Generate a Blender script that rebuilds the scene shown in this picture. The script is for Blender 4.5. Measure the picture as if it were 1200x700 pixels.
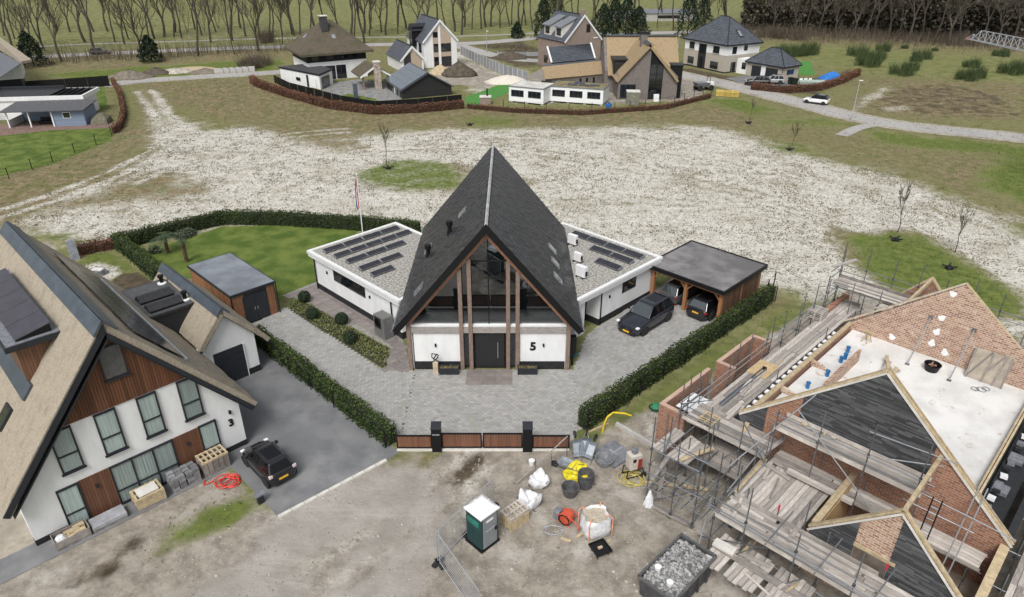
import bpy, math, random
import numpy as np
from mathutils import Vector, Matrix, Quaternion
random.seed(11)
RNG = np.random.default_rng(5)
rad = math.radians
for _o in list(bpy.data.objects):
    bpy.data.objects.remove(_o)
SC = bpy.context.scene
COL = SC.collection

# ------------------------------------------------------------------ camera
FPX = 812.0                      # focal length in pixels of the 1200 px wide photograph
PITCH = math.atan(430.0 / FPX)   # degrees below the horizon
CAMH = 26.3
cam = bpy.data.cameras.new('camera')
cam.sensor_width = 36.0
cam.lens = 36.0 * FPX / 1200.0
cam.clip_end = 6000.0
cam_ob = bpy.data.objects.new('camera', cam)
COL.objects.link(cam_ob)
cam_ob.location = (0, 0, CAMH)
cam_ob.rotation_euler = (math.pi / 2 - PITCH, 0, 0)
SC.camera = cam_ob

# ------------------------------------------------------------------ world, sun, exposure (overcast day)
SUN_EL, SUN_AZ = rad(52), rad(198)
world = bpy.data.worlds.new('World')
SC.world = world
world.use_nodes = True
wn = world.node_tree
for _n in list(wn.nodes):
    wn.nodes.remove(_n)
sky = wn.nodes.new('ShaderNodeTexSky')
sky.sky_type = 'NISHITA'
sky.sun_disc = False
sky.sun_elevation = SUN_EL
sky.sun_rotation = SUN_AZ
sky.air_density = 1.0
sky.dust_density = 3.0
hsv = wn.nodes.new('ShaderNodeHueSaturation')
hsv.inputs['Saturation'].default_value = 0.22
bg = wn.nodes.new('ShaderNodeBackground')
bg.inputs['Strength'].default_value = 0.085
wo = wn.nodes.new('ShaderNodeOutputWorld')
wn.links.new(sky.outputs[0], hsv.inputs['Color'])
wn.links.new(hsv.outputs[0], bg.inputs['Color'])
wn.links.new(bg.outputs[0], wo.inputs['Surface'])
sun = bpy.data.lights.new('sun', 'SUN')
sun.energy = 1.5
sun.angle = rad(24)
sun.color = (1.0, 0.97, 0.93)
sun_ob = bpy.data.objects.new('sun', sun)
COL.objects.link(sun_ob)
# sun direction: rotation measured like the sky texture (clockwise from +Y)
_d = Vector((math.sin(SUN_AZ) * math.cos(SUN_EL), math.cos(SUN_AZ) * math.cos(SUN_EL), math.sin(SUN_EL)))
sun_ob.rotation_euler = (-_d).to_track_quat('-Z', 'Y').to_euler()
sun_ob.location = (0, 0, 80)
SC.view_settings.view_transform = 'Standard'
SC.view_settings.look = 'None'
SC.view_settings.gamma = 1.0
SC.view_settings.use_curve_mapping = False
SC.view_settings.exposure = 0.76

# ------------------------------------------------------------------ pixel -> world
_c, _s = math.cos(PITCH), math.sin(PITCH)
def ray(px, py):
    a = (px - 600) / FPX; b = (350 - py) / FPX
    return (a, _c + b * _s, -_s + b * _c)
def P(px, py, z=0.0):
    d = ray(px, py); t = (z - CAMH) / d[2]
    return (d[0] * t, d[1] * t)
def P3(px, py, z=0.0):
    x, y = P(px, py, z); return Vector((x, y, z))
def ZAT(py, Y):
    d = ray(600, py); return CAMH + d[2] / d[1] * Y
class Fr:
    """building frame: origin on the ground, rotated about z"""
    def __init__(s, o, rz):
        s.o = (o[0], o[1]); s.rz = rad(rz); s.c = math.cos(s.rz); s.s = math.sin(s.rz)
    def L(s, px, py, z=0.0):
        X, Y = P(px, py, z); X -= s.o[0]; Y -= s.o[1]
        return (s.c * X + s.s * Y, -s.s * X + s.c * Y)
    def loc(s, X, Y):
        X -= s.o[0]; Y -= s.o[1]
        return (s.c * X + s.s * Y, -s.s * X + s.c * Y)
    def W(s, x, y, z=0.0):
        return Vector((s.o[0] + s.c * x - s.s * y, s.o[1] + s.s * x + s.c * y, z))
    def _d(s, px, py):
        d = ray(px, py)
        return (s.c * d[0] + s.s * d[1], -s.s * d[0] + s.c * d[1], d[2], -(s.c * s.o[0] + s.s * s.o[1]), s.s * s.o[0] - s.c * s.o[1])
    def FX(s, px, py, ly=0.0):           # on plane local y = ly -> (x, z)
        dx, dy, dz, ox, oy = s._d(px, py); t = (ly - oy) / dy
        return (ox + dx * t, CAMH + dz * t)
    def FY(s, px, py, lx=0.0):           # on plane local x = lx -> (y, z)
        dx, dy, dz, ox, oy = s._d(px, py); t = (lx - ox) / dx
        return (oy + dy * t, CAMH + dz * t)

# ------------------------------------------------------------------ materials
MATS = {}
def _nt(name):
    m = bpy.data.materials.new(name); m.use_nodes = True
    nt = m.node_tree
    b = nt.nodes['Principled BSDF']
    MATS[name] = m
    return m, nt, b
def _n(nt, t, **kw):
    n = nt.nodes.new(t)
    for k, v in kw.items(): setattr(n, k, v)
    return n
def _mix(nt, a, b, fac, mode='MIX'):
    n = _n(nt, 'ShaderNodeMix', data_type='RGBA', blend_type=mode)
    for i, v in ((0, fac), (6, a), (7, b)):
        if isinstance(v, (int, float)): n.inputs[i].default_value = v
        elif isinstance(v, (tuple, list)): n.inputs[i].default_value = (*v[:3], 1)
        else: nt.links.new(v, n.inputs[i])
    return n.outputs[2]
def _math(nt, op, a, b=None, c=None, clamp=False):
    n = _n(nt, 'ShaderNodeMath', operation=op, use_clamp=clamp)
    for i, v in enumerate((a, b, c)):
        if v is None: continue
        if isinstance(v, (int, float)): n.inputs[i].default_value = v
        else: nt.links.new(v, n.inputs[i])
    return n.outputs[0]
def _noise(nt, vec, scale, detail=4, rough=.55, dist=0):
    n = _n(nt, 'ShaderNodeTexNoise'); n.inputs['Scale'].default_value = scale
    n.inputs['Detail'].default_value = detail; n.inputs['Roughness'].default_value = rough
    n.inputs['Distortion'].default_value = dist
    if vec is not None: nt.links.new(vec, n.inputs['Vector'])
    return n.outputs['Fac']
def _map(nt, vec, scale=(1, 1, 1), loc=(0, 0, 0), rot=(0, 0, 0)):
    n = _n(nt, 'ShaderNodeMapping'); n.inputs['Scale'].default_value = scale
    n.inputs['Location'].default_value = loc; n.inputs['Rotation'].default_value = rot
    nt.links.new(vec, n.inputs['Vector']); return n.outputs[0]
def _ramp(nt, fac, lo, hi):
    n = _n(nt, 'ShaderNodeMapRange', interpolation_type='SMOOTHSTEP', clamp=True)
    n.inputs['From Min'].default_value = lo; n.inputs['From Max'].default_value = hi
    nt.links.new(fac, n.inputs['Value']); return n.outputs[0]
def _obj(nt): return _n(nt, 'ShaderNodeTexCoord').outputs['Object']
def _bump(nt, b, h, strength=.4, dist=.02):
    n = _n(nt, 'ShaderNodeBump'); n.inputs['Strength'].default_value = strength
    n.inputs['Distance'].default_value = dist
    nt.links.new(h, n.inputs['Height']); nt.links.new(n.outputs[0], b.inputs['Normal'])
def sc3(c, k): return tuple(min(1, x * k) for x in c)
def mat(name, col, rough=.6, metal=0, var=.25, scale=3.0, stretch=(1, 1, 1), rnd=.0, bump=0.0, bscale=None, bdist=.01, col2=None, spec=.5, patch=0.0):
    """principled with noise colour variation, a wear layer and per-object variation"""
    if name in MATS: return MATS[name]
    m, nt, b = _nt(name)
    v = _map(nt, _obj(nt), stretch)
    n1 = _noise(nt, v, scale, 5, .6)
    c2 = col2 or sc3(col, 1 + var); c1 = sc3(col, 1 - var)
    out = _mix(nt, c1, c2, _ramp(nt, n1, .3, .7))
    if patch:
        out = _mix(nt, out, sc3(col, 1 - patch), _ramp(nt, _noise(nt, v, scale * .13, 3, .6), .48, .68))
    if rnd:
        oi = _n(nt, 'ShaderNodeObjectInfo')
        k = _math(nt, 'MULTIPLY_ADD', oi.outputs['Random'], 2 * rnd, 1 - rnd)
        cc = _n(nt, 'ShaderNodeCombineColor'); [nt.links.new(k, cc.inputs[i]) for i in range(3)]
        out = _mix(nt, out, cc.outputs[0], 1.0, 'MULTIPLY')
    nt.links.new(out, b.inputs['Base Color'])
    b.inputs['Roughness'].default_value = rough; b.inputs['Metallic'].default_value = metal
    b.inputs['Specular IOR Level'].default_value = spec
    if bump: _bump(nt, b, _noise(nt, v, bscale or scale * 3, 4, .6), bump, bdist)
    return m
def attr_mat(name, c1, c2, rough=.7, bump=0.0, bscale=20, extra=None, transl=0.0, big=0.0, ao=None):
    """colour driven by the per-piece 'tone' attribute of a joined mesh"""
    if name in MATS: return MATS[name]
    m, nt, b = _nt(name)
    a = _n(nt, 'ShaderNodeAttribute', attribute_name='tone')
    out = _mix(nt, c1, c2, a.outputs['Fac'])
    v = _obj(nt)
    if big: out = _mix(nt, out, sc3(c1, .7), _math(nt, 'MULTIPLY', _ramp(nt, _noise(nt, v, .35, 4), .45, .7), big))
    if extra: out = _mix(nt, out, extra[0], _math(nt, 'MULTIPLY', _ramp(nt, _noise(nt, v, extra[1], 4), extra[2], extra[2] + .18), extra[3]))
    nt.links.new(out, b.inputs['Base Color']); b.inputs['Roughness'].default_value = rough
    b.inputs['Specular IOR Level'].default_value = .3
    if bump: _bump(nt, b, _noise(nt, v, bscale, 3), bump, .01)
    return m
def brick(name, c1, c2, mortar, w=.22, h=.075, msize=.012, patch=None, soot=.3):
    if name in MATS: return MATS[name]
    m, nt, b = _nt(name)
    v = _obj(nt)
    sx = _n(nt, 'ShaderNodeSeparateXYZ'); nt.links.new(v, sx.inputs[0])
    u = _math(nt, 'ADD', sx.outputs[0], sx.outputs[1])
    cb = _n(nt, 'ShaderNodeCombineXYZ'); nt.links.new(u, cb.inputs[0]); nt.links.new(sx.outputs[2], cb.inputs[1])
    t = _n(nt, 'ShaderNodeTexBrick'); nt.links.new(cb.outputs[0], t.inputs['Vector'])
    t.inputs['Scale'].default_value = 1; t.inputs['Brick Width'].default_value = w; t.inputs['Row Height'].default_value = h
    t.inputs['Mortar Size'].default_value = msize; t.inputs['Color1'].default_value = (*c1, 1); t.inputs['Color2'].default_value = (*c2, 1)
    t.inputs['Mortar'].default_value = (*mortar, 1); t.inputs['Bias'].default_value = -.1
    out = _mix(nt, t.outputs['Color'], sc3(c1, 1 - soot), _ramp(nt, _noise(nt, v, .9, 5, .65), .5, .75))
    if patch: out = _mix(nt, out, patch, _ramp(nt, _noise(nt, _map(nt, v, (1, 1, 1.6)), 1.3, 5, .7), .56, .66))
    nt.links.new(out, b.inputs['Base Color']); b.inputs['Roughness'].default_value = .85
    inv = _math(nt, 'SUBTRACT', 1.0, t.outputs['Fac'])
    _bump(nt, b, inv, .6, .012)
    return m
def thatch(name, c1, c2, moss=None):
    if name in MATS: return MATS[name]
    m, nt, b = _nt(name)
    v = _obj(nt)
    fine = _noise(nt, _map(nt, v, (1, 1, .35)), 16, 4, .7)
    mid = _noise(nt, _map(nt, v, (1, 1, .5)), 2.2, 5, .65)
    out = _mix(nt, c1, c2, _ramp(nt, fine, .25, .75))
    out = _mix(nt, out, sc3(c1, .8), _math(nt, 'MULTIPLY', _ramp(nt, mid, .45, .75), .6))
    if moss: out = _mix(nt, out, moss, _math(nt, 'MULTIPLY', _ramp(nt, _noise(nt, v, .6, 4), .45, .7), .6))
    nt.links.new(out, b.inputs['Base Color']); b.inputs['Roughness'].default_value = .95
    b.inputs['Specular IOR Level'].default_value = .15
    h = _math(nt, 'ADD', fine, _math(nt, 'MULTIPLY', mid, 2.0))
    _bump(nt, b, h, .8, .05)
    return m
def boards(name, c1, c2, pitch, axis=0, rough=.6):
    """timber cladding: joint grooves every `pitch` along a local axis plus grain along z"""
    if name in MATS: return MATS[name]
    m, nt, b = _nt(name)
    v = _obj(nt)
    sx = _n(nt, 'ShaderNodeSeparateXYZ'); nt.links.new(v, sx.inputs[0])
    if axis == 3: u = _math(nt, 'ADD', sx.outputs[0], sx.outputs[1])
    else: u = sx.outputs[axis]
    q = _math(nt, 'DIVIDE', u, pitch)
    f = _math(nt, 'FRACT', q); fl = _math(nt, 'FLOOR', q)
    wn_ = _n(nt, 'ShaderNodeTexWhiteNoise', noise_dimensions='1D'); nt.links.new(fl, wn_.inputs['W'])
    g = _math(nt, 'MULTIPLY_ADD', _noise(nt, _map(nt, v, (14, 14, 1.2)), 2, 4), .7, _math(nt, 'MULTIPLY', wn_.outputs['Value'], .55))
    out = _mix(nt, c1, c2, _math(nt, 'SUBTRACT', g, .1, clamp=True))
    groove = _math(nt, 'LESS_THAN', f, .1)
    out = _mix(nt, out, sc3(c1, .3), groove)
    nt.links.new(out, b.inputs['Base Color']); b.inputs['Roughness'].default_value = rough
    _bump(nt, b, _math(nt, 'SUBTRACT', 1.0, groove), .5, .01)
    return m
def glass(name, tint=(.02, .025, .03), see=.35, rough=.02, spec=.5, ior=1.5, tc=.8):
    """window glass: part see-through, part dark mirror"""
    if name in MATS: return MATS[name]
    m, nt, b = _nt(name)
    out = nt.nodes['Material Output']
    b.inputs['Base Color'].default_value = (*tint, 1); b.inputs['Roughness'].default_value = rough
    b.inputs['Specular IOR Level'].default_value = spec; b.inputs['IOR'].default_value = 1.6
    tr = _n(nt, 'ShaderNodeBsdfTransparent'); tr.inputs[0].default_value = (tc * .95, tc, tc, 1)
    gl = _n(nt, 'ShaderNodeBsdfGlossy'); gl.inputs['Roughness'].default_value = rough; gl.inputs[0].default_value = (.9, .95, 1, 1)
    fr = _n(nt, 'ShaderNodeFresnel'); ge = _n(nt, 'ShaderNodeNewGeometry'); nt.links.new(_math(nt, 'MULTIPLY_ADD', ge.outputs['Backfacing'], 1 / ior - ior, ior), fr.inputs[0])
    m1 = _n(nt, 'ShaderNodeMixShader'); m1.inputs[0].default_value = see
    nt.links.new(b.outputs[0], m1.inputs[1]); nt.links.new(tr.outputs[0], m1.inputs[2])
    m2 = _n(nt, 'ShaderNodeMixShader'); nt.links.new(fr.outputs[0], m2.inputs[0])
    nt.links.new(m1.outputs[0], m2.inputs[1]); nt.links.new(gl.outputs[0], m2.inputs[2])
    nt.links.new(m2.outputs[0], out.inputs['Surface'])
    return m
WHITE = mat('white_plaster', (.74, .75, .75), .8, var=.06, scale=1.6, stretch=(1, 1, .35), patch=.07)
PLINTH = mat('dark_plinth', (.022, .022, .025), .7, var=.25, spec=.3)
ANTH = mat('anthracite_metal', (.022, .025, .031), .5, var=.12, spec=.35)
BLACKM = mat('black_metal', (.008, .008, .0095), .5, var=.1, spec=.3)
ZINC = mat('zinc', (.085, .105, .13), .42, metal=.3, var=.18, scale=1.4, patch=.2)
TIMB = mat('weathered_timber', (.21, .15, .12), .8, var=.3, scale=5, stretch=(5, 5, .7), bump=.3)
RAFT = mat('copper_timber', (.36, .185, .115), .65, var=.22, scale=5, stretch=(4, 4, 1), bump=.2)
CARPT = mat('carport_timber', (.31, .145, .065), .65, var=.25, scale=5, stretch=(5, 5, .8), bump=.2)
NEWT = mat('new_timber', (.46, .37, .235), .7, var=.2, scale=4, rnd=.12, bump=.2)
PLANK = mat('scaffold_plank', (.43, .395, .36), .85, var=.22, scale=3, stretch=(.8, 6, 1), rnd=.3, bump=.35, bscale=14, patch=.25)
DARKPLANK = mat('old_plank', (.25, .225, .205), .85, var=.3, scale=3, stretch=(.8, 6, 1), rnd=.2, bump=.3)
STEEL = mat('galvanised_tube', (.17, .18, .195), .45, metal=.55, var=.3, scale=6, rnd=.2)
ALU = mat('bright_steel', (.27, .285, .3), .6, metal=.3, var=.15, scale=4)
GALV = mat('galvanised_fence', (.45, .47, .5), .5, metal=.5, var=.15)
CONC = mat('concrete', (.42, .41, .39), .85, var=.15, scale=3, bump=.2, patch=.15)
PALE = mat('pale_concrete', (.62, .6, .56), .85, var=.12, scale=2, patch=.15, bump=.1)
LEAD = mat('lead_grey', (.17, .18, .2), .55, var=.25, scale=4)
MEMB = mat('black_membrane', (.022, .023, .026), .5, var=.3, scale=4, bump=.2)
ROOFFELT = mat('roof_felt', (.155, .148, .148), .3, var=.3, scale=.9, col2=(.25, .235, .235), patch=.3)
SHEDROOF = mat('grey_rubber_roof', (.19, .21, .24), .33, var=.25, scale=.7, patch=.3)
GLASS = glass('window_glass')
GLASSD = glass('dark_window_glass', (.012, .014, .017), .12)
TINT = glass('car_glass', (.006, .007, .008), .05, .06, .12, 1.22)
CURT = mat('grey_green_curtain', (.47, .51, .49), .9, var=.2, scale=6, stretch=(3, 3, .05), rnd=.28)
CLAD = boards('red_cedar_cladding', (.095, .042, .023), (.19, .085, .045), .14, 0)
CLAD3 = boards('cedar_cladding_corner', (.1, .047, .027), (.2, .097, .054), .15, 3)
THL = thatch('pale_thatch', (.265, .228, .178), (.44, .388, .308))
THN = thatch('new_golden_thatch', (.26, .19, .115), (.40, .31, .195))
THO = thatch('old_grey_thatch', (.085, .072, .055), (.15, .125, .095), (.07, .075, .04))
SLATE = attr_mat('slate_tiles', (.006, .0065, .0075), (.05, .052, .056), .33, .1, 12, extra=((.06, .058, .05), .9, .5, .25))
SLATE2 = attr_mat('grey_roof_tiles', (.05, .056, .068), (.105, .115, .135), .45, .2, 12)
SLATEG = attr_mat('black_stone_strips', (.04, .042, .045), (.125, .128, .136), .65, .3, 18)
PAVER = attr_mat('grey_pavers', (.275, .272, .262), (.4, .392, .378), .8, .25, 14, extra=((.20, .22, .14), .55, .54, .35), big=.1)
GRAVR = mat('gravel_roof', (.28, .265, .24), .9, var=.55, scale=6.5, bump=1.0, bscale=7, bdist=.05, col2=(.52, .5, .465))
SOLAR = mat('solar_cells', (.03, .032, .04), .2, var=.2, scale=2)
SOLARB = mat('solar_cells_violet', (.05, .046, .058), .3, var=.15, scale=1.5)
RUBBER = mat('rubber', (.018, .018, .019), .8, var=.2)
RIM = mat('alloy_rim', (.4, .4, .42), .3, metal=.8, var=.1)
RIMD = mat('dark_rim', (.035, .035, .038), .3, metal=.6, var=.1)
WSCR = glass('windscreen_glass', (.04, .05, .055), .1, .03, .5, 1.75)
LAMPW = mat('headlight', (.75, .77, .8), .1, var=.05)
LAMPR = mat('tail_light', (.35, .02, .015), .15, var=.1)
PLATE = mat('yellow_plate', (.72, .42, .03), .5, var=.05)
WPLAST = mat('white_plastic', (.78, .79, .8), .4, var=.04)
def paint(name, col, rough=.18):
    m = mat(name, col, rough, var=.06, scale=1, spec=.6)
    b = m.node_tree.nodes['Principled BSDF']; b.inputs['Coat Weight'].default_value = .45; b.inputs['Coat Roughness'].default_value = .05
    return m
def leafmat(name, c1, c2, rough=.6):
    return attr_mat(name, c1, c2, rough)
# ------------------------------------------------------------------ geometry helpers
def V(*a): return Vector(a)
class MB:
    """collects faces; build() links them as one mesh object"""
    def __init__(s): s.v = []; s.f = []; s.t = []; s.sm = False
    def add(s, vs, fs, tone=None):
        o = len(s.v); s.v.extend([tuple(p) for p in vs]); s.f.extend([tuple(i + o for i in f) for f in fs])
        if tone is not None: s.t.extend([tone] * len(fs))
        return s
    def poly(s, *pts, tone=None): return s.add(pts, [tuple(range(len(pts)))], tone)
    def box(s, x0, x1, y0, y1, z0, z1, tone=None):
        return s.add([(x0, y0, z0), (x1, y0, z0), (x1, y1, z0), (x0, y1, z0), (x0, y0, z1), (x1, y0, z1), (x1, y1, z1), (x0, y1, z1)],
                     [(3, 2, 1, 0), (4, 5, 6, 7), (0, 1, 5, 4), (1, 2, 6, 5), (2, 3, 7, 6), (3, 0, 4, 7)], tone)
    def ext(s, pts, vec, tone=None):
        """extrude a planar polygon along vec"""
        vec = Vector(vec); n = len(pts); a = [Vector(p) for p in pts]
        return s.add(a + [p + vec for p in a], [tuple(range(n))[::-1], tuple(range(n, 2 * n))] + [(i, (i + 1) % n, n + (i + 1) % n, n + i) for i in range(n)], tone)
    def beam(s, a, b, w, h, up=(0, 0, 1), tone=None):
        a = Vector(a); b = Vector(b); d = (b - a).normalized(); up = Vector(up)
        r = d.cross(up)
        if r.length < 1e-4: r = d.cross(Vector((1, 0, 0)))
        r.normalize(); u = r.cross(d).normalized()
        q = [a - r * w / 2 - u * h / 2, a + r * w / 2 - u * h / 2, a + r * w / 2 + u * h / 2, a - r * w / 2 + u * h / 2]
        return s.ext(q, b - a, tone)
    def tube(s, a, b, r, n=6, r2=None, cap=True):
        a = Vector(a); b = Vector(b); r2 = r if r2 is None else r2
        d = (b - a).normalized(); u = d.orthogonal().normalized(); w = d.cross(u)
        ring = [u * math.cos(2 * math.pi * i / n) + w * math.sin(2 * math.pi * i / n) for i in range(n)]
        fs = [(i, (i + 1) % n, n + (i + 1) % n, n + i) for i in range(n)]
        if cap: fs += [tuple(range(n))[::-1], tuple(range(n, 2 * n))]
        return s.add([a + q * r for q in ring] + [b + q * r2 for q in ring], fs)
    def path(s, pts, r, n=6):
        for i in range(len(pts) - 1): s.tube(pts[i], pts[i + 1], r, n)
        return s
    def lathe(s, prof, c=(0, 0, 0), n=14, axis='z'):
        vs = []
        for (r, z) in prof:
            for i in range(n):
                a = 2 * math.pi * i / n; x, y = r * math.cos(a), r * math.sin(a)
                p = {'z': (x, y, z), 'y': (x, z, y), 'x': (z, x, y)}[axis]
                vs.append((p[0] + c[0], p[1] + c[1], p[2] + c[2]))
        fs = []
        for j in range(len(prof) - 1):
            for i in range(n): fs.append((j * n + i, j * n + (i + 1) % n, (j + 1) * n + (i + 1) % n, (j + 1) * n + i))
        if prof[0][0] > 1e-5: fs.append(tuple(range(n))[::-1])
        if prof[-1][0] > 1e-5: fs.append(tuple(range((len(prof) - 1) * n, len(prof) * n)))
        return s.add(vs, fs)
    def loft(s, rings, cap=True, closed=True):
        n = len(rings[0]); vs = [p for r in rings for p in r]; fs = []
        for j in range(len(rings) - 1):
            for i in range(n if closed else n - 1): fs.append((j * n + i, j * n + (i + 1) % n, (j + 1) * n + (i + 1) % n, (j + 1) * n + i))
        if cap: fs += [tuple(range(n))[::-1], tuple(range((len(rings) - 1) * n, len(rings) * n))]
        return s.add(vs, fs)
    def mesh(s, name):
        me = bpy.data.meshes.new(name); me.from_pydata(s.v, [], s.f)
        if s.t:
            at = me.attributes.new('tone', 'FLOAT', 'FACE'); at.data.foreach_set('value', s.t)
        return me
    def build(s, name, m, parent=None, smooth=False, kind=None, label=None, bevel=0):
        me = s.mesh(name)
        return link(name, me, m, parent, smooth, kind, label, bevel)
def link(name, me, m, parent=None, smooth=False, kind=None, label=None, bevel=0):
    if m is not None and not me.materials: me.materials.append(m)
    if smooth: me.polygons.foreach_set('use_smooth', [True] * len(me.polygons))
    o = bpy.data.objects.new(name, me); COL.objects.link(o)
    if parent is not None: o.parent = parent
    if kind: o['kind'] = kind
    if label: o['label'] = label
    if bevel:
        md = o.modifiers.new('bevel', 'BEVEL'); md.width = bevel; md.segments = 2; md.limit_method = 'ANGLE'
    return o
def tag(o, label, cat, group=None, kind=None):
    o['label'] = label; o['category'] = cat
    if group: o['group'] = group
    if kind: o['kind'] = kind
    return o
def thing(name, label, cat, loc=(0, 0, 0), rz=0.0, group=None):
    """Empty at the thing's base; rz in degrees"""
    o = bpy.data.objects.new(name, None); COL.objects.link(o)
    o.empty_display_size = .2
    o.location = (loc[0], loc[1], loc[2] if len(loc) > 2 else 0); o.rotation_euler = (0, 0, rad(rz))
    return tag(o, label, cat, group)
def kids(o): return [c for c in ALLKIDS.get(o.name, [])]
def copy_tree(root, loc, rz, label=None, scale=None, group=None):
    c = root.copy(); COL.objects.link(c); c.location = loc; c.rotation_euler = (0, 0, rad(rz))
    if scale: c.scale = (scale,) * 3 if isinstance(scale, (int, float)) else scale
    if label: c['label'] = label
    if group: c['group'] = group
    for ch in root.children:
        d = ch.copy(); COL.objects.link(d); d.parent = c
        for g in ch.children:
            e = g.copy(); COL.objects.link(e); e.parent = d
    return c
def structure(name, mb, m, label=None):
    o = mb.build(name, m); o['kind'] = 'structure'
    if label: o['label'] = label
    return o
_CACHE = {}
def piece(name, key, mk, m, parent, loc=(0, 0, 0), rot=None, scale=None, label=None):
    """a small part that shares its mesh with alike pieces"""
    k = (name, key, m.name)
    if k not in _CACHE:
        me = mk().mesh(name); me.materials.append(m); _CACHE[k] = me
    o = bpy.data.objects.new(name, _CACHE[k]); COL.objects.link(o); o.parent = parent
    o.location = loc
    if rot is not None:
        if isinstance(rot, Quaternion): o.rotation_mode = 'QUATERNION'; o.rotation_quaternion = rot
        else: o.rotation_euler = rot
    if scale: o.scale = scale
    if label: o['label'] = label
    return o
def stick(name, a, b, r, m, parent, n=6, label=None):
    """round bar from a to b (shared unit cylinder)"""
    a = Vector(a); b = Vector(b); d = b - a
    return piece(name, n, lambda: MB().tube((0, 0, 0), (0, 0, 1), 1.0, n), m, parent, a, d.to_track_quat('Z', 'Y'), (r, r, d.length), label)
def plank(a, b, w=.2, t=.05, m=None, parent=None, name='plank'):
    """board lying from a to b, top face up; own mesh size, shared by equal boards"""
    a = Vector(a); b = Vector(b); d = b - a; l = round(d.length, 1)
    rz = math.atan2(d.y, d.x); ry = -math.asin(max(-1, min(1, d.z / d.length)))
    return piece(name, (l, w, t), lambda: MB().box(0, l, -w / 2, w / 2, 0, t), m or PLANK, parent, a, (0, ry, rz))
def sheet(name, pts, z, m, kind='structure'):
    o = MB().poly(*[(p[0], p[1], z) for p in pts]).build(name, m); o['kind'] = kind
    return o
def jitter(pts, step=.6, amp=.15, seed=1):
    """subdivide a closed outline and roughen it"""
    r = random.Random(seed); out = []
    for i in range(len(pts)):
        a, b = Vector(pts[i]), Vector(pts[(i + 1) % len(pts)]); n = max(1, int((b - a).length / step))
        for k in range(n):
            p = a.lerp(b, k / n); out.append((p.x + r.uniform(-amp, amp), p.y + r.uniform(-amp, amp)))
    return out
def inside(x, y, poly):
    x = np.asarray(x); y = np.asarray(y); r = np.zeros(x.shape, bool); n = len(poly)
    for i in range(n):
        x1, y1 = poly[i]; x2, y2 = poly[(i + 1) % n]
        if y1 == y2: continue
        c = ((y1 > y) != (y2 > y)) & (x < (x2 - x1) * (y - y1) / (y2 - y1) + x1)
        r ^= c
    return r
def sdist(x, y, poly):
    d = np.full(x.shape, 1e9); n = len(poly)
    for i in range(n):
        x1, y1 = poly[i]; x2, y2 = poly[(i + 1) % n]; dx, dy = x2 - x1, y2 - y1; l2 = dx * dx + dy * dy + 1e-9
        t = np.clip(((x - x1) * dx + (y - y1) * dy) / l2, 0, 1)
        d = np.minimum(d, (x - x1 - t * dx) ** 2 + (y - y1 - t * dy) ** 2)
    d = np.sqrt(d)
    return np.where(inside(x, y, poly), d, -d)
def wpoly(pts): return [P(*p) for p in pts]
def leafquads(name, pts, nrm, size, m, parent=None, tone=None, flat=.6, kind=None, aspect=1.0):
    """many small leaf faces at pts (n,3)"""
    pts = np.asarray(pts, float); n = len(pts)
    sz = size * RNG.uniform(.6, 1.35, (n, 1))
    d = RNG.normal(size=(n, 3)); d /= np.linalg.norm(d, axis=1, keepdims=True)
    if nrm is not None: d = d * flat + nrm * (1 - flat); d /= np.linalg.norm(d, axis=1, keepdims=True)
    r = RNG.normal(size=(n, 3)); u = np.cross(d, r); u /= np.linalg.norm(u, axis=1, keepdims=True) + 1e-9; w = np.cross(d, u)
    u = u * sz; w = w * sz * aspect
    vs = np.stack([pts - u * .5, pts + w * .5 - u * .05, pts + u * .5, pts - w * .5 + u * .05], 1).reshape(-1, 3)
    me = bpy.data.meshes.new(name)
    me.vertices.add(4 * n); me.vertices.foreach_set('co', vs.ravel())
    me.loops.add(4 * n); me.loops.foreach_set('vertex_index', np.arange(4 * n, dtype=np.int32))
    me.polygons.add(n); me.polygons.foreach_set('loop_start', np.arange(0, 4 * n, 4, dtype=np.int32))
    me.update(calc_edges=True)
    at = me.attributes.new('tone', 'FLOAT', 'FACE')
    tv = RNG.uniform(0, 1, n) if tone is None else np.clip(tone + RNG.normal(0, .18, n), 0, 1)
    at.data.foreach_set('value', tv.astype(np.float32))
    return link(name, me, m, parent, kind=kind)
def blades(name, base, hgt, wid, lean, m, parent=None, kind=None, tone=None):
    """upright grass/stem blades (triangles) at base (n,3)"""
    base = np.asarray(base, float); n = len(base)
    a = RNG.uniform(0, 2 * math.pi, n); h = hgt * RNG.uniform(.55, 1.2, n); w = wid * RNG.uniform(.7, 1.3, n)
    side = np.stack([np.cos(a), np.sin(a), np.zeros(n)], 1) * w[:, None] * .5
    ln = np.stack([RNG.normal(0, lean, n), RNG.normal(0, lean, n), np.ones(n)], 1) * h[:, None]
    vs = np.stack([base - side, base + side, base + ln], 1).reshape(-1, 3)
    me = bpy.data.meshes.new(name)
    me.vertices.add(3 * n); me.vertices.foreach_set('co', vs.ravel())
    me.loops.add(3 * n); me.loops.foreach_set('vertex_index', np.arange(3 * n, dtype=np.int32))
    me.polygons.add(n); me.polygons.foreach_set('loop_start', np.arange(0, 3 * n, 3, dtype=np.int32))
    me.update(calc_edges=True)
    at = me.attributes.new('tone', 'FLOAT', 'FACE')
    tv = RNG.uniform(0, 1, n) if tone is None else np.clip(tone + RNG.normal(0, .2, n), 0, 1)
    at.data.foreach_set('value', tv.astype(np.float32))
    return link(name, me, m, parent, kind=kind)
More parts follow.
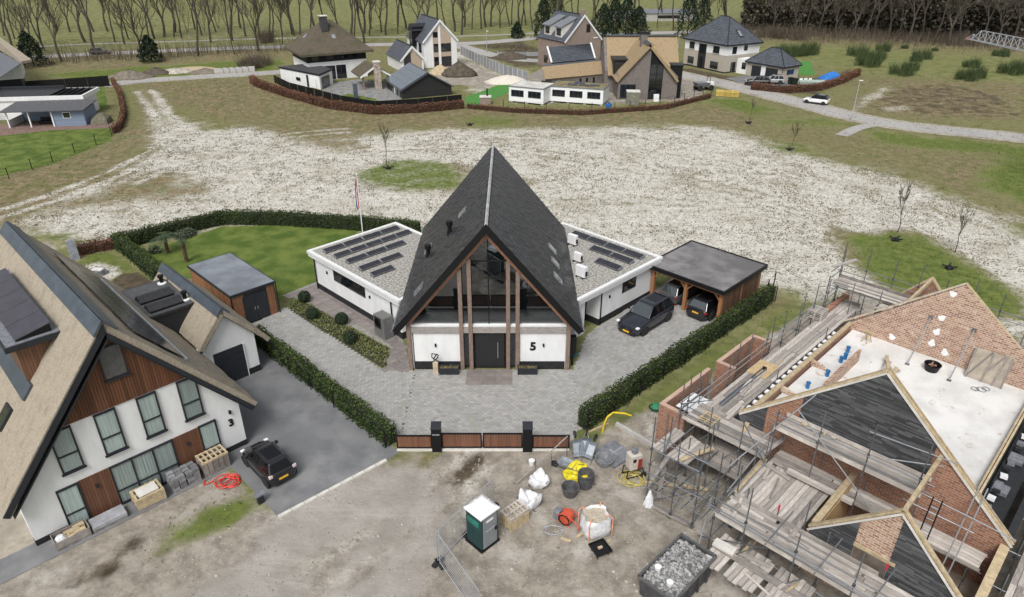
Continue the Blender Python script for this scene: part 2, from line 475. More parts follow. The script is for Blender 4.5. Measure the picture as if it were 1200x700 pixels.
def tiles(name, a, u, v, poly, tw, th, m, parent, thick=.02, lift=.035, rnd=.5, bond=.5, gap=.009):
    """tiles laid on a roof plane: origin a, u along the eave, v up the slope (unit vectors); poly = outline in (u,v) metres"""
    a = Vector(a); u = Vector(u).normalized(); v = Vector(v).normalized(); nn = u.cross(v).normalized()
    if nn.z < 0: nn = -nn
    us = [p[0] for p in poly]; vs = [p[1] for p in poly]; mb = MB()
    r = random.Random(sum(map(ord, name)))
    j = 0; vv = min(vs)
    while vv < max(vs):
        # row clip: extents of the polygon at this height
        xs = []
        y = min(max(vv + th / 2, min(vs) + 1e-3), max(vs) - 1e-3)
        for i in range(len(poly)):
            p, q = poly[i], poly[(i + 1) % len(poly)]
            if (p[1] > y) != (q[1] > y): xs.append(p[0] + (q[0] - p[0]) * (y - p[1]) / (q[1] - p[1]))
        xs.sort()
        for k in range(0, len(xs) - 1, 2):
            x0, x1 = xs[k], xs[k + 1]; c = x0 - (j % 2) * tw * bond
            while c < x1:
                l, rr = max(c, x0) + gap, min(c + tw, x1) - gap
                if rr - l > .03:
                    t = r.uniform(0, 1) ** 1.3; dz = lift + r.uniform(-.012, .012); top = min(vv + th * 1.02, max(vs))
                    p0, p1 = a + u * l + v * vv, a + u * rr + v * vv
                    p2, p3 = a + u * rr + v * top, a + u * l + v * top
                    q = [p0 + nn * dz, p1 + nn * dz, p2 + nn * .008, p3 + nn * .008, p0, p1]; mb.add(q, [(0, 1, 2, 3)], .35 + .65 * t); mb.add(q, [(4, 5, 1, 0), (4, 0, 3), (5, 2, 1)], 0.0)  # edge faces get the darkest tone: row shadow painted into the tile colour
                c += tw
        vv += th; j += 1
    return mb.build(name, m, parent, kind='stuff')
def clip_strips(name, poly, plane, off, row, lens, m, parent, thick=.02, sign=-1):
    """stacked stone strips cladding a wall polygon given as (h, z); plane 'x' or 'y' at offset off"""
    mb = MB(); r = random.Random(len(name) + int(off * 10)); z = min(p[1] for p in poly)
    zmax = max(p[1] for p in poly)
    while z < zmax:
        y = min(z + row / 2, zmax - 1e-3); xs = []
        for i in range(len(poly)):
            p, q = poly[i], poly[(i + 1) % len(poly)]
            if (p[1] > y) != (q[1] > y): xs.append(p[0] + (q[0] - p[0]) * (y - p[1]) / (q[1] - p[1]))
        xs.sort()
        for k in range(0, len(xs) - 1, 2):
            c = xs[k]
            while c < xs[k + 1]:
                l = r.uniform(*lens); e = min(c + l, xs[k + 1]); d = thick * r.uniform(.5, 1.3) * sign
                if plane == 'x': mb.box(min(off, off + d), max(off, off + d), c + .004, e - .004, z + .004, min(z + row, zmax) - .004, r.uniform(0, 1) ** 1.5)
                else: mb.box(c + .004, e - .004, min(off, off + d), max(off, off + d), z + .004, min(z + row, zmax) - .004, r.uniform(0, 1) ** 1.5)
                c = e
        z += row
    return mb.build(name, m, parent, kind='stuff')
def text_mesh(s, size, name, m, parent, loc, rot, ext=.02):
    cu = bpy.data.curves.new(name, 'FONT'); cu.body = s; cu.size = size; cu.extrude = ext; cu.align_x = 'CENTER'; cu.align_y = 'CENTER'; cu.offset = size * .035
    t = bpy.data.objects.new('t', cu); COL.objects.link(t); dg = bpy.context.evaluated_depsgraph_get()
    me = bpy.data.meshes.new_from_object(t.evaluated_get(dg)); bpy.data.objects.remove(t)
    o = link(name, me, None, parent); me.materials.clear(); me.materials.append(m); o.location = loc; o.rotation_euler = rot
    return o
# ------------------------------------------------------------------ ground sheet with painted ground cover
def _axis(lo, hi, step, out_lo, out_hi):
    a = list(np.arange(lo, hi + 1e-6, step)); s = step; x = lo; left = []
    while x > out_lo: s *= 1.35; x -= s; left.append(x)
    s = step; x = a[-1]; right = []
    while x < out_hi: s *= 1.35; x += s; right.append(x)
    return np.array(left[::-1] + a + right)
gx = _axis(-125, 100, .6, -2500, 2500); gy = _axis(12, 190, .6, -300, 4000)
GX, GY = np.meshgrid(gx, gy)
def vnoise(x, y, sc, seed=0):
    """cheap smooth value noise"""
    r = np.random.default_rng(seed); t = r.uniform(0, 1, (64, 64)); x = x * sc; y = y * sc
    xi = np.floor(x).astype(int); yi = np.floor(y).astype(int); fx = x - xi; fy = y - yi
    fx = fx * fx * (3 - 2 * fx); fy = fy * fy * (3 - 2 * fy)
    g = lambda i, j: t[(yi + j) % 64, (xi + i) % 64]
    return (g(0, 0) * (1 - fx) + g(1, 0) * fx) * (1 - fy) + (g(0, 1) * (1 - fx) + g(1, 1) * fx) * fy
CH = ('sand', 'green', 'dry', 'dirt', 'soil', 'road')
W_ = {c: np.zeros(GX.shape) for c in CH}
def lay(ch, val, soft, pts, wob=1.0):
    poly = wpoly(pts) if not isinstance(pts[0], Vector) else [(p.x, p.y) for p in pts]
    d = sdist(GX, GY, poly) + (vnoise(GX, GY, .22, 3) - .5) * 2 * wob + (vnoise(GX, GY, .7, 4) - .5) * wob
    a = np.clip(d / (2 * soft) + .5, 0, 1) * val
    for c in CH:
        if not (c in ('dirt', 'dry') and ch in ('road', 'soil', 'sand')): W_[c] *= (1 - a)
    if ch: W_[ch] += a
lay('dry', .45, 6, [(-300, 140), (-40, 62), (330, 50), (700, 40), (860, 30), (1400, 44), (1500, 200), (1230, 280), (900, 345), (400, 250), (0, 290), (-300, 300)])
lay('dry', .75, 4, [(-200, 96), (-20, 86), (150, 78), (330, 66), (330, 54), (150, 60), (-200, 78)], 2)
lay('green', .8, 2, [(60, 88), (130, 82), (230, 74), (330, 70), (330, 82), (220, 90), (130, 96)], 2)
lay('dry', .6, 4, [(330, 66), (560, 56), (560, 48), (330, 53)], 2)
lay('green', .55, 3, [(640, 64), (720, 58), (800, 64), (800, 76), (700, 66), (640, 72)], 2)
lay('soil', .6, 4, [(530, 50), (632, 46), (632, 58), (560, 58)], 2)
lay('dry', .8, 6, [(880, 44), (960, 50), (1190, 62), (1400, 70), (1400, 20), (850, 20)], 3)
lay('soil', .55, 4, [(880, 40), (960, 44), (1190, 56), (1400, 60), (1400, 20), (850, 20)], 2)
lay('green', .42, 4, [(880, 55), (960, 55), (1180, 68), (1400, 80), (1400, 110), (1180, 96), (1050, 88), (960, 78)], 3)
# building plots
lay('sand', .75, 2, [(520, 62), (560, 58), (625, 88), (610, 108), (560, 112), (535, 96)], 1)
lay('dirt', .8, 2, [(495, 84), (545, 68), (600, 92), (570, 104), (520, 100)], 1)
lay('soil', .6, 2, [(545, 60), (640, 58), (640, 78), (600, 80)], 1)
lay('dirt', .7, 2, [(640, 80), (800, 86), (830, 100), (825, 118), (720, 124), (600, 122), (590, 100)], 1)
lay('soil', .7, 2, [(790, 76), (850, 88), (935, 98), (1000, 78), (1005, 92), (960, 112), (880, 108), (800, 90)], 1)
# the bare sandy field
lay('sand', .95, 4, [(160, 104), (178, 110), (200, 135), (250, 150), (300, 150), (360, 160), (420, 158), (470, 152), (560, 148), (640, 152), (720, 150), (800, 146), (850, 152), (905, 168), (960, 182), (1040, 203), (1100, 222), (1150, 250), (1300, 320), (1300, 420), (1000, 420), (905, 345), (800, 320), (660, 280), (500, 275), (430, 262), (270, 262), (150, 285), (100, 290), (40, 275), (-60, 275), (-60, 240), (60, 222), (120, 205), (175, 175), (165, 140)], 2.5)
lay('dry', .8, 5, [(-80, 245), (70, 205), (140, 192), (200, 205), (235, 225), (180, 250), (90, 258), (-80, 290)], 3.5)
lay('sand', .55, 2, [(20, 262), (80, 245), (170, 232), (200, 240), (110, 268), (60, 275)], 1.5)
lay('sand', .5, 1.5, [(60, 232), (120, 215), (150, 212), (110, 232), (70, 242)], 1)
lay('dry', .85, 5, [(175, 98), (300, 94), (420, 140), (440, 150), (400, 160), (330, 142), (250, 136), (200, 118)], 3)
lay('sand', .7, .8, [(178, 108), (186, 108), (215, 150), (205, 155)], .5)
lay('sand', .6, .8, [(162, 112), (170, 112), (190, 150), (180, 155)], .5)
lay('dry', .6, 2.5, [(300, 135), (345, 150), (425, 172), (400, 180), (330, 160)], 1.5)
lay('dry', .72, 3, [(285, 98), (360, 120), (440, 134), (545, 128), (560, 126), (600, 132), (830, 124), (880, 120), (905, 140), (860, 148), (780, 142), (600, 148), (545, 150), (430, 150), (380, 142)], 1.5)
lay('green', .55, 2, [(535, 138), (560, 134), (610, 140), (600, 148), (550, 150)], 1)
lay('dry', .3, 4, [(830, 125), (880, 116), (1000, 148), (1400, 195), (1400, 310), (1170, 248), (1110, 222), (1040, 203), (960, 182), (880, 160)], 2.5)
lay('green', .75, 2, [(832, 116), (870, 116), (912, 130), (880, 136), (845, 128)], 1.5)
lay('green', .55, 2, [(880, 136), (960, 138), (1005, 146), (985, 150), (900, 148)], 1)
lay('green', .6, 2, [(895, 168), (935, 170), (960, 180), (915, 182)], 1)
lay('green', .7, 2, [(1010, 152), (1120, 163), (1210, 172), (1210, 182), (1120, 178), (1030, 166)], 1)
lay('dry', .8, 2, [(1128, 186), (1165, 180), (1150, 205), (1130, 225), (1110, 215)], 1)
lay('green', .85, 3, [(1150, 185), (1300, 180), (1300, 260), (1210, 240), (1145, 215)], 2)
lay('dry', .9, 3, [(1010, 120), (1040, 100), (1100, 96), (1180, 110), (1195, 122), (1180, 140), (1080, 138), (1000, 130)], 2)
lay('soil', .5, 3, [(1010, 120), (1040, 100), (1100, 96), (1180, 110), (1195, 122), (1180, 140), (1080, 138), (1000, 130)], 2)
lay('dry', .8, 3, [(985, 100), (1010, 92), (1200, 100), (1300, 118), (1300, 128), (1180, 108), (1100, 96), (1040, 100)], 1.5)
lay('sand', .6, 1.0, [(993, 130), (1008, 118), (1034, 99), (1048, 102), (1022, 120), (1006, 132)], .8)
lay('sand', .5, .8, [(1028, 126), (1068, 122), (1072, 130), (1040, 132)], .8)
lay('dry', .75, 3, [(-100, 232), (60, 196), (128, 170), (148, 130), (148, 98), (172, 100), (178, 132), (172, 165), (120, 200), (60, 222), (-100, 262)], 1.5)
lay('green', .5, 1.5, [(146, 98), (160, 98), (165, 130), (160, 150), (148, 140)], 1)
lay('green', .72, 1.5, [(418, 202), (440, 191), (480, 186), (530, 192), (548, 204), (540, 220), (470, 224), (430, 216)], 1)
lay('dry', .7, 1.5, [(530, 192), (575, 198), (632, 211), (622, 220), (540, 222), (548, 204)], 1)
lay('dry', .7, 1.2, [(960, 284), (985, 272), (1040, 266), (1090, 276), (1145, 305), (1200, 340), (1220, 380), (1100, 380), (1015, 325), (980, 302)], 1)
lay('green', .97, 1.2, [(985, 284), (1000, 275), (1040, 271), (1088, 281), (1135, 306), (1180, 336), (1200, 370), (1100, 370), (1020, 316)], 1)
lay('dry', .6, 1.5, [(870, 335), (915, 338), (990, 372), (900, 420), (870, 400)], 1)
# front: street side and building site
lay('dirt', 1, .8, [(-120, 760), (-120, 705), (60, 640), (130, 605), (262, 545), (330, 612), (452, 540), (466, 526), (672, 524), (740, 480), (800, 470), (900, 385), (1000, 335), (1320, 440), (1320, 800), (300, 900)], .5)
lay('soil', .45, 1.2, [(60, 690), (150, 622), (260, 572), (320, 590), (330, 612), (240, 660), (160, 700)], .8)
lay('green', .66, 1.2, [(140, 668), (180, 622), (240, 592), (290, 582), (300, 600), (235, 645), (165, 680)], .8)
lay('soil', .5, .6, [(70, 690), (130, 640), (180, 622), (150, 670), (110, 700)], .5)
lay('green', .5, 1, [(690, 512), (905, 358), (965, 352), (905, 405), (785, 470), (745, 492)], .6)
lay('dry', .6, .5, [(462, 530), (520, 530), (500, 560), (450, 570)], .6)
lay('sand', .45, .5, [(735, 492), (770, 475), (800, 500), (765, 520)], .4)
lay('sand', .45, .6, [(520, 540), (560, 535), (600, 540), (560, 610), (520, 600)], .5)
lay('soil', .6, .5, [(512, 566), (545, 536), (592, 534), (585, 548), (545, 575), (520, 588)], .4)
lay('green', .85, .8, [(90, 300), (130, 292), (170, 330), (150, 350), (110, 330)], .5)
lay('soil', .9, .5, [(130, 320), (165, 318), (200, 352), (150, 372), (135, 345)], .4)
lay('sand', .7, .4, [(88, 316), (112, 306), (140, 312), (144, 320), (120, 334), (96, 330)], .3)
lay('dirt', .9, .6, [(-200, 330), (60, 280), (130, 360), (280, 470), (262, 545), (-200, 720)], .4)
lay('road', 1.0, 1.1, [(60, 800), (160, 705), (262, 655), (330, 616), (420, 562), (475, 545), (520, 552), (545, 590), (510, 640), (470, 662), (480, 700), (500, 800)], 1.0)
def track(ch, val, wd, pts, sep=1.8, soft=.35):
    # pair of wheel tracks along a photo polyline
    w = [Vector(P(*p)) for p in pts]; sm = []
    for i in range(len(w) - 1):
        p0, p1, p2, p3 = w[max(i - 1, 0)], w[i], w[i + 1], w[min(i + 2, len(w) - 1)]
        for k in range(7):
            t = k / 7; sm.append(.5 * ((2 * p1) + (p2 - p0) * t + (2 * p0 - 5 * p1 + 4 * p2 - p3) * t * t + (3 * p1 - p0 - 3 * p2 + p3) * t ** 3))
    for s in (-sep / 2, sep / 2):
        L_, R_ = [], []
        for i, p in enumerate(sm):
            d = (sm[min(i + 1, len(sm) - 1)] - sm[max(i - 1, 0)]).normalized(); n = Vector((-d.y, d.x)); L_.append(p + n * (s + wd / 2)); R_.append(p + n * (s - wd / 2))
        lay(ch, val, soft, [Vector((q.x, q.y, 0)) for q in L_ + R_[::-1]], .25)
track('sand', .7, .9, [(168, 106), (182, 125), (200, 150), (190, 172), (140, 200), (60, 232), (-40, 262)], 2.4)
track('sand', .6, .8, [(150, 215), (230, 180), (330, 160), (420, 152)], 2.2)
track('dry', .5, .8, [(420, 176), (560, 172), (700, 190), (850, 222), (1000, 255)], 2.4)
track('dry', .45, .8, [(640, 160), (760, 180), (900, 200), (1040, 232), (1180, 280)], 2.2)
track('dry', .4, .8, [(640, 240), (760, 235), (900, 250), (1000, 280)], 2.0)
track('soil', .5, .5, [(585, 535), (540, 570), (470, 620), (380, 690)], 1.7)
track('soil', .4, .45, [(545, 536), (505, 580), (420, 640), (330, 690)], 1.7)
track('sand', .5, .5, [(560, 536), (520, 575), (445, 630), (350, 692)], 1.6)
gm = bpy.data.meshes.new('ground')
nx, ny = len(gx), len(gy)
gz = (vnoise(GX, GY, .35, 8) - .5) * .05 + (vnoise(GX, GY, 1.1, 9) - .5) * .03
gz = -np.abs(gz) * np.clip(W_['sand'] + W_['dry'] + W_['dirt'] * .5, 0, 1) - .004
co = np.stack([GX.ravel(), GY.ravel(), gz.ravel()], 1)
idx = np.arange(nx * ny).reshape(ny, nx)
fq = np.stack([idx[:-1, :-1], idx[:-1, 1:], idx[1:, 1:], idx[1:, :-1]], -1).reshape(-1, 4)
gm.vertices.add(nx * ny); gm.vertices.foreach_set('co', co.ravel())
gm.loops.add(fq.size); gm.loops.foreach_set('vertex_index', fq.ravel().astype(np.int32))
gm.polygons.add(len(fq)); gm.polygons.foreach_set('loop_start', np.arange(0, fq.size, 4, dtype=np.int32))
gm.update(calc_edges=True)
for c in CH:
    at = gm.attributes.new(c, 'FLOAT', 'POINT'); at.data.foreach_set('value', W_[c].ravel().astype(np.float32))
m, nt, b = _nt('ground_cover')
v = _obj(nt)
nA = _noise(nt, v, .16, 5, .6); nB = _noise(nt, v, 1.1, 6, .7); nC = _noise(nt, v, 4.6, 5, .75); nD = _noise(nt, _map(nt, v, (1, 1, 1), (31, 7, 0)), .5, 6, .65)
nS = _noise(nt, _map(nt, v, (.09, .4, 1), (0, 0, 0), (0, 0, .3)), 1.0, 7, .7, .6)
nE = _noise(nt, _map(nt, v, (1, 1, 1), (3, 77, 0)), 2.2, 4, .7)
def chan(name, nz, k=.8, soft=.16):
    a = _n(nt, 'ShaderNodeAttribute', attribute_name=name).outputs['Fac']
    t = _math(nt, 'ADD', a, _math(nt, 'MULTIPLY', _math(nt, 'SUBTRACT', nz, .5), k * 2))
    return _ramp(nt, t, .5 - soft, .5 + soft)
meadow = _mix(nt, (.12, .14, .045), (.25, .24, .115), _ramp(nt, nD, .35, .65))
meadow = _mix(nt, meadow, (.085, .095, .035), _math(nt, 'MULTIPLY', _ramp(nt, nC, .45, .7), .55))
dry = _mix(nt, (.125, .098, .055), (.28, .23, .14), _ramp(nt, nB, .3, .7))
dry = _mix(nt, dry, (.115, .13, .045), _math(nt, 'MULTIPLY', _ramp(nt, nD, .44, .62), .75))
green = _mix(nt, (.065, .10, .02), (.16, .19, .05), _ramp(nt, nB, .3, .7))
green = _mix(nt, green, (.17, .15, .075), _math(nt, 'MULTIPLY', _ramp(nt, nE, .5, .72), .5))
dirt = _mix(nt, (.2, .175, .145), (.36, .325, .275), _ramp(nt, nB, .32, .68))
dirt = _mix(nt, dirt, (.46, .435, .395), _math(nt, 'MULTIPLY', _ramp(nt, nD, .5, .68), .7))
dirt = _mix(nt, dirt, (.10, .085, .068), _math(nt, 'MULTIPLY', _ramp(nt, nC, .56, .72), .75))
vo = _n(nt, 'ShaderNodeTexVoronoi'); vo.inputs['Scale'].default_value = 2.6; nt.links.new(v, vo.inputs['Vector'])
dirt = _mix(nt, dirt, (.5, .47, .43), _math(nt, 'MULTIPLY', _math(nt, 'LESS_THAN', vo.outputs['Distance'], .06), .5))
soil = _mix(nt, (.055, .043, .03), (.12, .095, .065), _ramp(nt, nB, .3, .7))
sand = _mix(nt, (.38, .357, .31), (.64, .615, .56), _ramp(nt, nB, .25, .68))
sand = _mix(nt, sand, (.27, .24, .17), _math(nt, 'MULTIPLY', _ramp(nt, nA, .5, .72), .5))
sand = _mix(nt, sand, (.215, .195, .14), _math(nt, 'MULTIPLY', _ramp(nt, nS, .52, .7), .35))
sand = _mix(nt, sand, (.70, .685, .645), _math(nt, 'MULTIPLY', _ramp(nt, nS, .48, .3), .35))
sand = _mix(nt, sand, (.10, .087, .055), _math(nt, 'MULTIPLY', _ramp(nt, nC, .53, .62), .85))
vo2 = _n(nt, 'ShaderNodeTexVoronoi'); vo2.inputs['Scale'].default_value = 2.3; nt.links.new(v, vo2.inputs['Vector'])
sand = _mix(nt, sand, (.13, .115, .07), _math(nt, 'MULTIPLY', _ramp(nt, _math(nt, 'SUBTRACT', .26, vo2.outputs['Distance']), 0, .08), .85))
out = _mix(nt, meadow, dry, chan('dry', _math(nt, 'ADD', _math(nt, 'MULTIPLY', nD, .6), _math(nt, 'MULTIPLY', nE, .4)), .8, .3))
out = _mix(nt, out, green, chan('green', nB, .7))
out = _mix(nt, out, dirt, chan('dirt', nD, .3))
out = _mix(nt, out, soil, chan('soil', nD, .7))
sand_f = chan('sand', _math(nt, 'ADD', _math(nt, 'MULTIPLY', nD, .5), _math(nt, 'MULTIPLY', nE, .5)), .95, .34)
out = _mix(nt, out, sand, sand_f)
roadc = _mix(nt, _mix(nt, (.27, .25, .225), (.36, .338, .31), _ramp(nt, nD, .3, .7)), (.43, .405, .365), _math(nt, 'MULTIPLY', _ramp(nt, nS, .48, .62), .6))
roadc = _mix(nt, roadc, (.17, .15, .125), _math(nt, 'MULTIPLY', _ramp(nt, nC, .56, .7), .4))
out = _mix(nt, out, roadc, chan('road', _math(nt, 'ADD', _math(nt, 'MULTIPLY', nD, .5), _math(nt, 'MULTIPLY', nB, .5)), .6, .3))
nt.links.new(out, b.inputs['Base Color'])
b.inputs['Roughness'].default_value = .95; b.inputs['Specular IOR Level'].default_value = .15
hh = _math(nt, 'ADD', _math(nt, 'MULTIPLY', nC, .7), nB)
_bump(nt, b, hh, .55, .12)
gm.materials.append(m)
gm.polygons.foreach_set('use_smooth', [True] * len(gm.polygons))
ground = bpy.data.objects.new('ground', gm); COL.objects.link(ground); ground['kind'] = 'structure'

# ------------------------------------------------------------------ roads and paths
def ribbon(name, pts, width, z, m, amp=.0):
    pts = [Vector((p[0], p[1], 0)) for p in pts]; out = []
    sm = []
    for i in range(len(pts) - 1):
        p0, p1, p2, p3 = pts[max(i - 1, 0)], pts[i], pts[i + 1], pts[min(i + 2, len(pts) - 1)]
        for k in range(8):
            t = k / 8
            sm.append(.5 * ((2 * p1) + (p2 - p0) * t + (2 * p0 - 5 * p1 + 4 * p2 - p3) * t * t + (3 * p1 - p0 - 3 * p2 + p3) * t ** 3))
    sm.append(pts[-1]); r = random.Random(len(name)); L_, R_ = [], []
    for i, p in enumerate(sm):
        d = (sm[min(i + 1, len(sm) - 1)] - sm[max(i - 1, 0)]).normalized(); n = Vector((-d.y, d.x, 0))
        L_.append(p + n * (width / 2 + r.uniform(-amp, amp))); R_.append(p - n * (width / 2 + r.uniform(-amp, amp)))
    mb = MB()
    for i in range(len(sm) - 1): mb.poly((*R_[i].xy, z), (*R_[i + 1].xy, z), (*L_[i + 1].xy, z), (*L_[i].xy, z))
    o = mb.build(name, m); o['kind'] = 'structure'; return o
ASPH = mat('light_asphalt', (.36, .35, .335), .85, var=.08, scale=1.5, patch=.15, bump=.2, bscale=25)
ASPHD = mat('dark_asphalt', (.155, .16, .17), .75, var=.14, scale=.6, col2=(.225, .228, .23), patch=.1, bump=.25, bscale=30)
SHOULD = mat('sandy_verge', (.34, .305, .25), .95, var=.25, scale=1.5, patch=.3, bump=.3)
far_road = [P(*p) for p in [(-160, 84), (-40, 73), (60, 66), (200, 59.5), (330, 55), (470, 52), (560, 50.5), (650, 43), (760, 39), (900, 35), (1100, 28)]]
ribbon('main_road', far_road, 5.6, .012, ASPH)
ribbon('cycle_path', [P(*p) for p in [(-160, 70), (60, 54), (200, 49), (330, 45), (560, 42), (700, 34)]], 1.8, .012, ASPH)
ribbon('left_estate_verge', [P(*p) for p in [(120, 101), (150, 96.5), (220, 91), (300, 86.5), (345, 83)]], 5.4, .01, SHOULD, .3)
ribbon('left_estate_road', [P(*p) for p in [(118, 101), (150, 96.5), (220, 91), (300, 86.5), (345, 83)]], 3.8, .016, ASPH)
rr = [P(*p) for p in [(700, 66), (760, 78), (800, 88), (850, 98.5), (900, 111), (950, 124), (1000, 137), (1060, 147.5), (1130, 155), (1210, 163), (1330, 175)]]
ribbon('right_estate_verge', rr, 6.6, .01, SHOULD, .2)
ribbon('right_estate_road', rr, 4.4, .016, ASPH)
ribbon('middle_estate_road', [P(*p) for p in [(528, 50), (545, 56), (575, 64), (610, 70), (650, 71), (700, 66)]], 4.6, .014, ASPH, .1)
ribbon('footpath_stub', [P(*p) for p in [(986, 159), (1003, 151), (1020, 147), (1040, 146)]], 1.9, .013, ASPH)
KERB = mat('kerb_stone', (.55, .53, .49), .85, var=.15, scale=4)
# asphalt drive of the thatched corner house
sheet('asphalt_driveway', wpoly([(326, 606), (268, 545), (290, 514), (256, 468), (275, 432), (300, 420), (306, 402), (468, 530), (452, 541)]), .008, ASPHD)
a, b2 = P3(326, 607), P3(453, 540)
kb = thing('kerb', 'row of pale concrete kerb stones at the end of the asphalt drive', 'kerb', a)
n = 9
for i in range(n):
    q0, q1 = (b2 - a) * (i / n + .004), (b2 - a) * ((i + 1) / n - .004)
    piece('kerb_stone', 'k', lambda: MB().box(0, (b2 - a).length / n - .03, -.1, .1, -.05, .1), KERB, kb, q0, (0, 0, math.atan2((b2 - a).y, (b2 - a).x)))

# ------------------------------------------------------------------ pavers (joined, far too many to pick apart)
def pavers(name, poly, rz, pw, ph, z, m=None):
    rz = rad(rz); c, s = math.cos(rz), math.sin(rz)
    lx = [c * p[0] + s * p[1] for p in poly]; ly = [-s * p[0] + c * p[1] for p in poly]
    mb = MB(); y = min(ly); j = 0; r = random.Random(3)
    while y < max(ly):
        x = min(lx) - (j % 2) * pw / 2
        xs = np.arange(x, max(lx), pw); cx, cy = xs + pw / 2, y + ph / 2
        ok = inside(c * cx - s * cy, s * cx + c * cy, poly)
        for k, X in enumerate(xs):
            if not ok[k]: continue
            h = z + r.uniform(0, .006); g = .008
            q = [(X + g, y + g), (X + pw - g, y + g), (X + pw - g, y + ph - g), (X + g, y + ph - g)]
            q = [(c * a - s * b_, s * a + c * b_) for a, b_ in q]
            t = min(1, max(0, r.gauss(.5, .22)))
            mb.add([(*p, h) for p in q] + [(*p, z - .03) for p in q], [(0, 1, 2, 3), (4, 5, 1, 0), (5, 6, 2, 1), (6, 7, 3, 2), (7, 4, 0, 3)], t)
        y += ph; j += 1
    o = mb.build(name, m or PAVER); o['kind'] = 'structure'; return o
JOINT = mat('joint_sand', (.25, .245, .225), .95, var=.3, scale=4)
zL = wpoly([(296, 380), (334, 361), (452, 436), (487, 436), (468, 521), (300, 393)])
zC = wpoly([(487, 433.5), (672, 433.5), (676, 505), (668, 522), (466.5, 522)])
zR = wpoly([(672, 434), (688, 392), (757, 348), (800, 320), (870, 318), (880, 345), (852, 388), (676, 506)])
for nm, zz in (('left', zL), ('centre', zC), ('right', zR)): sheet('paving_bed_' + nm, zz, .006, JOINT)
pavers('paved_drive_left', zL, 45, .3, .2, .05)
pavers('paved_forecourt', zC, 0, .3, .2, .05)
pavers('paved_drive_right', zR, 45, .3, .2, .05)
TILE = mat('brown_patio_tile', (.21, .185, .175), .6, var=.15, scale=1.2, rnd=.1)
FM = Fr(P(573, 433), 0); F45 = Fr(P(573, 433), 45)
patio = structure('patio', MB().poly(*[(*P(*p), .02) for p in [(330, 347), (372, 330), (470, 392), (484, 437), (452, 436), (458, 409), (400, 376), (352, 351)]]), JOINT)
pp = wpoly([(332, 346), (372, 331), (470, 392), (484, 436), (453, 435), (459, 409), (400, 375), (352, 350)])
for i in range(-8, 8):
    for j in range(0, 26):
        w = F45.W(-4.9 + i * .8, 4 + j * .8)
        if inside(np.array([w.x]), np.array([w.y]), pp)[0]:
            piece('patio_tile', 't', lambda: MB().box(-.39, .39, -.39, .39, -.02, .035), TILE, patio, (w.x, w.y, .02), (0, 0, rad(45)))
dm = structure('door_step', MB().box(FM.o[0] - 1.5, FM.o[0] + 1.6, FM.o[1] - 1.9, FM.o[1] - .1, 0, .055), JOINT)
for i in range(3):
    for j in range(2):
        piece('step_tile', 's', lambda: MB().box(-.5, .5, -.44, .44, 0, .025), TILE, dm, (FM.o[0] - .98 + i * 1.03, FM.o[1] - 1.45 + j * .9, .055))
LAWN = None
m, nt, b = _nt('lawn_grass')
v = _obj(nt); n1 = _noise(nt, v, .5, 4); n2 = _noise(nt, v, 6, 4, .7)
o1 = _mix(nt, (.062, .105, .018), (.135, .175, .04), _ramp(nt, n1, .35, .65)); o1 = _mix(nt, o1, (.17, .17, .06), _math(nt, 'MULTIPLY', _ramp(nt, n2, .5, .75), .5))
nt.links.new(o1, b.inputs['Base Color']); b.inputs['Roughness'].default_value = .9; b.inputs['Specular IOR Level'].default_value = .2; _bump(nt, b, n2, .5, .06)
LAWN = MATS['lawn_grass']
sheet('garden_lawn', jitter(wpoly([(160, 296), (205, 284), (260, 266), (330, 264), (420, 270), (378, 322), (372, 331), (330, 346), (318, 345), (240, 330), (190, 320)]), .6, .08, 2), .012, LAWN)
sheet('neighbour_lawn', jitter(wpoly([(-60, 160), (60, 152), (120, 150), (135, 152), (130, 165), (60, 193), (-60, 220)]), .8, .15, 5), .012, LAWN)
sheet('neighbour_back_lawn', wpoly([(100, 108), (122, 102), (127, 128), (108, 128)]), .012, LAWN)
ASTRO = mat('bright_turf', (.06, .21, .035), .9, var=.15, scale=3)
sheet('green_turf', wpoly([(545, 114), (568, 106), (588, 98), (600, 96), (602, 106), (575, 118), (555, 124), (546, 124)]), .02, ASTRO)
sheet('green_turf', wpoly([(930, 88), (934, 72), (950, 72), (955, 88)]), .02, ASTRO)
TERR = mat('red_brick_terrace', (.2, .13, .11), .85, var=.2, scale=3, patch=.2)
sheet('neighbour_terrace', wpoly([(-60, 166), (-60, 148), (10, 146), (100, 138), (130, 138), (132, 150), (60, 153)]), .018, TERR)
sheet('villa_terrace', wpoly([(375, 108), (392, 97), (420, 93), (470, 102), (470, 117), (420, 121)]), .015, mat('villa_paving', (.19, .2, .215), .7, var=.15, scale=1, col2=(.3, .29, .27)))
sheet('garage_forecourt', wpoly([(850, 92), (880, 88), (935, 97), (930, 104), (880, 101)]), .018, ASPHD)
BED = structure('planting_bed', MB().poly(*[(*P(*p), .03) for p in [(340, 356), (351.5, 351), (417, 388), (443, 402), (458, 410), (452, 434), (340, 364)]]), mat('bed_soil', (.05, .045, .03), .95, var=.3))
sheet('front_pavement', [Fr(P(290, 520), 45).W(*p).xy for p in [(-16, -1.35), (-.2, -1.35), (-.2, .3), (-16, .3)]], .02, ASPHD)
sheet('side_sand', [Fr(P(290, 520), 45).W(*p).xy for p in [(-18, .3), (-10.6, .3), (-10.6, 9), (-18, 9)]], .012, SHOULD)
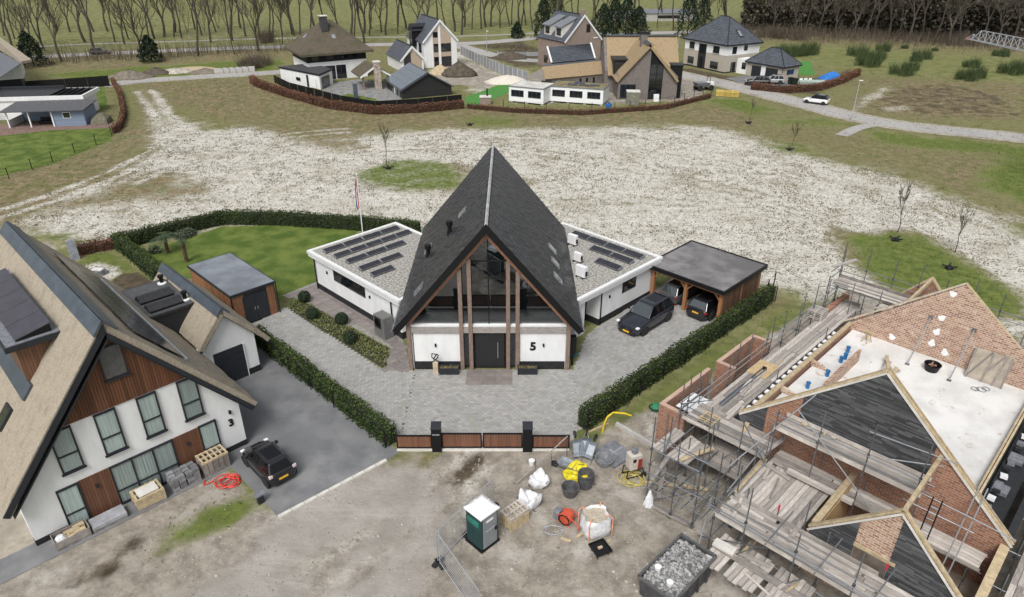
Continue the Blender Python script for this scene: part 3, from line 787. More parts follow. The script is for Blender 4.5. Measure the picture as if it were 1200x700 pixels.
# ------------------------------------------------------------------ the A-frame house
def ray_local(fr, px, py, p0, n):
    """photo ray cut with a plane given in a building frame"""
    d = ray(px, py); D = Vector((fr.c * d[0] + fr.s * d[1], -fr.s * d[0] + fr.c * d[1], d[2]))
    O = Vector((-(fr.c * fr.o[0] + fr.s * fr.o[1]), fr.s * fr.o[0] - fr.c * fr.o[1], CAMH))
    t = (Vector(p0) - O).dot(n) / D.dot(n); return O + D * t
MH = thing('house', 'tall A-frame house with slate roof, glazed gable and timber posts', 'house', (*FM.o, 0), 0)
EX, EZ, RZ, Y0, Y1 = 6.15, 3.35, 10.7, -.55, 17.2
SL = math.hypot(EX, RZ - EZ)
WOODIN = mat('dark_interior_floor', (.03, .022, .018), .6, var=.2)
INWALL = mat('dark_interior_wall', (.025, .025, .028), .8, var=.15)
for sgn in (-1, 1):
    nn = Vector((sgn * (RZ - EZ), 0, EX)).normalized()
    up = Vector((-sgn * EX, 0, RZ - EZ)).normalized()
    sl = MB().ext([(sgn * EX, Y0, EZ), (0, Y0, RZ), (0, Y1, RZ), (sgn * EX, Y1, EZ)], -nn * .22).build('roof_slope', BLACKM, MH)
    tiles('roof_tiles', (sgn * EX, Y0, EZ) , (0, 1, 0), up, [(0, 0), (Y1 - Y0, 0), (Y1 - Y0, SL), (0, SL)], .42, .34, SLATE, sl, lift=.06, gap=.02)
    # barge board and timber rafter on the gable
    a, b_ = V(sgn * (EX + .05), Y0 - .03, EZ - .02), V(0, Y0 - .03, RZ + .04)
    mid = -nn * .24
    MB().ext([a + nn * .05, b_ + V(0, 0, .07), b_ + V(0, 0, -.58), a - nn * .38], (0, .06, 0)).build('barge_board', BLACKM, MH)
    MB().ext([V(sgn * 5.48, -.12, 3.5), V(0, -.12, 10.05), V(0, -.12, 9.7), V(sgn * 5.18, -.12, 3.5)], (0, .24, 0)).build('rafter', RAFT, MH)
    g = MB().beam((sgn * (EX + .06), Y0, EZ - .04), (sgn * (EX + .06), Y1, EZ - .04), .16, .12).build('gutter', LEAD, MH)
    # verge trim along the roof edge, seen as a pale line
    sw = MB().box(sgn * 5.05 if sgn > 0 else -5.25, 5.25 if sgn > 0 else -5.05, .1, Y1 - .4, 0, 3.4).build('side_wall', WHITE, MH)
for i in range(43):
    y = Y0 + (Y1 - Y0) * i / 43
    piece('ridge_tile', 'r', lambda: MB().ext([(-.1, 0, -.08), (0, 0, .05), (.1, 0, -.08), (.07, 0, -.1), (0, 0, 0), (-.07, 0, -.1)], (0, .37, 0)), mat('pale_ridge', (.5, .5, .5), .6, var=.25, rnd=.25), MH, (0, y, RZ + .07))
MB().ext([(-EX + .4, Y1 - .3, 0), (EX - .4, Y1 - .3, 0), (EX - .4, Y1 - .3, EZ + .3), (0, Y1 - .3, RZ - .5), (-EX + .4, Y1 - .3, EZ + .3)], (0, .2, 0)).build('rear_wall', WHITE, MH)
# interior behind the glass
MB().box(-5.0, 5.0, .35, 3.4, 2.95, 3.08).build('upper_floor', WOODIN, MH)
MB().ext([(-5.0, 3.4, 0), (5.0, 3.4, 0), (5.0, 3.4, 3.9), (0, 3.4, 10), (-5.0, 3.4, 3.9)], (0, .1, 0)).build('inner_wall', INWALL, MH)
MB().box(-2.9, -2.2, 2.9, 3.38, 3.1, 5.2).build('inner_door', BLACKM, MH)
MB().box(-5.0, -.6, 1.2, 1.3, 3.1, 3.75).build('balustrade', mat('grey_panel', (.12, .125, .125), .6), MH)
MB().box(2.6, 4.4, 1.6, 2.5, 3.1, 3.6).build('sofa', mat('grey_sofa', (.3, .3, .29), .9), MH)
def rafz(x): return 9.75 - abs(x) * (6.25 / 5.2)
GW = glass('gable_glass', (.006, .007, .008), .3, .004, .5, 2.1)
def pane(x0, x1, z0, z1=None):
    zt = (lambda x: min(z1, rafz(x)) if z1 else rafz(x))
    pts = [(x0, .22, z0), (x1, .22, z0), (x1, .22, zt(x1))]
    if x0 < 0 < x1: pts.append((0, .22, zt(0)))
    elif z1:
        for xx in (x1, x0):
            pass
    pts.append((x0, .22, zt(x0)))
    MB().poly(*pts).build('window_pane', GW, MH)
ZB = 3.48
pane(-5.15, -1.9, ZB); pane(-1.64, -1.29, ZB); pane(-1.03, .03, ZB, 7.97); pane(.09, 1.18, ZB, 7.97)
pane(1.44, 1.8, ZB); pane(2.06, 5.15, ZB); pane(-1.03, .03, 8.05); pane(.09, 1.18, 8.05)
MB().box(.03, .09, .16, .24, ZB, 9.6).build('mullion', BLACKM, MH)
MB().box(-1.03, 1.18, .17, .23, 7.97, 8.05).build('transom', BLACKM, MH)
MB().box(-5.15, 5.15, -.02, .3, 3.36, 3.47).build('window_sill', WHITE, MH)
MB().beam((-5.1, .02, 3.13), (5.15, .02, 3.13), .22, .42).build('cross_beam', mat('grey_beam', (.3, .275, .255), .85, var=.3, scale=6, stretch=(.6, 5, 5), bump=.3), MH)
for x, zt in ((-5.25, 3.75), (5.3, 3.75), (-1.77, 7.55), (-1.16, 8.3), (1.31, 8.1), (1.93, 7.4)):
    MB().box(x - .13, x + .13, -.17, .09, .02, zt).build('post', TIMB, MH, bevel=.012)
for x0, x1 in ((-4.98, -1.92), (2.08, 5.12)):
    MB().box(x0, x1, .06, .26, .62, 2.95).build('front_wall', WHITE, MH)
    MB().box(x0, x1, .03, .22, 0, .62).build('plinth', PLINTH, MH)
dr = MB().box(-.9, 1.05, .12, .22, .06, 2.86).build('front_door', mat('black_door', (.018, .018, .02), .45, var=.1), MH)
MB().tube((.62, .04, .9), (.62, .04, 2.1), .03, 8).tube((.62, .04, .95), (.62, .13, .95), .02).tube((.62, .04, 2.05), (.62, .13, 2.05), .02).build('door_handle', ALU, dr)
for x0, x1 in ((-1.64, -1.29), (1.44, 1.8)):
    MB().poly((x0, .15, .1), (x1, .15, .1), (x1, .15, 2.9), (x0, .15, 2.9)).build('side_light', GLASS, MH)
for x0, x1 in ((-1.03, -.92), (1.07, 1.18)):
    MB().box(x0, x1, .1, .2, .05, 2.9).build('door_frame', BLACKM, MH)
text_mesh('5', .85, 'house_number', BLACKM, MH, (2.97, .04, 1.78), (rad(90), 0, 0))
for x in (-3.53, 3.67): MB().box(x - .06, x + .06, -.06, .06, 1.82, 2.02).build('wall_lamp', BLACKM, MH, bevel=.01)
# skylights and pipes on the slopes
for sgn, lst in ((-1, [(543, 250, .85), (503, 292.5, .85), (492, 340, .9)]), (1, [(646, 292.5, .9), (649.5, 309, .9), (652.5, 327, .9)])):
    nn = Vector((sgn * (RZ - EZ), 0, EX)).normalized(); up = Vector((-sgn * EX, 0, RZ - EZ)).normalized(); yy = Vector((0, 1, 0))
    for px, py, h in lst:
        c = ray_local(FM, px, py, (0, 0, RZ), nn) + nn * .05
        q = [c - up * h / 2 - yy * .39, c - up * h / 2 + yy * .39, c + up * h / 2 + yy * .39, c + up * h / 2 - yy * .39]
        sk = MB().ext(q, nn * .1).build('skylight', LEAD, MH)
        q2 = [c + nn * .105 + (p - c) * .84 for p in q]
        MB().poly(*q2).build('skylight_glass', mat('sky_mirror_glass', (.42, .44, .46), .08, var=.05, metal=.55), sk)
for px, py in ((527, 274), (502, 301)):
    nn = Vector((-(RZ - EZ), 0, EX)).normalized(); c = ray_local(FM, px, py, (0, 0, RZ), nn)
    MB().lathe([(.2, -.25), (.2, .18), (.15, .2), (.15, .62), (.24, .64), (.24, .95), (.2, .97), (0, .97)], c, 12).build('roof_vent', BLACKM, MH, smooth=False)

# ---- flat-roofed wings
def wing(name, x0, x1, y0, y1, wx0, wx1, wy0, wy1):
    MB().box(wx0, wx1, wy0, wy1, .55, 2.95).build('wing_wall', WHITE, W45)
    MB().box(wx0 - .02, wx1 + .02, wy0 - .02, wy1 + .02, 0, .55).build('wing_plinth', PLINTH, W45)
    f = MB().box(x0, x1, y0, y1, 2.95, 3.22).box(x0 - .06, x1 + .06, y0 - .06, y1 + .06, 3.222, 3.36)
    for a in ((x0 - .06, x1 + .06, y0 - .06, y0 + .24), (x0 - .06, x1 + .06, y1 - .24, y1 + .06), (x0 - .06, x0 + .24, y0 + .24, y1 - .24), (x1 - .24, x1 + .06, y0 + .24, y1 - .24)):
        f.box(*a, 3.362, 3.44)
    f = f.build('flat_roof', mat('white_fascia', (.72, .73, .73), .55, var=.05), W45)
    MB().poly((x0 + .22, y0 + .22, 3.385), (x1 - .22, y0 + .22, 3.385), (x1 - .22, y1 - .22, 3.385), (x0 + .22, y1 - .22, 3.385)).build('gravel', GRAVR, f)
W45 = thing('house_wing', 'white flat-roofed wing with gravel roof beside the lawn', 'house wing', (*FM.o, 0), 45)
WL = W45
wing('l', -2.05, 6.75, 7.0, 19.2, -1.75, 6.5, 7.3, 18.9)
def wwin(parent, y0, y1, z0, z1, x, n=3):
    w = MB().box(x - .03, x + .03, y0, y1, z0, z1).build('window', ANTH, parent)
    for i in range(n):
        a = y0 + .06 + (y1 - y0 - .06) * i / n; b_ = y0 + (y1 - y0 - .06) * (i + 1) / n
        MB().poly((x - .034, a, z0 + .07), (x - .034, a, z1 - .07), (x - .034, b_, z1 - .07), (x - .034, b_, z0 + .07)).build('pane', GLASSD, w)
wwin(WL, F45.FY(428, 343, -1.75)[0], F45.FY(391, 322, -1.75)[0], 1.75, 2.65, -1.75)
for px, py in ((384, 322), (434, 350)):
    y, z = F45.FY(px, py, -1.75); MB().box(-1.85, -1.75, y - .06, y + .06, 2.0, 2.2).build('wall_lamp', BLACKM, WL)
for y in (18.75, 8.3): MB().tube((-1.85, y, 0), (-1.85, y, 2.95), .05, 8).build('downpipe', BLACKM, WL)
# heat pump standing on the patio
hx, hy = F45.L(446, 396)
hp = thing('heat_pump', 'grey box heat pump with round fan against the white wing', 'heat pump', (*F45.W(-2.4, hy).xy, .05), 45)
HPM = mat('heat_pump_grey', (.15, .15, .15), .5, var=.1)
MB().box(-.42, .42, -.62, .62, 0, 1.75).build('casing', HPM, hp, bevel=.02)
MB().lathe([(.36, 0), (.36, -.02), (.3, -.03), (.3, 0)], (-.43, .12, 1.2), 18, 'x').build('fan_ring', BLACKM, hp)
MB().box(-.425, -.421, -.3, .5, .75, 1.65).build('fan_grille', MEMB, hp)
WR = thing('house_wing', 'white flat-roofed wing with cooling units on its roof beside the carport', 'house wing', (*FM.o, 0), 45)
W45 = WR
wing('r', 6.7, 17.25, -1.85, 8.6, 9.9, 17.0, -1.5, 8.3)
MB().box(8.2, 9.9, -.3, 0, 0, 2.95).build('recess_wall', BLACKM, WR)
MB().box(7.2, 8.2, -1.5, 0, 0, 2.95).build('corner_pier', WHITE, WR)
ww = MB().box(F45.FX(729, 341, -1.5)[0], F45.FX(745, 331, -1.5)[0], -1.53, -1.47, 1.7, 2.6).build('window', ANTH, WR)
_a, _b = F45.FX(729, 341, -1.5)[0], F45.FX(745, 331, -1.5)[0]
MB().poly((_a + .08, -1.535, 1.78), (_b - .08, -1.535, 1.78), (_b - .08, -1.535, 2.52), (_a + .08, -1.535, 2.52)).build('pane', GLASSD, ww)
x, z = F45.FX(714, 348, -1.5); MB().box(x - .06, x + .06, -1.6, -1.5, 1.95, 2.15).build('wall_lamp', BLACKM, WR)
for x in (10.0, 16.9): MB().tube((x, -1.6, 0), (x, -1.6, 2.95), .05, 8).build('downpipe', BLACKM, WR)
# solar rows, each row one thing of panels
FRAMEG = mat('solar_frame', (.32, .33, .35), .4, metal=.6)
def solar_row(label, a, b, wid, tilt, along, grp, pl=1.65):
    """a,b local ends on the roof (z 3.4); along 'x' or 'y'"""
    r = thing('solar_panel_row', label, 'solar panels', (*FM.o, 0), 45, grp)
    L_ = (Vector(b) - Vector(a)).length; n = max(1, round(L_ / pl)); d = (Vector(b) - Vector(a)) / n
    s = Vector((0, 1)) if along == 'x' else Vector((1, 0))
    for i in range(n):
        p = Vector(a) + d * (i + .01); q = Vector(a) + d * (i + .985)
        h0, h1 = 3.5, 3.5 + wid * math.tan(tilt)
        c = [V(p.x, p.y, h0), V(q.x, q.y, h0), V(q.x + s.x * wid, q.y + s.y * wid, h1), V(p.x + s.x * wid, p.y + s.y * wid, h1)]
        fr_ = MB().ext(c, (0, 0, .035)).build('panel', FRAMEG, r)
        cc = sum(c, Vector()) / 4
        MB().poly(*[cc + (k - cc) * .95 + V(0, 0, .04) for k in c]).build('cells', SOLAR, fr_)
    for e in (Vector(a), Vector(b)):
        MB().ext([V(e.x, e.y, 3.4), V(e.x + s.x * wid, e.y + s.y * wid, 3.4), V(e.x + s.x * wid, e.y + s.y * wid, 3.5 + wid * math.tan(tilt)), V(e.x, e.y, 3.5)], (.02, .02, 0)).build('mount', LEAD, r)
rows = [((379, 295), (472, 269)), ((393, 302), (484, 273)), ((407, 308), (478, 286)), ((423, 317), (473, 300)), ((437, 324), (464, 315))]
ordn = ('outermost and longest', 'second', 'third', 'fourth', 'shortest, innermost')
for i, (p, q) in enumerate(rows):
    A, B = F45.L(*p, 3.5), F45.L(*q, 3.5); y = (A[1] + B[1]) / 2
    solar_row('%s solar panel row from the lawn edge of the gravel roof' % ordn[i].replace('outermost and longest', 'first, longest'), (A[0], y), (B[0], y), .48, rad(16), 'x', 'solar rows on the lawn-side wing')
rows = [((666, 275), (752, 303)), ((689, 292), (739, 309)), ((695, 307), (725, 317))]
for i, (p, q) in enumerate(rows):
    A, B = F45.L(*p, 3.5), F45.L(*q, 3.5); x = (A[0] + B[0]) / 2
    solar_row(('long solar panel row along the outer roof edge behind the cooling units', 'middle solar panel row between two others near the cooling units', 'shortest solar panel row on the roof next to the carport')[i], (x, B[1]), (x, A[1]), .62, rad(12), 'y', 'solar rows on the carport-side wing')
for i, (px, py) in enumerate(((671, 287), (677, 307), (681, 325))):
    x, y = F45.L(px, py, 3.4); w = F45.W(x, y)
    ac = thing('cooling_unit', ('white cooling unit on the gravel roof, farthest from the door', 'smaller white cooling unit between two others on the gravel roof', 'white cooling unit on the gravel roof, closest to the door')[i], 'air conditioner', (w.x, w.y, 3.39), -45, 'cooling units on the roof')
    k = (1, .85, 1.05)[i]
    MB().box(-.42 * k, .42 * k, -.17 * k, .17 * k, .12, .12 + .8 * k).build('casing', WPLAST, ac, bevel=.02)
    MB().lathe([(.24 * k, 0), (.24 * k, .02), (.2 * k, .025), (.1 * k, .03), (0, .03)], (-.08 * k, .17 * k, .14 + .42 * k), 16, 'y').build('fan_grille', BLACKM, ac)
    for xx in (-.3, .3): MB().box(xx - .04, xx + .04, -.25, .25, 0, .12).build('foot', RUBBER, ac)
    MB().box(.42 * k, .46 * k + .03, -.08, .08, .25, .6).build('valve_cover', BLACKM, ac)
# ---- carport
cp = thing('carport', 'timber carport with dark flat roof and braced posts', 'carport', (*FM.o, 0), 45)
CX0, CX1, CY0, CY1 = 16.0, 22.7, -8.15, -1.2
MB().box(CX0 + .12, CX1 - .12, CY0 + .12, CY1 - .12, 2.6, 2.72).build('ceiling', CARPT, cp)
rf = MB().box(CX0, CX1, CY0, CY1, 2.72, 2.98).build('roof', BLACKM, cp)
MB().poly((CX0 + .1, CY0 + .1, 2.984), (CX1 - .1, CY0 + .1, 2.984), (CX1 - .1, CY1 - .1, 2.984), (CX0 + .1, CY1 - .1, 2.984)).build('roof_felt', ROOFFELT, rf)
ed = MB()
for a in ((CX0 - .02, CX1 + .02, CY0 - .02, CY0 + .1), (CX0 - .02, CX1 + .02, CY1 - .1, CY1 + .02), (CX0 - .02, CX0 + .1, CY0 + .1, CY1 - .1), (CX1 - .1, CX1 + .02, CY0 + .1, CY1 - .1)): ed.box(*a, 2.982, 3.04)
ed.build('roof_edge', BLACKM, rf)
posts = [(16.5, -1.75), (16.5, -4.75), (16.5, -7.75), (22.2, -7.75), (22.2, -1.75), (22.2, -4.75), (19.4, -7.75)]
for x, y in posts: MB().box(x - .13, x + .13, y - .13, y + .13, .03, 2.6).build('post', CARPT, cp, bevel=.01)
for (x, y), ds in (((16.5, -1.75), [(0, -1)]), ((16.5, -4.75), [(0, 1), (0, -1)]), ((16.5, -7.75), [(0, 1), (1, 0)]), ((22.2, -7.75), [(-1, 0)]), ((19.4, -7.75), [(1, 0), (-1, 0)])):
    for dx, dy in ds: MB().beam((x + dx * .1, y + dy * .1, 1.95), (x + dx * .7, y + dy * .7, 2.56), .1, .12).build('brace', CARPT, cp)
MB().beam((16.5, CY0 + .2, 2.5), (16.5, CY1 - .2, 2.5), .16, .2).build('header_beam', CARPT, cp)
BW = mat('carport_boards', (.11, .06, .035), .7, var=.3, scale=5, stretch=(4, 4, .6), rnd=.25)
for i in range(30):
    piece('wall_board', 'b', lambda: MB().box(0, .185, -.015, .015, .1, 2.6), BW, cp, (16.7 + i * .19, -7.86, 0))
for i in range(31):
    piece('back_board', 'b', lambda: MB().box(-.015, .015, 0, .185, .1, 2.6), BW, cp, (22.34, -7.6 + i * .19, 0))
# ---- planters, sculpture, bin, hose reel beside the front door
def planter(label, x):
    p = thing('planter', label, 'planter', (FM.o[0] + x, FM.o[1] - .5, .05), 0)
    MB().box(-.66, .66, -.24, -.2, 0, .5).box(-.66, .66, .2, .24, 0, .5).box(-.66, -.62, -.2, .2, 0, .5).box(.62, .66, -.2, .2, 0, .5).build('trough', ANTH, p)
    MB().box(-.62, .62, -.2, .2, .05, .44).build('soil', MATS['bed_soil'], p)
    pts = np.stack([RNG.uniform(-.58, .58, 160), RNG.uniform(-.18, .18, 160), np.full(160, .46)], 1)
    leafquads('plants', pts, None, .09, leafmat('bed_leaves_dull', (.10, .09, .04), (.25, .2, .09)), p)
planter('low anthracite planter left of the front door beside the stone sculpture', -2.65)
planter('low anthracite planter under the house number', 2.6)
sc = thing('sculpture', 'pale stone column topped by a black metal figure by the door', 'sculpture', (FM.o[0] - 3.55, FM.o[1] - .45, .05), 0)
MB().box(-.17, .17, -.17, .17, 0, .85).build('column', mat('travertine', (.5, .42, .3), .7, var=.2), sc, bevel=.02)
MB().path([(-.2, 0, .85), (.15, 0, 1.15), (.22, 0, 1.4), (-.2, 0, 1.5), (-.22, 0, 1.2), (.2, 0, .87)], .035, 6).path([(-.15, .05, 1.0), (.12, .05, 1.45)], .035).build('figure', BLACKM, sc)
def P2(px, py): return (*P(px, py), .055)
ub = thing('utility_box', 'black wall-mounted box on the corner of the glazed house', 'utility box', (FM.o[0] + 5.55, FM.o[1] + .5, 0), 0)
MB().box(-.1, .35, -.2, .3, 1.1, 2.3).build('casing', BLACKM, ub, bevel=.03); MB().box(.05, .2, -.05, .1, .03, 1.1).build('conduit', BLACKM, ub)
hr = thing('hose_reel', 'teal garden hose reel on the paving by the house corner', 'hose reel', P2(671, 420), 20)
MB().lathe([(.26, -.16), (.26, -.12), (.14, -.12), (.14, .12), (.26, .12), (.26, .16)], (0, 0, .36), 14, 'y').build('drum', mat('teal_plastic', (.02, .12, .14), .5), hr)
MB().path([(-.2, .18, 0), (0, .18, .4), (.05, .18, .8), (.05, -.18, .8), (0, -.18, .4), (-.2, -.18, 0)], .02).build('stand', BLACKM, hr)
# ------------------------------------------------------------------ thatched corner house (number 3)
F3 = Fr(P(290, 520), 45)
H3 = thing('house', 'white house with pale thatched roof and cedar-clad gable', 'house', (*F3.o, 0), 45)
XC, HW = -5.3, 5.4; AP = 10.35; EV = 2.65; XE = 6.25; YF, YB = -.45, 17.0
kz = (AP - EV) / XE
def slab(name, x_in, z_in, x_out, z_out, y0, y1, th, m, parent, lift=0.0):
    d = Vector((x_out - x_in, 0, z_out - z_in)).normalized(); n = Vector((-d.z, 0, d.x));
    if n.z < 0: n = -n
    a, b_ = V(x_in, y0, z_in) + n * lift, V(x_out, y0, z_out) + n * lift
    return MB().ext([a, b_, b_ - n * th, a - n * th], (0, y1 - y0, 0)).build(name, m, parent)
def thatch_slope(parent, x_in, z_in, x_out, z_out, y0, y1, th, m, name='thatch_slope', seed=1):
    """thick thatch with a rounded eave, gently uneven surface"""
    d = Vector((x_out - x_in, 0, z_out - z_in)); L_ = d.length; d.normalize(); n = Vector((-d.z, 0, d.x))
    if n.z < 0: n = -n
    nu, nv = max(6, int(L_ / .5)), max(4, int((y1 - y0) / .6)); r = random.Random(seed)
    mb = MB(); top = []
    for i in range(nu + 1):
        row = []
        for j in range(nv + 1):
            t = i / nu; h = r.uniform(-.025, .025) if 0 < j < nv else 0
            if t > .93: h -= .06
            row.append(V(x_in, y0 + (y1 - y0) * j / nv, z_in) + d * (L_ * t) + n * h)
        top.append(row)
    vs = [p for row in top for p in row]; w = nv + 1
    fs = [(i * w + j, i * w + j + 1, (i + 1) * w + j + 1, (i + 1) * w + j) for i in range(nu) for j in range(nv)]
    mb.add(vs, fs)
    for i in range(nu):          # cut ends
        for j, s in ((0, 0), (nv, 0)):
            a, b_ = top[i][j], top[i + 1][j]; mb.poly(a, b_, b_ - n * th, a - n * th)
    for j in range(nv):
        a, b_ = top[nu][j], top[nu][j + 1]; mb.poly(a, b_, b_ - n * th * .9 + d * -.12, a - n * th * .9 + d * -.12)
        a, b_ = top[0][j], top[0][j + 1]; 
    a, b_, c_, d_ = top[0][0], top[0][nv], top[nu][nv], top[nu][0]
    mb.poly(a - n * th, b_ - n * th, c_ - n * th, d_ - n * th)
    return mb.build(name, m, parent)
for sg in (-1, 1):
    thatch_slope(H3, XC, AP + .1, XC + sg * XE, EV + .1, YF, YB, .36, THL, seed=3 + sg)
    n = Vector((sg * kz, 0, 1)).normalized()
    a, b_ = V(XC + sg * XE, YF - .06, EV + .1), V(XC, YF - .06, AP + .1)
    o0, o1 = ((.07, .35) if sg < 0 else (.3, .52)); MB().ext([a - n * o0, b_ - V(0, 0, o0 * 1.6), b_ - V(0, 0, o1 * 1.6), a - n * o1], (0, .1, 0)).build('barge_board', ANTH, H3)
    MB().ext([a - n * .54, b_ - V(0, 0, .86), b_ - V(0, 0, .92), a - n * .58], (0, .6, 0)).build('soffit', ANTH, H3)
    # zinc ridge capping
    d = Vector((sg * XE, 0, EV - AP)).normalized(); e = n * .06
    MB().ext([V(XC, YF - .1, AP + .2) + e, V(XC, YF - .1, AP + .2) + d * .8 + e, V(XC, YF - .1, AP + .17) + d * .8 , V(XC, YF - .1, AP + .12)], (0, YB - YF + .1, 0)).build('ridge_cap', ZINC, H3)
# gable wall
zc = 5.78
def rk(z): return (AP - .42 - z) / kz
MB().ext([(-10.75, 0, .35), (0, 0, .35), (0, 0, 3.3), (XC + rk(zc), 0, zc), (XC - rk(zc), 0, zc), (-10.75, 0, 3.3)], (0, .3, 0)).build('gable_wall', WHITE, H3)
MB().box(-10.77, .02, -.03, .3, 0, .35).build('plinth', PLINTH, H3)
cl = MB().ext([(XC + rk(zc) - .02, -.02, zc), (XC, -.02, AP - .44), (XC - rk(zc) + .02, -.02, zc)], (0, .3, 0)).build('gable_cladding', MEMB, H3)
mb = MB(); x = XC - rk(zc) + .1; r = random.Random(4)
while x < XC + rk(zc) - .1:          # upright boards, narrower than ten pixels: joined
    t = AP - .5 - abs(x + .06 - XC) * kz
    if t > zc + .1: mb.box(x + .008, x + .125, -.06, -.022, zc, t, r.uniform(0, 1))
    x += .134
mb.build('cladding_boards', attr_mat('cedar_boards', (.085, .038, .021), (.165, .072, .038), .6, .3, 30), cl, kind='stuff')
# side walls and back
MB().box(-.3, 0, .3, 16.6, 0, 3.2).box(-10.75, -10.45, .3, 16.6, 0, 3.2).build('side_wall', WHITE, H3)
MB().ext([(-10.7, 16.6, 0), (-.05, 16.6, 0), (-.05, 16.6, 3.2), (XC, 16.6, AP - .5), (-10.7, 16.6, 3.2)], (0, .2, 0)).build('rear_wall', WHITE, H3)
def win3(x0, x1, z0, z1, bar=None, cols=1, name='window', sill=True, cur=None):
    w = MB().box(x0, x1, -.05, .02, z0, z1).build(name, ANTH, H3)
    MB().box(x0 + .05, x1 - .05, .025, .03, z0 + .05, z1 - .05)
    c = MB(); n = 40; W = x1 - x0 - .16
    pts = [(x0 + .08 + W * i / n, -.056 - .012 * (i % 2)) for i in range(n + 1)]
    for i in range(n): c.poly((*pts[i], z0 + .09), (*pts[i + 1], z0 + .09), (*pts[i + 1], z1 - .09), (*pts[i], z1 - .09))
    c.build('curtain', cur or CURT, w)
    bars = MB()
    for k in range(cols + 1):
        xx = x0 + (x1 - x0) * k / cols; bars.box(max(x0, xx - .045), min(x1, xx + .045), -.11, -.03, z0, z1)
    bars.box(x0, x1, -.112, -.03, z0, z0 + .08); bars.box(x0, x1, -.112, -.03, z1 - .08, z1)
    if bar: bars.box(x0, x1, -.112, -.03, bar - .04, bar + .04)
    bars.build('frame', ANTH, w)
    for k in range(cols):
        a, b_ = x0 + (x1 - x0) * k / cols, x0 + (x1 - x0) * (k + 1) / cols
        for lo, hi in (((z0, bar), (bar, z1)) if bar else ((z0, z1),)):
            MB().poly((a + .04, -.085, lo + .04), (b_ - .04, -.085, lo + .04), (b_ - .04, -.085, hi - .04), (a + .04, -.085, hi - .04)).build('pane', G3, w)
    if sill: MB().box(x0 - .06, x1 + .06, -.16, -.02, z0 - .06, z0).build('sill', ANTH, w)
G3 = glass('curtain_window_glass', (.02, .025, .025), .92, .02, .5, 1.5, .95)
for x0, x1 in ((-8.76, -7.8), (-6.82, -5.83), (-4.86, -3.9), (-2.87, -1.88)): win3(x0, x1, 3.26, 5.72, 4.25)
win3(-9.3, -8.33, .1, 2.52, .95, sill=False)
win3(-6.9, -3.78, .1, 2.54, .95, 3, sill=False)
win3(-2.38, -1.42, .1, 2.58, .95, sill=False)
win3(-5.85, -4.77, 7.25, 9.05, sill=True, cur=mat('grey_blind', (.13, .135, .145), .8))
for x0, x1 in ((-8.32, -6.91), (-3.77, -2.39)):
    MB().box(x0, x1, -.05, .02, .1, 2.54).build('timber_panel', CLAD, H3)
    MB().box((x0 + x1) / 2 - .06, (x0 + x1) / 2 + .06, -.14, -.05, 1.75, 1.95).build('wall_lamp', ANTH, H3)
text_mesh('3', .62, 'house_number', BLACKM, H3, (-.63, -.03, 1.88), (rad(90), 0, 0))
MB().box(-.64, -.52, -.12, 0, 2.5, 2.7).build('wall_lamp', BLACKM, H3)
# dormer with solar panels on the left slope
DZ = 9.0
def xs_(z, sg): return XC + sg * (AP - z) / kz
DX0, DX1, DY0, DY1 = -8.75, -6.55, 3.1, 13.0
dm = MB().box(DX0 + .35, DX1 + 1.4, DY0 + .35, DY1 - .3, 6.2, DZ - .3).build('dormer', CLAD3, H3)
MB().box(DX0 - .1, DX1 + .3, DY0 - .05, DY1, DZ - .28, DZ).build('dormer_roof', ANTH, dm)
MB().poly((DX0, DY0 + .05, DZ + .004), (DX1 + .3, DY0 + .05, DZ + .004), (DX1 + .3, DY1 - .1, DZ + .004), (DX0, DY1 - .1, DZ + .004)).build('dormer_deck', LEAD, dm)
p = thing('solar_array', 'row of dark violet solar panels on the flat dormer roof', 'solar panels', (*F3.W(-8.3, 3.4).xy, DZ + .02), 45)
for i in range(5):
    y = i * 1.75
    MB().ext([(0, y, .06), (1.6, y, .42), (1.6, y + 1.72, .42), (0, y + 1.72, .06)], (0, 0, .04)).build('panel', SOLARB, p)
    MB().box(1.5, 1.55, y + .05, y + 1.65, 0, .42).ext([(0, y + .02, 0), (1.5, y + .02, 0), (1.5, y + .02, .4), (0, y + .02, .06)], (0, .02, 0)).build('bracket', BLACKM, p)
# solar field recessed in the right slope
def slopept(px, py, sg=1, lift=.14):
    n = Vector((sg * kz, 0, 1)).normalized(); return ray_local(F3, px, py, (XC, 0, AP), n)
n = Vector((kz, 0, 1)).normalized(); d = Vector((1, 0, -kz)).normalized()
S0 = V(XC, 0, AP + .1) + d * 2.1 + n * .03
sp = thing('solar_field', 'black solar panel strip set into the right-hand thatch slope', 'solar panels', (*F3.o, 0), 45)
for i in range(7):
    for j in range(2):
        y = .7 + i * 1.9; a = S0 + V(0, y, 0) + d * (j * 1.55)
        MB().ext([a + n * .06, a + d * 1.5 + n * .06, a + d * 1.5 + V(0, 1.86, 0) + n * .06, a + V(0, 1.86, 0) + n * .06], n * .04).build('panel', SOLAR, sp)
a = S0 + V(0, .6, 0) + d * 3.15
MB().ext([a, a + d * .12, a + d * .12 + n * .16, a + n * .16], (0, 13.4, 0)).build('lower_rail', ALU, sp)
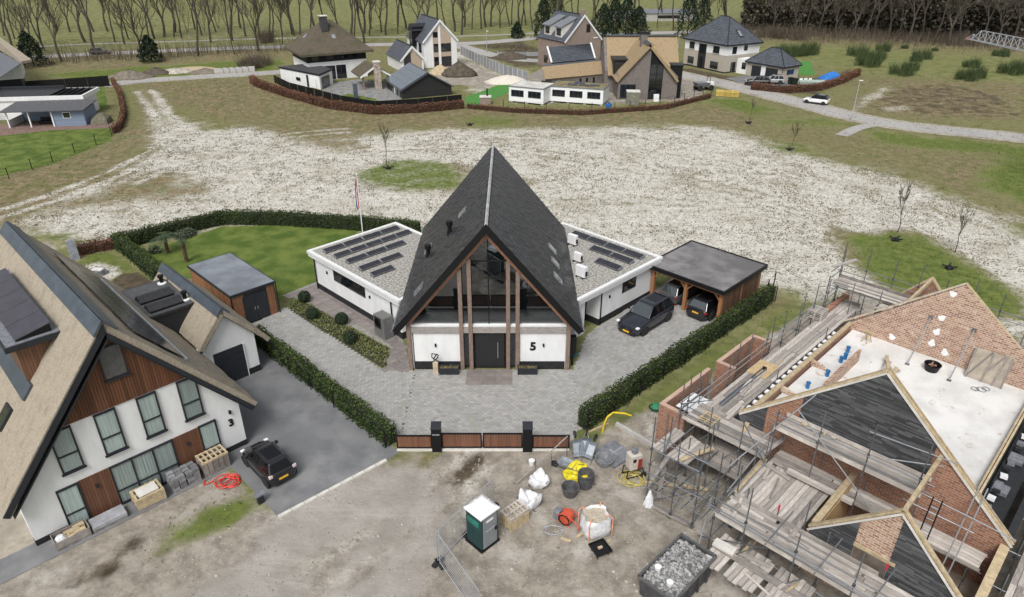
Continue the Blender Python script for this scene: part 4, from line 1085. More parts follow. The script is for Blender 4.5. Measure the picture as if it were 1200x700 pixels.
# zinc apron under the dormer and a skylight in the thatch
nl = Vector((-kz, 0, 1)).normalized(); dl = Vector((-1, 0, -kz)).normalized(); sA = V(XC, 2.9, AP + .1) + dl * 4.75 + nl * .04
MB().ext([sA, sA + dl * .85, sA + dl * .85 + nl * .1, sA + nl * .1], (0, 10, 0)).build('zinc_apron', ZINC, H3)
cs = ray_local(F3, 6, 489, (XC, 0, AP + .1), nl); sw_ = [cs - dl * .6 - V(0, .45, 0), cs + dl * .6 - V(0, .45, 0), cs + dl * .6 + V(0, .45, 0), cs - dl * .6 + V(0, .45, 0)]
so_ = MB().ext([q - nl * .1 for q in sw_], nl * .22).build('skylight', ANTH, H3); MB().poly(*[cs + (q - cs) * .82 + nl * .13 for q in sw_]).build('skylight_glass', GLASS, so_)
# ---- rear garage wing
G = thing('garage', 'white gabled garage with thatched roof and dark door behind the house', 'garage', (*F3.o, 0), 45)
gx, gap_, gy0, gy1 = 2.43, 5.5, 6.6, 15.6
for sg in (-1, 1):
    xo = 2.75 if sg > 0 else 1.9; k = (5.5 - 2.3) / 2.75
    thatch_slope(G, gx, gap_ + .06, gx + sg * xo, gap_ + .06 - k * xo, gy0 - .4, gy1, .3, THL, seed=20 + sg)
    nn = Vector((sg * k, 0, 1)).normalized(); dd = Vector((sg, 0, -k)).normalized()
    MB().ext([V(gx, gy0 - .45, gap_ + .15) + nn * .05, V(gx, gy0 - .45, gap_ + .15) + dd * .62 + nn * .05, V(gx, gy0 - .45, gap_ + .1) + dd * .62, V(gx, gy0 - .45, gap_ + .08)], (0, gy1 - gy0 + .4, 0)).build('ridge_cap', ZINC, G)
    MB().ext([V(gx, gy0 - .36, gap_ - .18), V(gx, gy0 - .36, gap_ - .46), V(gx + sg * xo * .97, gy0 - .36, gap_ - .46 - k * xo * .97), V(gx + sg * xo, gy0 - .36, gap_ - .2 - k * xo)], (0, .08, 0)).build('barge_board', ANTH, G)
MB().ext([(.55, gy0, .45), (4.25, gy0, .45), (4.25, gy0, 3.1), (gx, gy0, 5.15), (.55, gy0, 3.1)], (0, .25, 0)).build('gable_wall', WHITE, G)
MB().box(.55, 4.27, gy0 - .03, gy0 + .25, 0, .45).build('plinth', PLINTH, G)
MB().box(4.0, 4.25, gy0 + .25, gy1 - .3, 0, 3.0).build('side_wall', WHITE, G)
gd = MB().box(1.4, 3.36, gy0 - .06, gy0 + .02, .04, 2.48).build('garage_door', ANTH, G)
for i in range(5): MB().box(1.42, 3.34, gy0 - .075, gy0 - .061, .06 + i * .485, .5 + i * .485).build('door_panel', ANTH, gd)
MB().box(3.36, 3.42, gy0 - .08, gy0 + .02, 0, 2.5).build('door_jamb', WHITE, G)
fx0, fx1, fy0, fy1, fz = -1.2, 2.35, 9.35, 14.45, 5.0
MB().box(fx0, fx1 - .1, fy0 + .1, fy1, 1.5, fz - .15).build('flat_link', ANTH, G)
fr_ = MB().box(fx0, fx1, fy0, fy1, fz - .15, fz).build('link_roof', MEMB, G)
MB().poly((fx0, fy0 + .1, fz + .004), (fx1 - .1, fy0 + .1, fz + .004), (fx1 - .1, fy1 - .1, fz + .004), (fx0, fy1 - .1, fz + .004)).build('roof_felt', mat('dark_felt', (.075, .078, .082), .5, var=.25), fr_)
for i in range(2):
    p = thing('roof_collector', ('black ribbed roof collector box next to a vent pipe, towards the drive', 'black ribbed roof collector box towards the garden')[i], 'solar collector', (*F3.W(-.3, 10.35 + i * 1.6).xy, fz), 45, 'collector boxes on the link roof')
    MB().ext([(-.35, -.55, 0), (1.75, -.55, 0), (1.75, .55, 0), (-.35, .55, 0)], (0, 0, .12)).build('base', BLACKM, p)
    MB().ext([(-.35, -.5, .12), (-.35, -.1, .42), (-.35, .1, .42), (-.35, .5, .12)], (2.1, 0, 0)).build('housing', MEMB, p)
for i, (x, y) in enumerate(((1.7, 10.2), (1.55, 13.7))):
    p = thing('vent_pipe', ('black roof vent with white collar near the garage gable', 'black roof vent with white collar at the garden end')[i], 'vent', (*F3.W(x, y).xy, fz), 45, 'vents on the link roof')
    MB().lathe([(.3, 0), (.3, .06), (.16, .1)], n=14).build('collar', WPLAST, p); MB().lathe([(.13, .08), (.13, .45), (.2, .47), (.2, .62), (.12, .66), (0, .66)], n=12).build('pipe', BLACKM, p)
# ---- garden shed
sx0, sx1, sy0, sy1, sz = 5.55, 9.2, 12.95, 20.5, 2.7
S = thing('shed', 'cedar garden shed with grey flat roof and dark double doors', 'shed', (*F3.o, 0), 45)
MB().box(sx0 + .12, sx1 - .12, sy0 + .12, sy1 - .12, 0, sz - .12).build('wall', MEMB, S)
sb = mat('shed_boards', (.25, .115, .055), .65, var=.25, scale=4, stretch=(4, 4, .6), rnd=.22, bump=.2)
for i in range(24): piece('wall_board', 'x', lambda: MB().box(-.014, .014, 0, .29, .06, sz - .12), sb, S, (sx0 + .105, sy0 + .14 + i * .302, 0))
for i in range(11):
    x = sx0 + .14 + i * .302
    if not 6.5 < x + .15 < 8.4: piece('wall_board', 'y', lambda: MB().box(0, .29, -.014, .014, .06, sz - .12), sb, S, (x, sy0 + .105, 0))
for i in range(2):
    dd = MB().box(6.45 + i * .98, 7.41 + i * .98, sy0 + .06, sy0 + .11, .05, 2.3).build('door', ANTH, S)
    MB().box(7.25 + i * .22, 7.3 + i * .22, sy0 + .02, sy0 + .06, 1.0, 1.25).build('handle', ALU, dd)
rf = MB().box(sx0, sx1, sy0, sy1, sz - .12, sz + .06).build('roof', ANTH, S)
MB().poly((sx0 + .08, sy0 + .08, sz + .064), (sx1 - .08, sy0 + .08, sz + .064), (sx1 - .08, sy1 - .08, sz + .064), (sx0 + .08, sy1 - .08, sz + .064)).build('roof_membrane', SHEDROOF, rf)
for x in (sx0 + .05, sx1 - .05): MB().tube((x, sy0 + .02, 0), (x, sy0 + .02, sz - .12), .04, 8).build('downpipe', BLACKM, S)
# fire bowl, screen in the corner garden
ft = thing('fire_table', 'round steel fire bowl on the sandy garden circle', 'fire bowl', (*P(116, 322), 0), 0)
MB().lathe([(.5, 0), (.5, .42), (.62, .45), (.62, .52), (.45, .52), (.4, .42), (0, .42)], n=16).build('bowl', ALU, ft); MB().box(-.45, .45, -.3, .3, .5, .54).build('lid', PALE, ft)
sp_ = tag(MB().box(-.35, .35, -.1, .1, 0, 2.0).build('garden_screen', mat('grey_screen', (.28, .3, .34), .6)), 'narrow upright grey screen beside the garden hedge', 'screen'); sp_.location = (*P(89, 305), 0); sp_.rotation_euler = (0, 0, rad(40))
# ------------------------------------------------------------------ house under construction
FS = Fr(P(873, 490, 2.9), 45)
BR = brick('orange_brick', (.36, .17, .10), (.2, .085, .055), (.36, .29, .235), w=.3, h=.13, msize=.014, soot=.3)
BRP = brick('mortared_brick', (.46, .29, .2), (.22, .095, .06), (.55, .49, .42), w=.3, h=.13, msize=.017, patch=(.56, .47, .37), soot=.25)
BRT = brick('wall_top_brick', (.52, .34, .25), (.42, .26, .18), (.55, .5, .44), w=.1, h=.3)
SLAB = None
m, nt, b = _nt('screed_slab'); v = _obj(nt)
o1 = _mix(nt, (.58, .575, .56), (.71, .705, .69), _ramp(nt, _noise(nt, v, .6, 5), .35, .65))
o1 = _mix(nt, o1, (.42, .37, .31), _math(nt, 'MULTIPLY', _ramp(nt, _noise(nt, _map(nt, v, (1, 1, 1), (4, 9, 1)), 1.5, 7, .75), .57, .66), .8))
o1 = _mix(nt, o1, (.45, .28, .2), _math(nt, 'MULTIPLY', _ramp(nt, _noise(nt, _map(nt, v, (1, 1, 1), (14, 2, 1)), 2.4, 5, .7), .66, .76), .7))
nt.links.new(o1, b.inputs['Base Color']); b.inputs['Roughness'].default_value = .75
SLAB = m
SH = thing('house_shell', 'half-built brick house with open gables and bare white floor slab', 'building under construction', (*FS.o, 0), 45)
ZS = 2.45
MB().box(.35, 14.6, -10.45, -.12, ZS - .25, ZS).build('floor_slab', SLAB, SH)
def bwall(x0, x1, y0, y1, z0, z1, name='brick_wall', m=None): return MB().box(x0, x1, y0, y1, z0, z1).build(name, m or BR, SH)
bwall(.3, 14.6, .02, .32, 0, 2.8)
MB().box(.1, 14.8, -.02, .24, 2.8, 2.92).build('wall_plate', NEWT, SH)
# far gable
fx_ = 14.6
ap = FS.FY(1132, 333, fx_); AY, AZ = ap
kk = (AZ - 2.9) / 6.0
MB().ext([(fx_, -11.9, 0), (fx_, .3, 0), (fx_, .3, 2.75), (fx_, AY, AZ - .1), (fx_, -11.9, 2.75)], (.3, 0, 0)).build('far_gable', BRP, SH)
for s in (-1, 1):
    MB().beam((fx_ + .12, AY, AZ), (fx_ + .12, AY + s * 6.1, AZ - 6.1 * kk), .17, .09).build('rake_plate', NEWT if s < 0 else mat('rake_grey', (.5, .43, .33), .7), SH)
for i, (px, py) in enumerate(((1117, 345), (1104, 373), (1098, 389), (1092, 402), (1107, 413), (1045, 395))):
    y, z = FS.FY(px, py, fx_); MB().ext([(fx_ - .01, y + .19 * math.cos(a) * (1 + .3 * math.sin(3 * a + i)), z + .22 * math.sin(a) * (1 + .25 * math.cos(2 * a + i))) for a in np.arange(0, 6.2, .5)], (.012, 0, 0)).build('mortar_patch', WPLAST, SH)
# front gable, black stone cladding over brick
FA = (-6.02, 8.8); kf = (8.8 - 3.1) / 6.35
def fz(y): return FA[1] - abs(y - FA[0]) * kf
MB().ext([(0, -12.5, 0), (0, .3, 0), (0, .3, fz(.3)), (0, FA[0], FA[1] - .08), (0, -12.5, fz(-12.5))], (.3, 0, 0)).build('front_gable', BR, SH)
clip_strips('stone_strips', [(-8.75, 3.9), (-2.75, 3.9), (-2.75, fz(-2.75) - .12), (FA[0], FA[1] - .15), (-8.75, fz(-8.75) - .12)], 'x', -.004, .08, (.4, 1.1), SLATEG, SH, .035)
clip_strips('stone_strips', [(-1.1, 1.2), (.3, 1.2), (.3, fz(.3) - .1), (-1.1, fz(-1.1) - .12)], 'x', -.004, .08, (.4, 1.1), SLATEG, SH, .035)
for s, l in ((1, 6.35), (-1, 6.55)):
    for k, (dx, mm) in enumerate(((.0, NEWT), (.2, NEWT))):
        MB().beam((dx, FA[0], FA[1] + .04), (dx, FA[0] + s * l, FA[1] + .04 - l * kf), .06, .12).build('rake_plate', mm, SH)
    MB().beam((-.09, FA[0], FA[1] - .06), (-.09, FA[0] + s * l, FA[1] - .06 - l * kf), .03, .1).build('rake_trim', PALE, SH)
# knee wall on the right with black membrane
MB().box(.35, 14.6, -10.75, -10.46, .2, 2.75).build('knee_wall', MEMB, SH)
for k in range(2): MB().box(.3, 14.7, -10.72 + k * .14, -10.62 + k * .14, 2.75, 2.87).build('wall_plate', NEWT, SH)
bwall(.3, 14.6, -12.5, -12.2, 0, 2.7, m=MEMB)
for i in range(16):
    piece('lead_block', 'a', lambda: MB().box(0, .34, -.16, .16, 0, .16), (LEAD, WPLAST, MEMB)[i % 3], SH, (.6 + i * .72, -11.1 - .06 * (i % 2), 2.06 + .05 * (i % 3)), (0, .12, .2 * (i % 2)))
MB().box(.5, 12, -11.9, -10.8, 1.7, 2.0).build('lead_gutter', MEMB, SH)
for i in range(3): MB().box(1.2 + i * 3.1, 1.9 + i * 3.1, -11.6, -10.9, 2.01, 2.3).build('lead_hood', LEAD, SH, bevel=.05)
# black insulation strip with white blocks along the left wall
MB().box(.2, 13.5, .34, .62, 2.35, 2.55).build('insulation_strip', MEMB, SH)
for i in range(18): piece('insulation_block', 'b', lambda: MB().box(-.16, .16, -.1, .1, 0, .1), WPLAST, SH, (.7 + i * .72, .48, 2.55), (0, 0, .15 * ((i * 7) % 3 - 1)))
# partition walls
x0, y0 = FS.L(966, 449, 3.3); x1, y1 = FS.L(1009, 410, 3.3)
MB().box(x0, x1, (y0 + y1) / 2 - .08, (y0 + y1) / 2 + .08, ZS, 3.3).build('partition_wall', BRP, SH)
MB().box(3.2, 3.45, -.12, -1.2 + 1.1, ZS, 2.7)
for xx in (4.3, 8.3): MB().ext([(xx, -1.3, ZS), (xx, .0, ZS), (xx, .0, 2.85), (xx, -.5, 2.75)], (.2, 0, 0)).build('cross_wall', BRP, SH)
# small rear gable beyond the far wall
ry, rz_ = FS.FY(1092, 327, 19.5)
MB().ext([(19.5, ry - 2.6, rz_ - 3.2), (19.5, ry + 2.9, rz_ - 3.2), (19.5, ry, rz_)], (.3, 0, 0)).box(19.5, 19.8, ry - 2.6, ry + 2.9, 0, rz_ - 3.2).build('rear_gable', BR, SH)
for s in (-1, 1): MB().beam((19.6, ry, rz_ + .06), (19.6, ry + s * 2.9, rz_ + .06 - 2.9 * 1.13), .3, .1).build('rake_plate', NEWT, SH)
MB().beam((19.5, ry, rz_ - .1), (14.8, ry, rz_ - .1), .16, .3).build('ridge_beam', NEWT, SH)
bwall(14.9, 19.5, 2.0, 2.3, 0, 2.7); bwall(14.9, 16.5, -.2, .1, 0, 2.8)
# brick side annex on the left
for a in ((-2.1, 3.0, 3.86, 4.1), (4.0, 8.6, 3.86, 4.1)):
    o = bwall(*a, 0, 2.8); MB().box(*a, 2.803, 2.86).build('wall_top', BRT, SH)
for a in ((-2.1, -1.86, 2.5, 3.86), (8.4, 8.64, 2.85, 3.86), (4.0, 4.24, 2.85, 3.86)):
    bwall(*a, 0, 2.8); MB().box(*a, 2.803, 2.86).build('wall_top', BRT, SH)
# projecting front wing
WXF = -4.81; WA = (-9.03, 5.78); kw = (5.78 - 2.75) / 3.05
def wz(y): return WA[1] - abs(y - WA[0]) * kw
MB().ext([(WXF, -12.2, 0), (WXF, -9.4, 0), (WXF, -9.4, 2.95), (WXF, -7.7, 3.1), (WXF, -7.7, 0), (WXF, -5.8, 0), (WXF, -5.8, 2.6), (WXF, WA[0], WA[1] - .08), (WXF, -12.2, 2.6)], (.3, 0, 0)).build('wing_gable', BRP, SH)
clip_strips('stone_strips', [(-7.72, .8), (-5.85, .8), (-5.85, wz(-5.85) - .1), (-7.72, wz(-7.72) - .1)], 'x', WXF - .004, .08, (.4, 1.1), SLATEG, SH, .035)
clip_strips('stone_strips', [(-12.2, .8), (-9.15, .8), (-9.15, wz(-9.15) - .12), (-12.2, wz(-12.2) - .1)], 'x', WXF - .004, .08, (.4, 1.1), SLATEG, SH, .035)
MB().box(WXF - .06, WXF + .3, -9.4, -7.7, 2.95, 3.12).build('lintel', NEWT, SH)
for s in (-1, 1):
    MB().beam((WXF + .1, WA[0], WA[1] + .05), (WXF + .1, WA[0] + s * 3.25, WA[1] + .05 - 3.25 * kw), .2, .1).build('rake_plate', NEWT, SH)
    MB().beam((WXF - .1, WA[0], WA[1] - .06), (WXF - .1, WA[0] + s * 3.25, WA[1] - .06 - 3.25 * kw), .03, .09).build('rake_trim', PALE, SH)
MB().beam((WXF, WA[0], WA[1] - .08), (.1, WA[0], WA[1] - .08), .16, .26).build('ridge_beam', NEWT, SH)
for y0, y1 in ((-6.05, -5.8), (-12.5, -12.2)):
    bwall(WXF + .3, -.01, y0, y1, 0, 2.65); MB().box(WXF + .3, -.01, y0 - .03, y1 + .03, 2.65, 2.78).build('wall_plate', NEWT, SH)
OSB = mat('osb_board', (.42, .28, .14), .8, var=.3, scale=9)
MB().box(WXF + .4, -.2, -6.1, -6.06, .3, 2.5).build('board_lining', OSB, SH)
MB().box(WXF + .3, 0, -12.2, -6.06, 0, .06).build('wing_floor', mat('dusty_floor', (.34, .29, .24), .9, var=.25, scale=2), SH)
# things lying on the slab
def S3(px, py, z): x, y = FS.L(px, py, z); w = FS.W(x, y); return (w.x, w.y, z)
BLUE = mat('blue_plastic', (.02, .14, .36), .4, var=.15)
for i, (px, py) in enumerate(((946, 455), (985, 425), (990, 421), (969, 441), (993, 413))):
    p = MB().lathe([(.11, 0), (.11, .34), (.14, .35), (.14, .42), (0, .43)], n=10).build('capped_pipe', BLUE)
    tag(p, ('blue pipe cap on the slab closest to the front rake', 'left one of a pair of blue pipe caps beside the partition wall', 'right one of a pair of blue pipe caps beside the partition wall', 'blue pipe cap half way along the partition wall', 'blue pipe cap beyond the paired ones near the far gable')[i], 'pipe', 'blue pipe caps on the slab'); p.location = S3(px, py, ZS)
tb = thing('mortar_tub', 'black mortar tub with broken bricks on the white slab', 'tub', S3(1091, 434, ZS), 0)
MB().lathe([(.36, 0), (.46, .42), (.49, .43), (.49, .46), (.44, .45), (.34, .08), (0, .06)], n=18).build('tub', BLACKM, tb)
for i in range(5): piece('brick', 'k', lambda: MB().box(-.11, .11, -.05, .05, 0, .06), BR, tb, (random.uniform(-.2, .2), random.uniform(-.2, .2), .3 + .03 * i), (.3 * i, .2, i))
for i, (a, zt, b_) in enumerate((((1063, 427), 6.0, (1091, 372)), ((1112, 446), 5.8, (1142, 387)))):
    yy, zz = FS.FY(*b_, fx_); bt = FS.L(*a, ZS)
    pr = thing('steel_prop', ('slanted steel prop bracing the far gable beside the mortar tub', 'slanted steel prop bracing the far gable beside the plywood formwork')[i], 'prop', (*FS.o, 0), 45, 'props on the slab')
    A, B = V(*bt, ZS + .03), V(fx_ - .05, yy, zz)
    stick('outer_tube', A, A.lerp(B, .6), .04, ALU, pr, 8); stick('inner_tube', A.lerp(B, .55), B, .03, ALU, pr, 8)
    MB().box(bt[0] - .12, bt[0] + .12, bt[1] - .12, bt[1] + .12, ZS, ZS + .03).build('foot_plate', STEEL, pr); MB().box(fx_ - .04, fx_ - .005, yy - .12, yy + .12, zz - .12, zz + .12).build('head_plate', STEEL, pr)
ply = thing('formwork_panel', 'grey plywood formwork panel with battens leaning on the far gable', 'formwork', (*FS.o, 0), 45)
ya, _ = FS.FY(1137, 430, fx_); yb, _ = FS.FY(1178, 446, fx_)
PLY = mat('weathered_ply', (.33, .285, .23), .85, var=.2, scale=2, patch=.2)
MB().ext([(fx_ - .75, ya, ZS), (fx_ - .75, yb, ZS), (fx_ - .03, yb, ZS + 1.75), (fx_ - .03, ya, ZS + 1.75)], (-.06, 0, .02)).build('panel', PLY, ply)
def lean(t): return (fx_ - .84 + .72 * t, ZS + 1.75 * t)
for a, b_ in (((ya, 0), (ya, 1)), ((yb, 0), (yb, 1)), ((ya, 0), (ya * .55 + yb * .45, 1)), ((ya * .55 + yb * .45, 0), (ya * .5 + yb * .5, 1)), ((ya * .5 + yb * .5, .4), (ya * .2 + yb * .8, 1)), ((ya * .25 + yb * .75, 0), (ya * .15 + yb * .85, 1))):
    MB().beam((lean(a[1])[0], a[0], lean(a[1])[1]), (lean(b_[1])[0], b_[0], lean(b_[1])[1]), .09, .06).build('batten', DARKPLANK, ply)
tp = thing('timber_offcuts', 'heap of timber offcuts behind the black front gable', 'timber', S3(1037, 438, ZS), 45)
for i in range(7): plank((random.uniform(-.9, .2), random.uniform(-.6, .5), .03 + i * .06), (random.uniform(.6, 1.4), random.uniform(-.6, .5), .05 + i * .06), .2, .06, (NEWT, DARKPLANK, PLANK)[i % 3], tp, 'offcut')
tr = thing('trestle', 'small yellow timber trestle on the slab near the far gable', 'trestle', S3(1015, 401, ZS), 30)
for dx in (-.25, .25):
    for dy in (-.2, .2): stick('leg', (dx, dy, 0), (0, dy * .3, .75), .04, NEWT, tr)
MB().box(-.12, .12, -.3, .3, .72, .8).build('top', NEWT, tr)
cr = thing('cable_coil', 'grey coil of cable lying on the white slab', 'cable', S3(1150, 457, ZS), 0)
for k, (x, y, r_) in enumerate(((0, 0, .25), (.3, .06, .2), (-.35, .05, .2))): MB().path([(x + r_ * math.cos(t * .5), y + r_ * math.sin(t * .5), .02 + .01 * k) for t in range(14)], .02, 5).build('loop', LEAD, cr)

# ------------------------------------------------------------------ scaffolding
def scaf(label): return thing('scaffold', label, 'scaffold', (*FS.o, 0), 45)
TR = .03
def std(p, x, y, z0, z1):
    stick('standard', (x, y, z0 + .02), (x, y, z1), TR, STEEL, p, 6)
    if z0 < .1: piece('base_plate', 'bp', lambda: MB().box(-.1, .1, -.1, .1, 0, .02), STEEL, p, (x, y, 0))
def bar(p, a, b_, name='ledger', m=None): stick(name, a, b_, TR, m or STEEL, p, 6)
def coup(p, x, y, z): piece('coupler', 'c', lambda: MB().box(-.06, .06, -.06, .06, -.05, .05), mat('coupler_dark', (.06, .06, .065), .6), p, (x, y, z))
rs = random.Random(21)
def deck(p, x0, x1, y0, y1, z, along, w=.225, m=None, seg=4.0, gaps=()):
    """separate boards"""
    t = .05
    if along == 'x':
        n = int((y1 - y0) / w + .2)
        for i in range(n):
            if i in gaps: continue
            y = y0 + (i + .5) * (y1 - y0) / n; x = x0
            while x < x1 - .3:
                e = min(x + seg * rs.uniform(.75, 1.0), x1)
                if x1 - e < .8: e = x1
                plank((x + rs.uniform(-.06, .06), y, z + rs.uniform(0, .02)), (e - .03 + rs.uniform(-.06, .06), y + rs.uniform(-.015, .015), z + rs.uniform(0, .02)), (y1 - y0) / n - .016, t, m or (DARKPLANK if rs.random() < .22 else PLANK), p); x = e
    else:
        n = int((x1 - x0) / w + .2)
        for i in range(n):
            if i in gaps: continue
            x = x0 + (i + .5) * (x1 - x0) / n; y = y0
            while y < y1 - .3:
                e = min(y + seg * rs.uniform(.75, 1.0), y1)
                if y1 - e < .8: e = y1
                plank((x, y + rs.uniform(-.06, .06), z + rs.uniform(0, .02)), (x + rs.uniform(-.015, .015), e - .03 + rs.uniform(-.06, .06), z + rs.uniform(0, .02)), (x1 - x0) / n - .016, t, m or (DARKPLANK if rs.random() < .22 else PLANK), p); y = e
def toe(p, a, b_, m=None):
    a = Vector(a); b_ = Vector(b_); d = b_ - a; l = round(d.length, 1)
    piece('toe_board', l, lambda: MB().box(0, l, -.02, .02, 0, .22), m or PLANK, p, a, (0, 0, math.atan2(d.y, d.x)))
# left run, along the side wall
p = scaf('long plank scaffold along the left side wall of the half-built house')
deck(p, -1.6, 9.0, .75, 2.45, 2.4, 'x'); deck(p, 9.0, 18.3, .75, 2.45, 2.4, 'x', gaps=(6,))
for i, x in enumerate((-1.6, .6, 2.9, 5.2, 7.5, 9.8, 12.1, 14.4, 16.6, 18.3)):
    std(p, x, 2.62, 0, (5.2, 4.6, 4.5, 5.0, 4.4, 4.7, 4.4, 4.9, 4.6, 6.4)[i]); std(p, x, .68, 0, 2.38 if i % 3 else 3.3); bar(p, (x, .5, 2.33), (x, 2.8, 2.33), 'transom'); coup(p, x, 2.62, 2.33); coup(p, x, 2.62, 3.5)
    if i % 2: std(p, x + .3, 3.4, 0, 3.9)
for z in (3.05, 3.5): bar(p, (-2.3, 2.56, z), (9.7, 2.56, z), m=ALU); bar(p, (9.2, 2.62, z), (18.4, 2.62, z), m=ALU)
bar(p, (-1.8, 2.7, 2.28), (18.4, 2.7, 2.28)); bar(p, (-1.8, .66, 2.28), (18.4, .66, 2.28)); toe(p, (18.25, .8, 2.45), (18.25, 2.5, 2.45), DARKPLANK)
bar(p, (18.3, .6, 3.1), (18.3, 2.7, 3.1)); bar(p, (18.3, .6, 3.55), (18.3, 2.7, 3.55))
# things on the left deck
x, y = FS.L(872, 460, 2.5); bm = thing('steel_beam', 'grey steel channel beam lying on the left plank deck', 'beam', (*FS.W(3.2, 1.75).xy, 2.47), 45)
MB().box(-2.6, 2.6, -.11, .11, 0, .02).box(-2.6, 2.6, -.11, -.09, .02, .2).box(-2.6, 2.6, .09, .11, .02, .2).build('channel', LEAD, bm); MB().box(2.5, 2.61, -.12, .12, 0, .22).build('end_plate', BLACKM, bm)
x, y = FS.L(894, 433, 2.47); ob = tag(MB().box(-.95, .95, -.62, .62, 0, .02).build('plywood_sheet', mat('tan_ply', (.48, .36, .2), .8, var=.15, scale=3)), 'tan plywood sheet lying on the left plank deck', 'plywood'); ob.location = (*FS.W(x, y).xy, 2.48); ob.rotation_euler = (0, 0, rad(45))
x, y = FS.L(957, 372, 2.47)
def pallet(root, w, l, z, m=None):
    for k in (-1, 0, 1): MB().box(-w / 2, w / 2, k * (l / 2 - .05) - .05, k * (l / 2 - .05) + .05, z, z + .1).build('bearer', m or NEWT, root)
    for k in range(6): piece('slat', ('s', round(w, 2), round(l, 2)), lambda: MB().box(-.05, .05, -l / 2, l / 2, 0, .022), m or NEWT, root, (-w / 2 + .07 + k * (w - .14) / 5, 0, z + .1))
pb = thing('brick_pallet', 'block of stacked slats on the far end of the left plank deck', 'pallet', (*FS.W(x, y).xy, 2.46), 45)
for k in range(5): pallet(pb, 1.1, 1.0, k * .13, PLANK)
x, y = FS.L(812, 473, 2.47); ws = thing('window_sheet', 'white sheet of board lying in the brick annex corner', 'board', (*FS.W(x, y).xy, 2.47), 45); MB().box(-.9, .9, -.55, .55, 0, .04).build('sheet', WPLAST, ws); 
x, y = FS.L(830, 493, 2.65); pl = thing('timber_pallet', 'yellow slatted pallet on the front-left plank deck', 'pallet', (*FS.W(x, y).xy, 2.67), 45); pallet(pl, 1.1, .9, 0); 
# front-left corner platform
p = scaf('corner scaffold with plank platform and tall legs in front of the brick annex')
deck(p, -2.05, -.1, -2.2, 2.6, 2.6, 'y', seg=5); toe(p, (-2.1, 2.6, 2.62), (-2.1, -2.3, 2.62)); deck(p, -4.4, -2.15, .75, 2.9, 1.75, 'x', m=PLANK, gaps=(5,)); deck(p, -3.2, -.9, -1.4, .9, 1.45, 'y', m=DARKPLANK)
for (x, y, zt) in ((-6.45, 1.66, 5.6), (-6.4, .2, 5.0), (-6.2, -.95, 5.6), (-4.3, 2.2, 4.3), (-4.3, .2, 3.2), (-4.2, -1.0, 3.6), (-2.15, 2.7, 4.9), (-2.15, .9, 4.3), (-2.15, -.9, 4.7), (-2.15, -2.3, 4.9), (-.2, 2.7, 4.2), (-2.9, -1.4, 3.0)): std(p, x, y, 0, zt)
for z in (.25, 1.6, 2.6, 3.6):
    bar(p, (-6.45, 1.8, z), (-6.2, -1.1, z)); 
    if z < 3: bar(p, (-4.3, 2.4, z), (-4.2, -1.1, z)); 
    for x, y in ((-6.45, 1.66), (-6.4, .2), (-6.2, -.95)): bar(p, (x - .1, y, z + .06), (-2.0, y + .05, z + .06), 'transom') if z in (1.6,) or y > 1 and z < 3 else None; coup(p, x, y, z)
for z in (3.1, 3.6): bar(p, (-2.2, 2.8, z), (-2.2, -2.4, z)); bar(p, (-2.2, 2.75, z), (0, 2.75, z))
for a, b_ in (((-6.45, 1.66, .2), (-4.3, 2.2, 1.6)), ((-6.4, .2, .2), (-4.3, .2, 1.7)), ((-6.2, -.95, .2), (-4.2, -1.0, 1.6)), ((-2.2, -2.3, 2.6), (-2.2, -.6, 4.6)), ((-6.3, 1.4, .2), (-6.2, -.9, 2.4))): bar(p, a, b_, 'brace')
plank((-6.4, 1.5, 1.66), (-4.2, 1.9, 1.66), .225, .05, DARKPLANK, p); plank((-5.2, 2.6, .05), (-3.4, -.2, .12), .225, .05, NEWT, p); plank((-6.5, 1.2, .1), (-6.3, -.8, .1), .225, .05, DARKPLANK, p); plank((-6.0, 1.2, .35), (-4.4, 2.0, 1.3), .225, .05, DARKPLANK, p)
for i in range(5): std(p, -3.3 + .1 * i, 2.5 - i * 1.15, 0, (3.4, 2.6, 4.1, 2.4, 3.8)[i]); bar(p, (-6.5, 1.6 - i * .65, 1.0 + .3 * (i % 3)), (-2.1, 1.7 - i * .7, 1.0 + .3 * (i % 3)), 'transom')
for z in (1.1, 2.1, 4.3): bar(p, (-6.5, 1.9, z), (-6.2, -1.3, z))
for a, b_ in (((-4.3, 2.2, 1.6), (-2.2, 2.7, 3.4)), ((-4.2, -1.0, .2), (-2.2, -2.3, 2.5)), ((-2.2, 2.6, .2), (-2.2, .9, 2.5)), ((-2.2, .9, .2), (-2.2, -.9, 2.5)), ((-2.25, 2.7, 3.6), (-2.25, .9, 4.8))): bar(p, a, b_, 'brace')
plank((-2.2, 2.2, 2.72), (-1.9, -.8, 2.72), .225, .05, PLANK, p); plank((-2.0, -2.0, 2.72), (1.2, -2.5, 2.9), .225, .05, PLANK, p); plank((-4.3, 1.2, 1.85), (-2.4, .4, 1.95), .225, .05, NEWT, p)
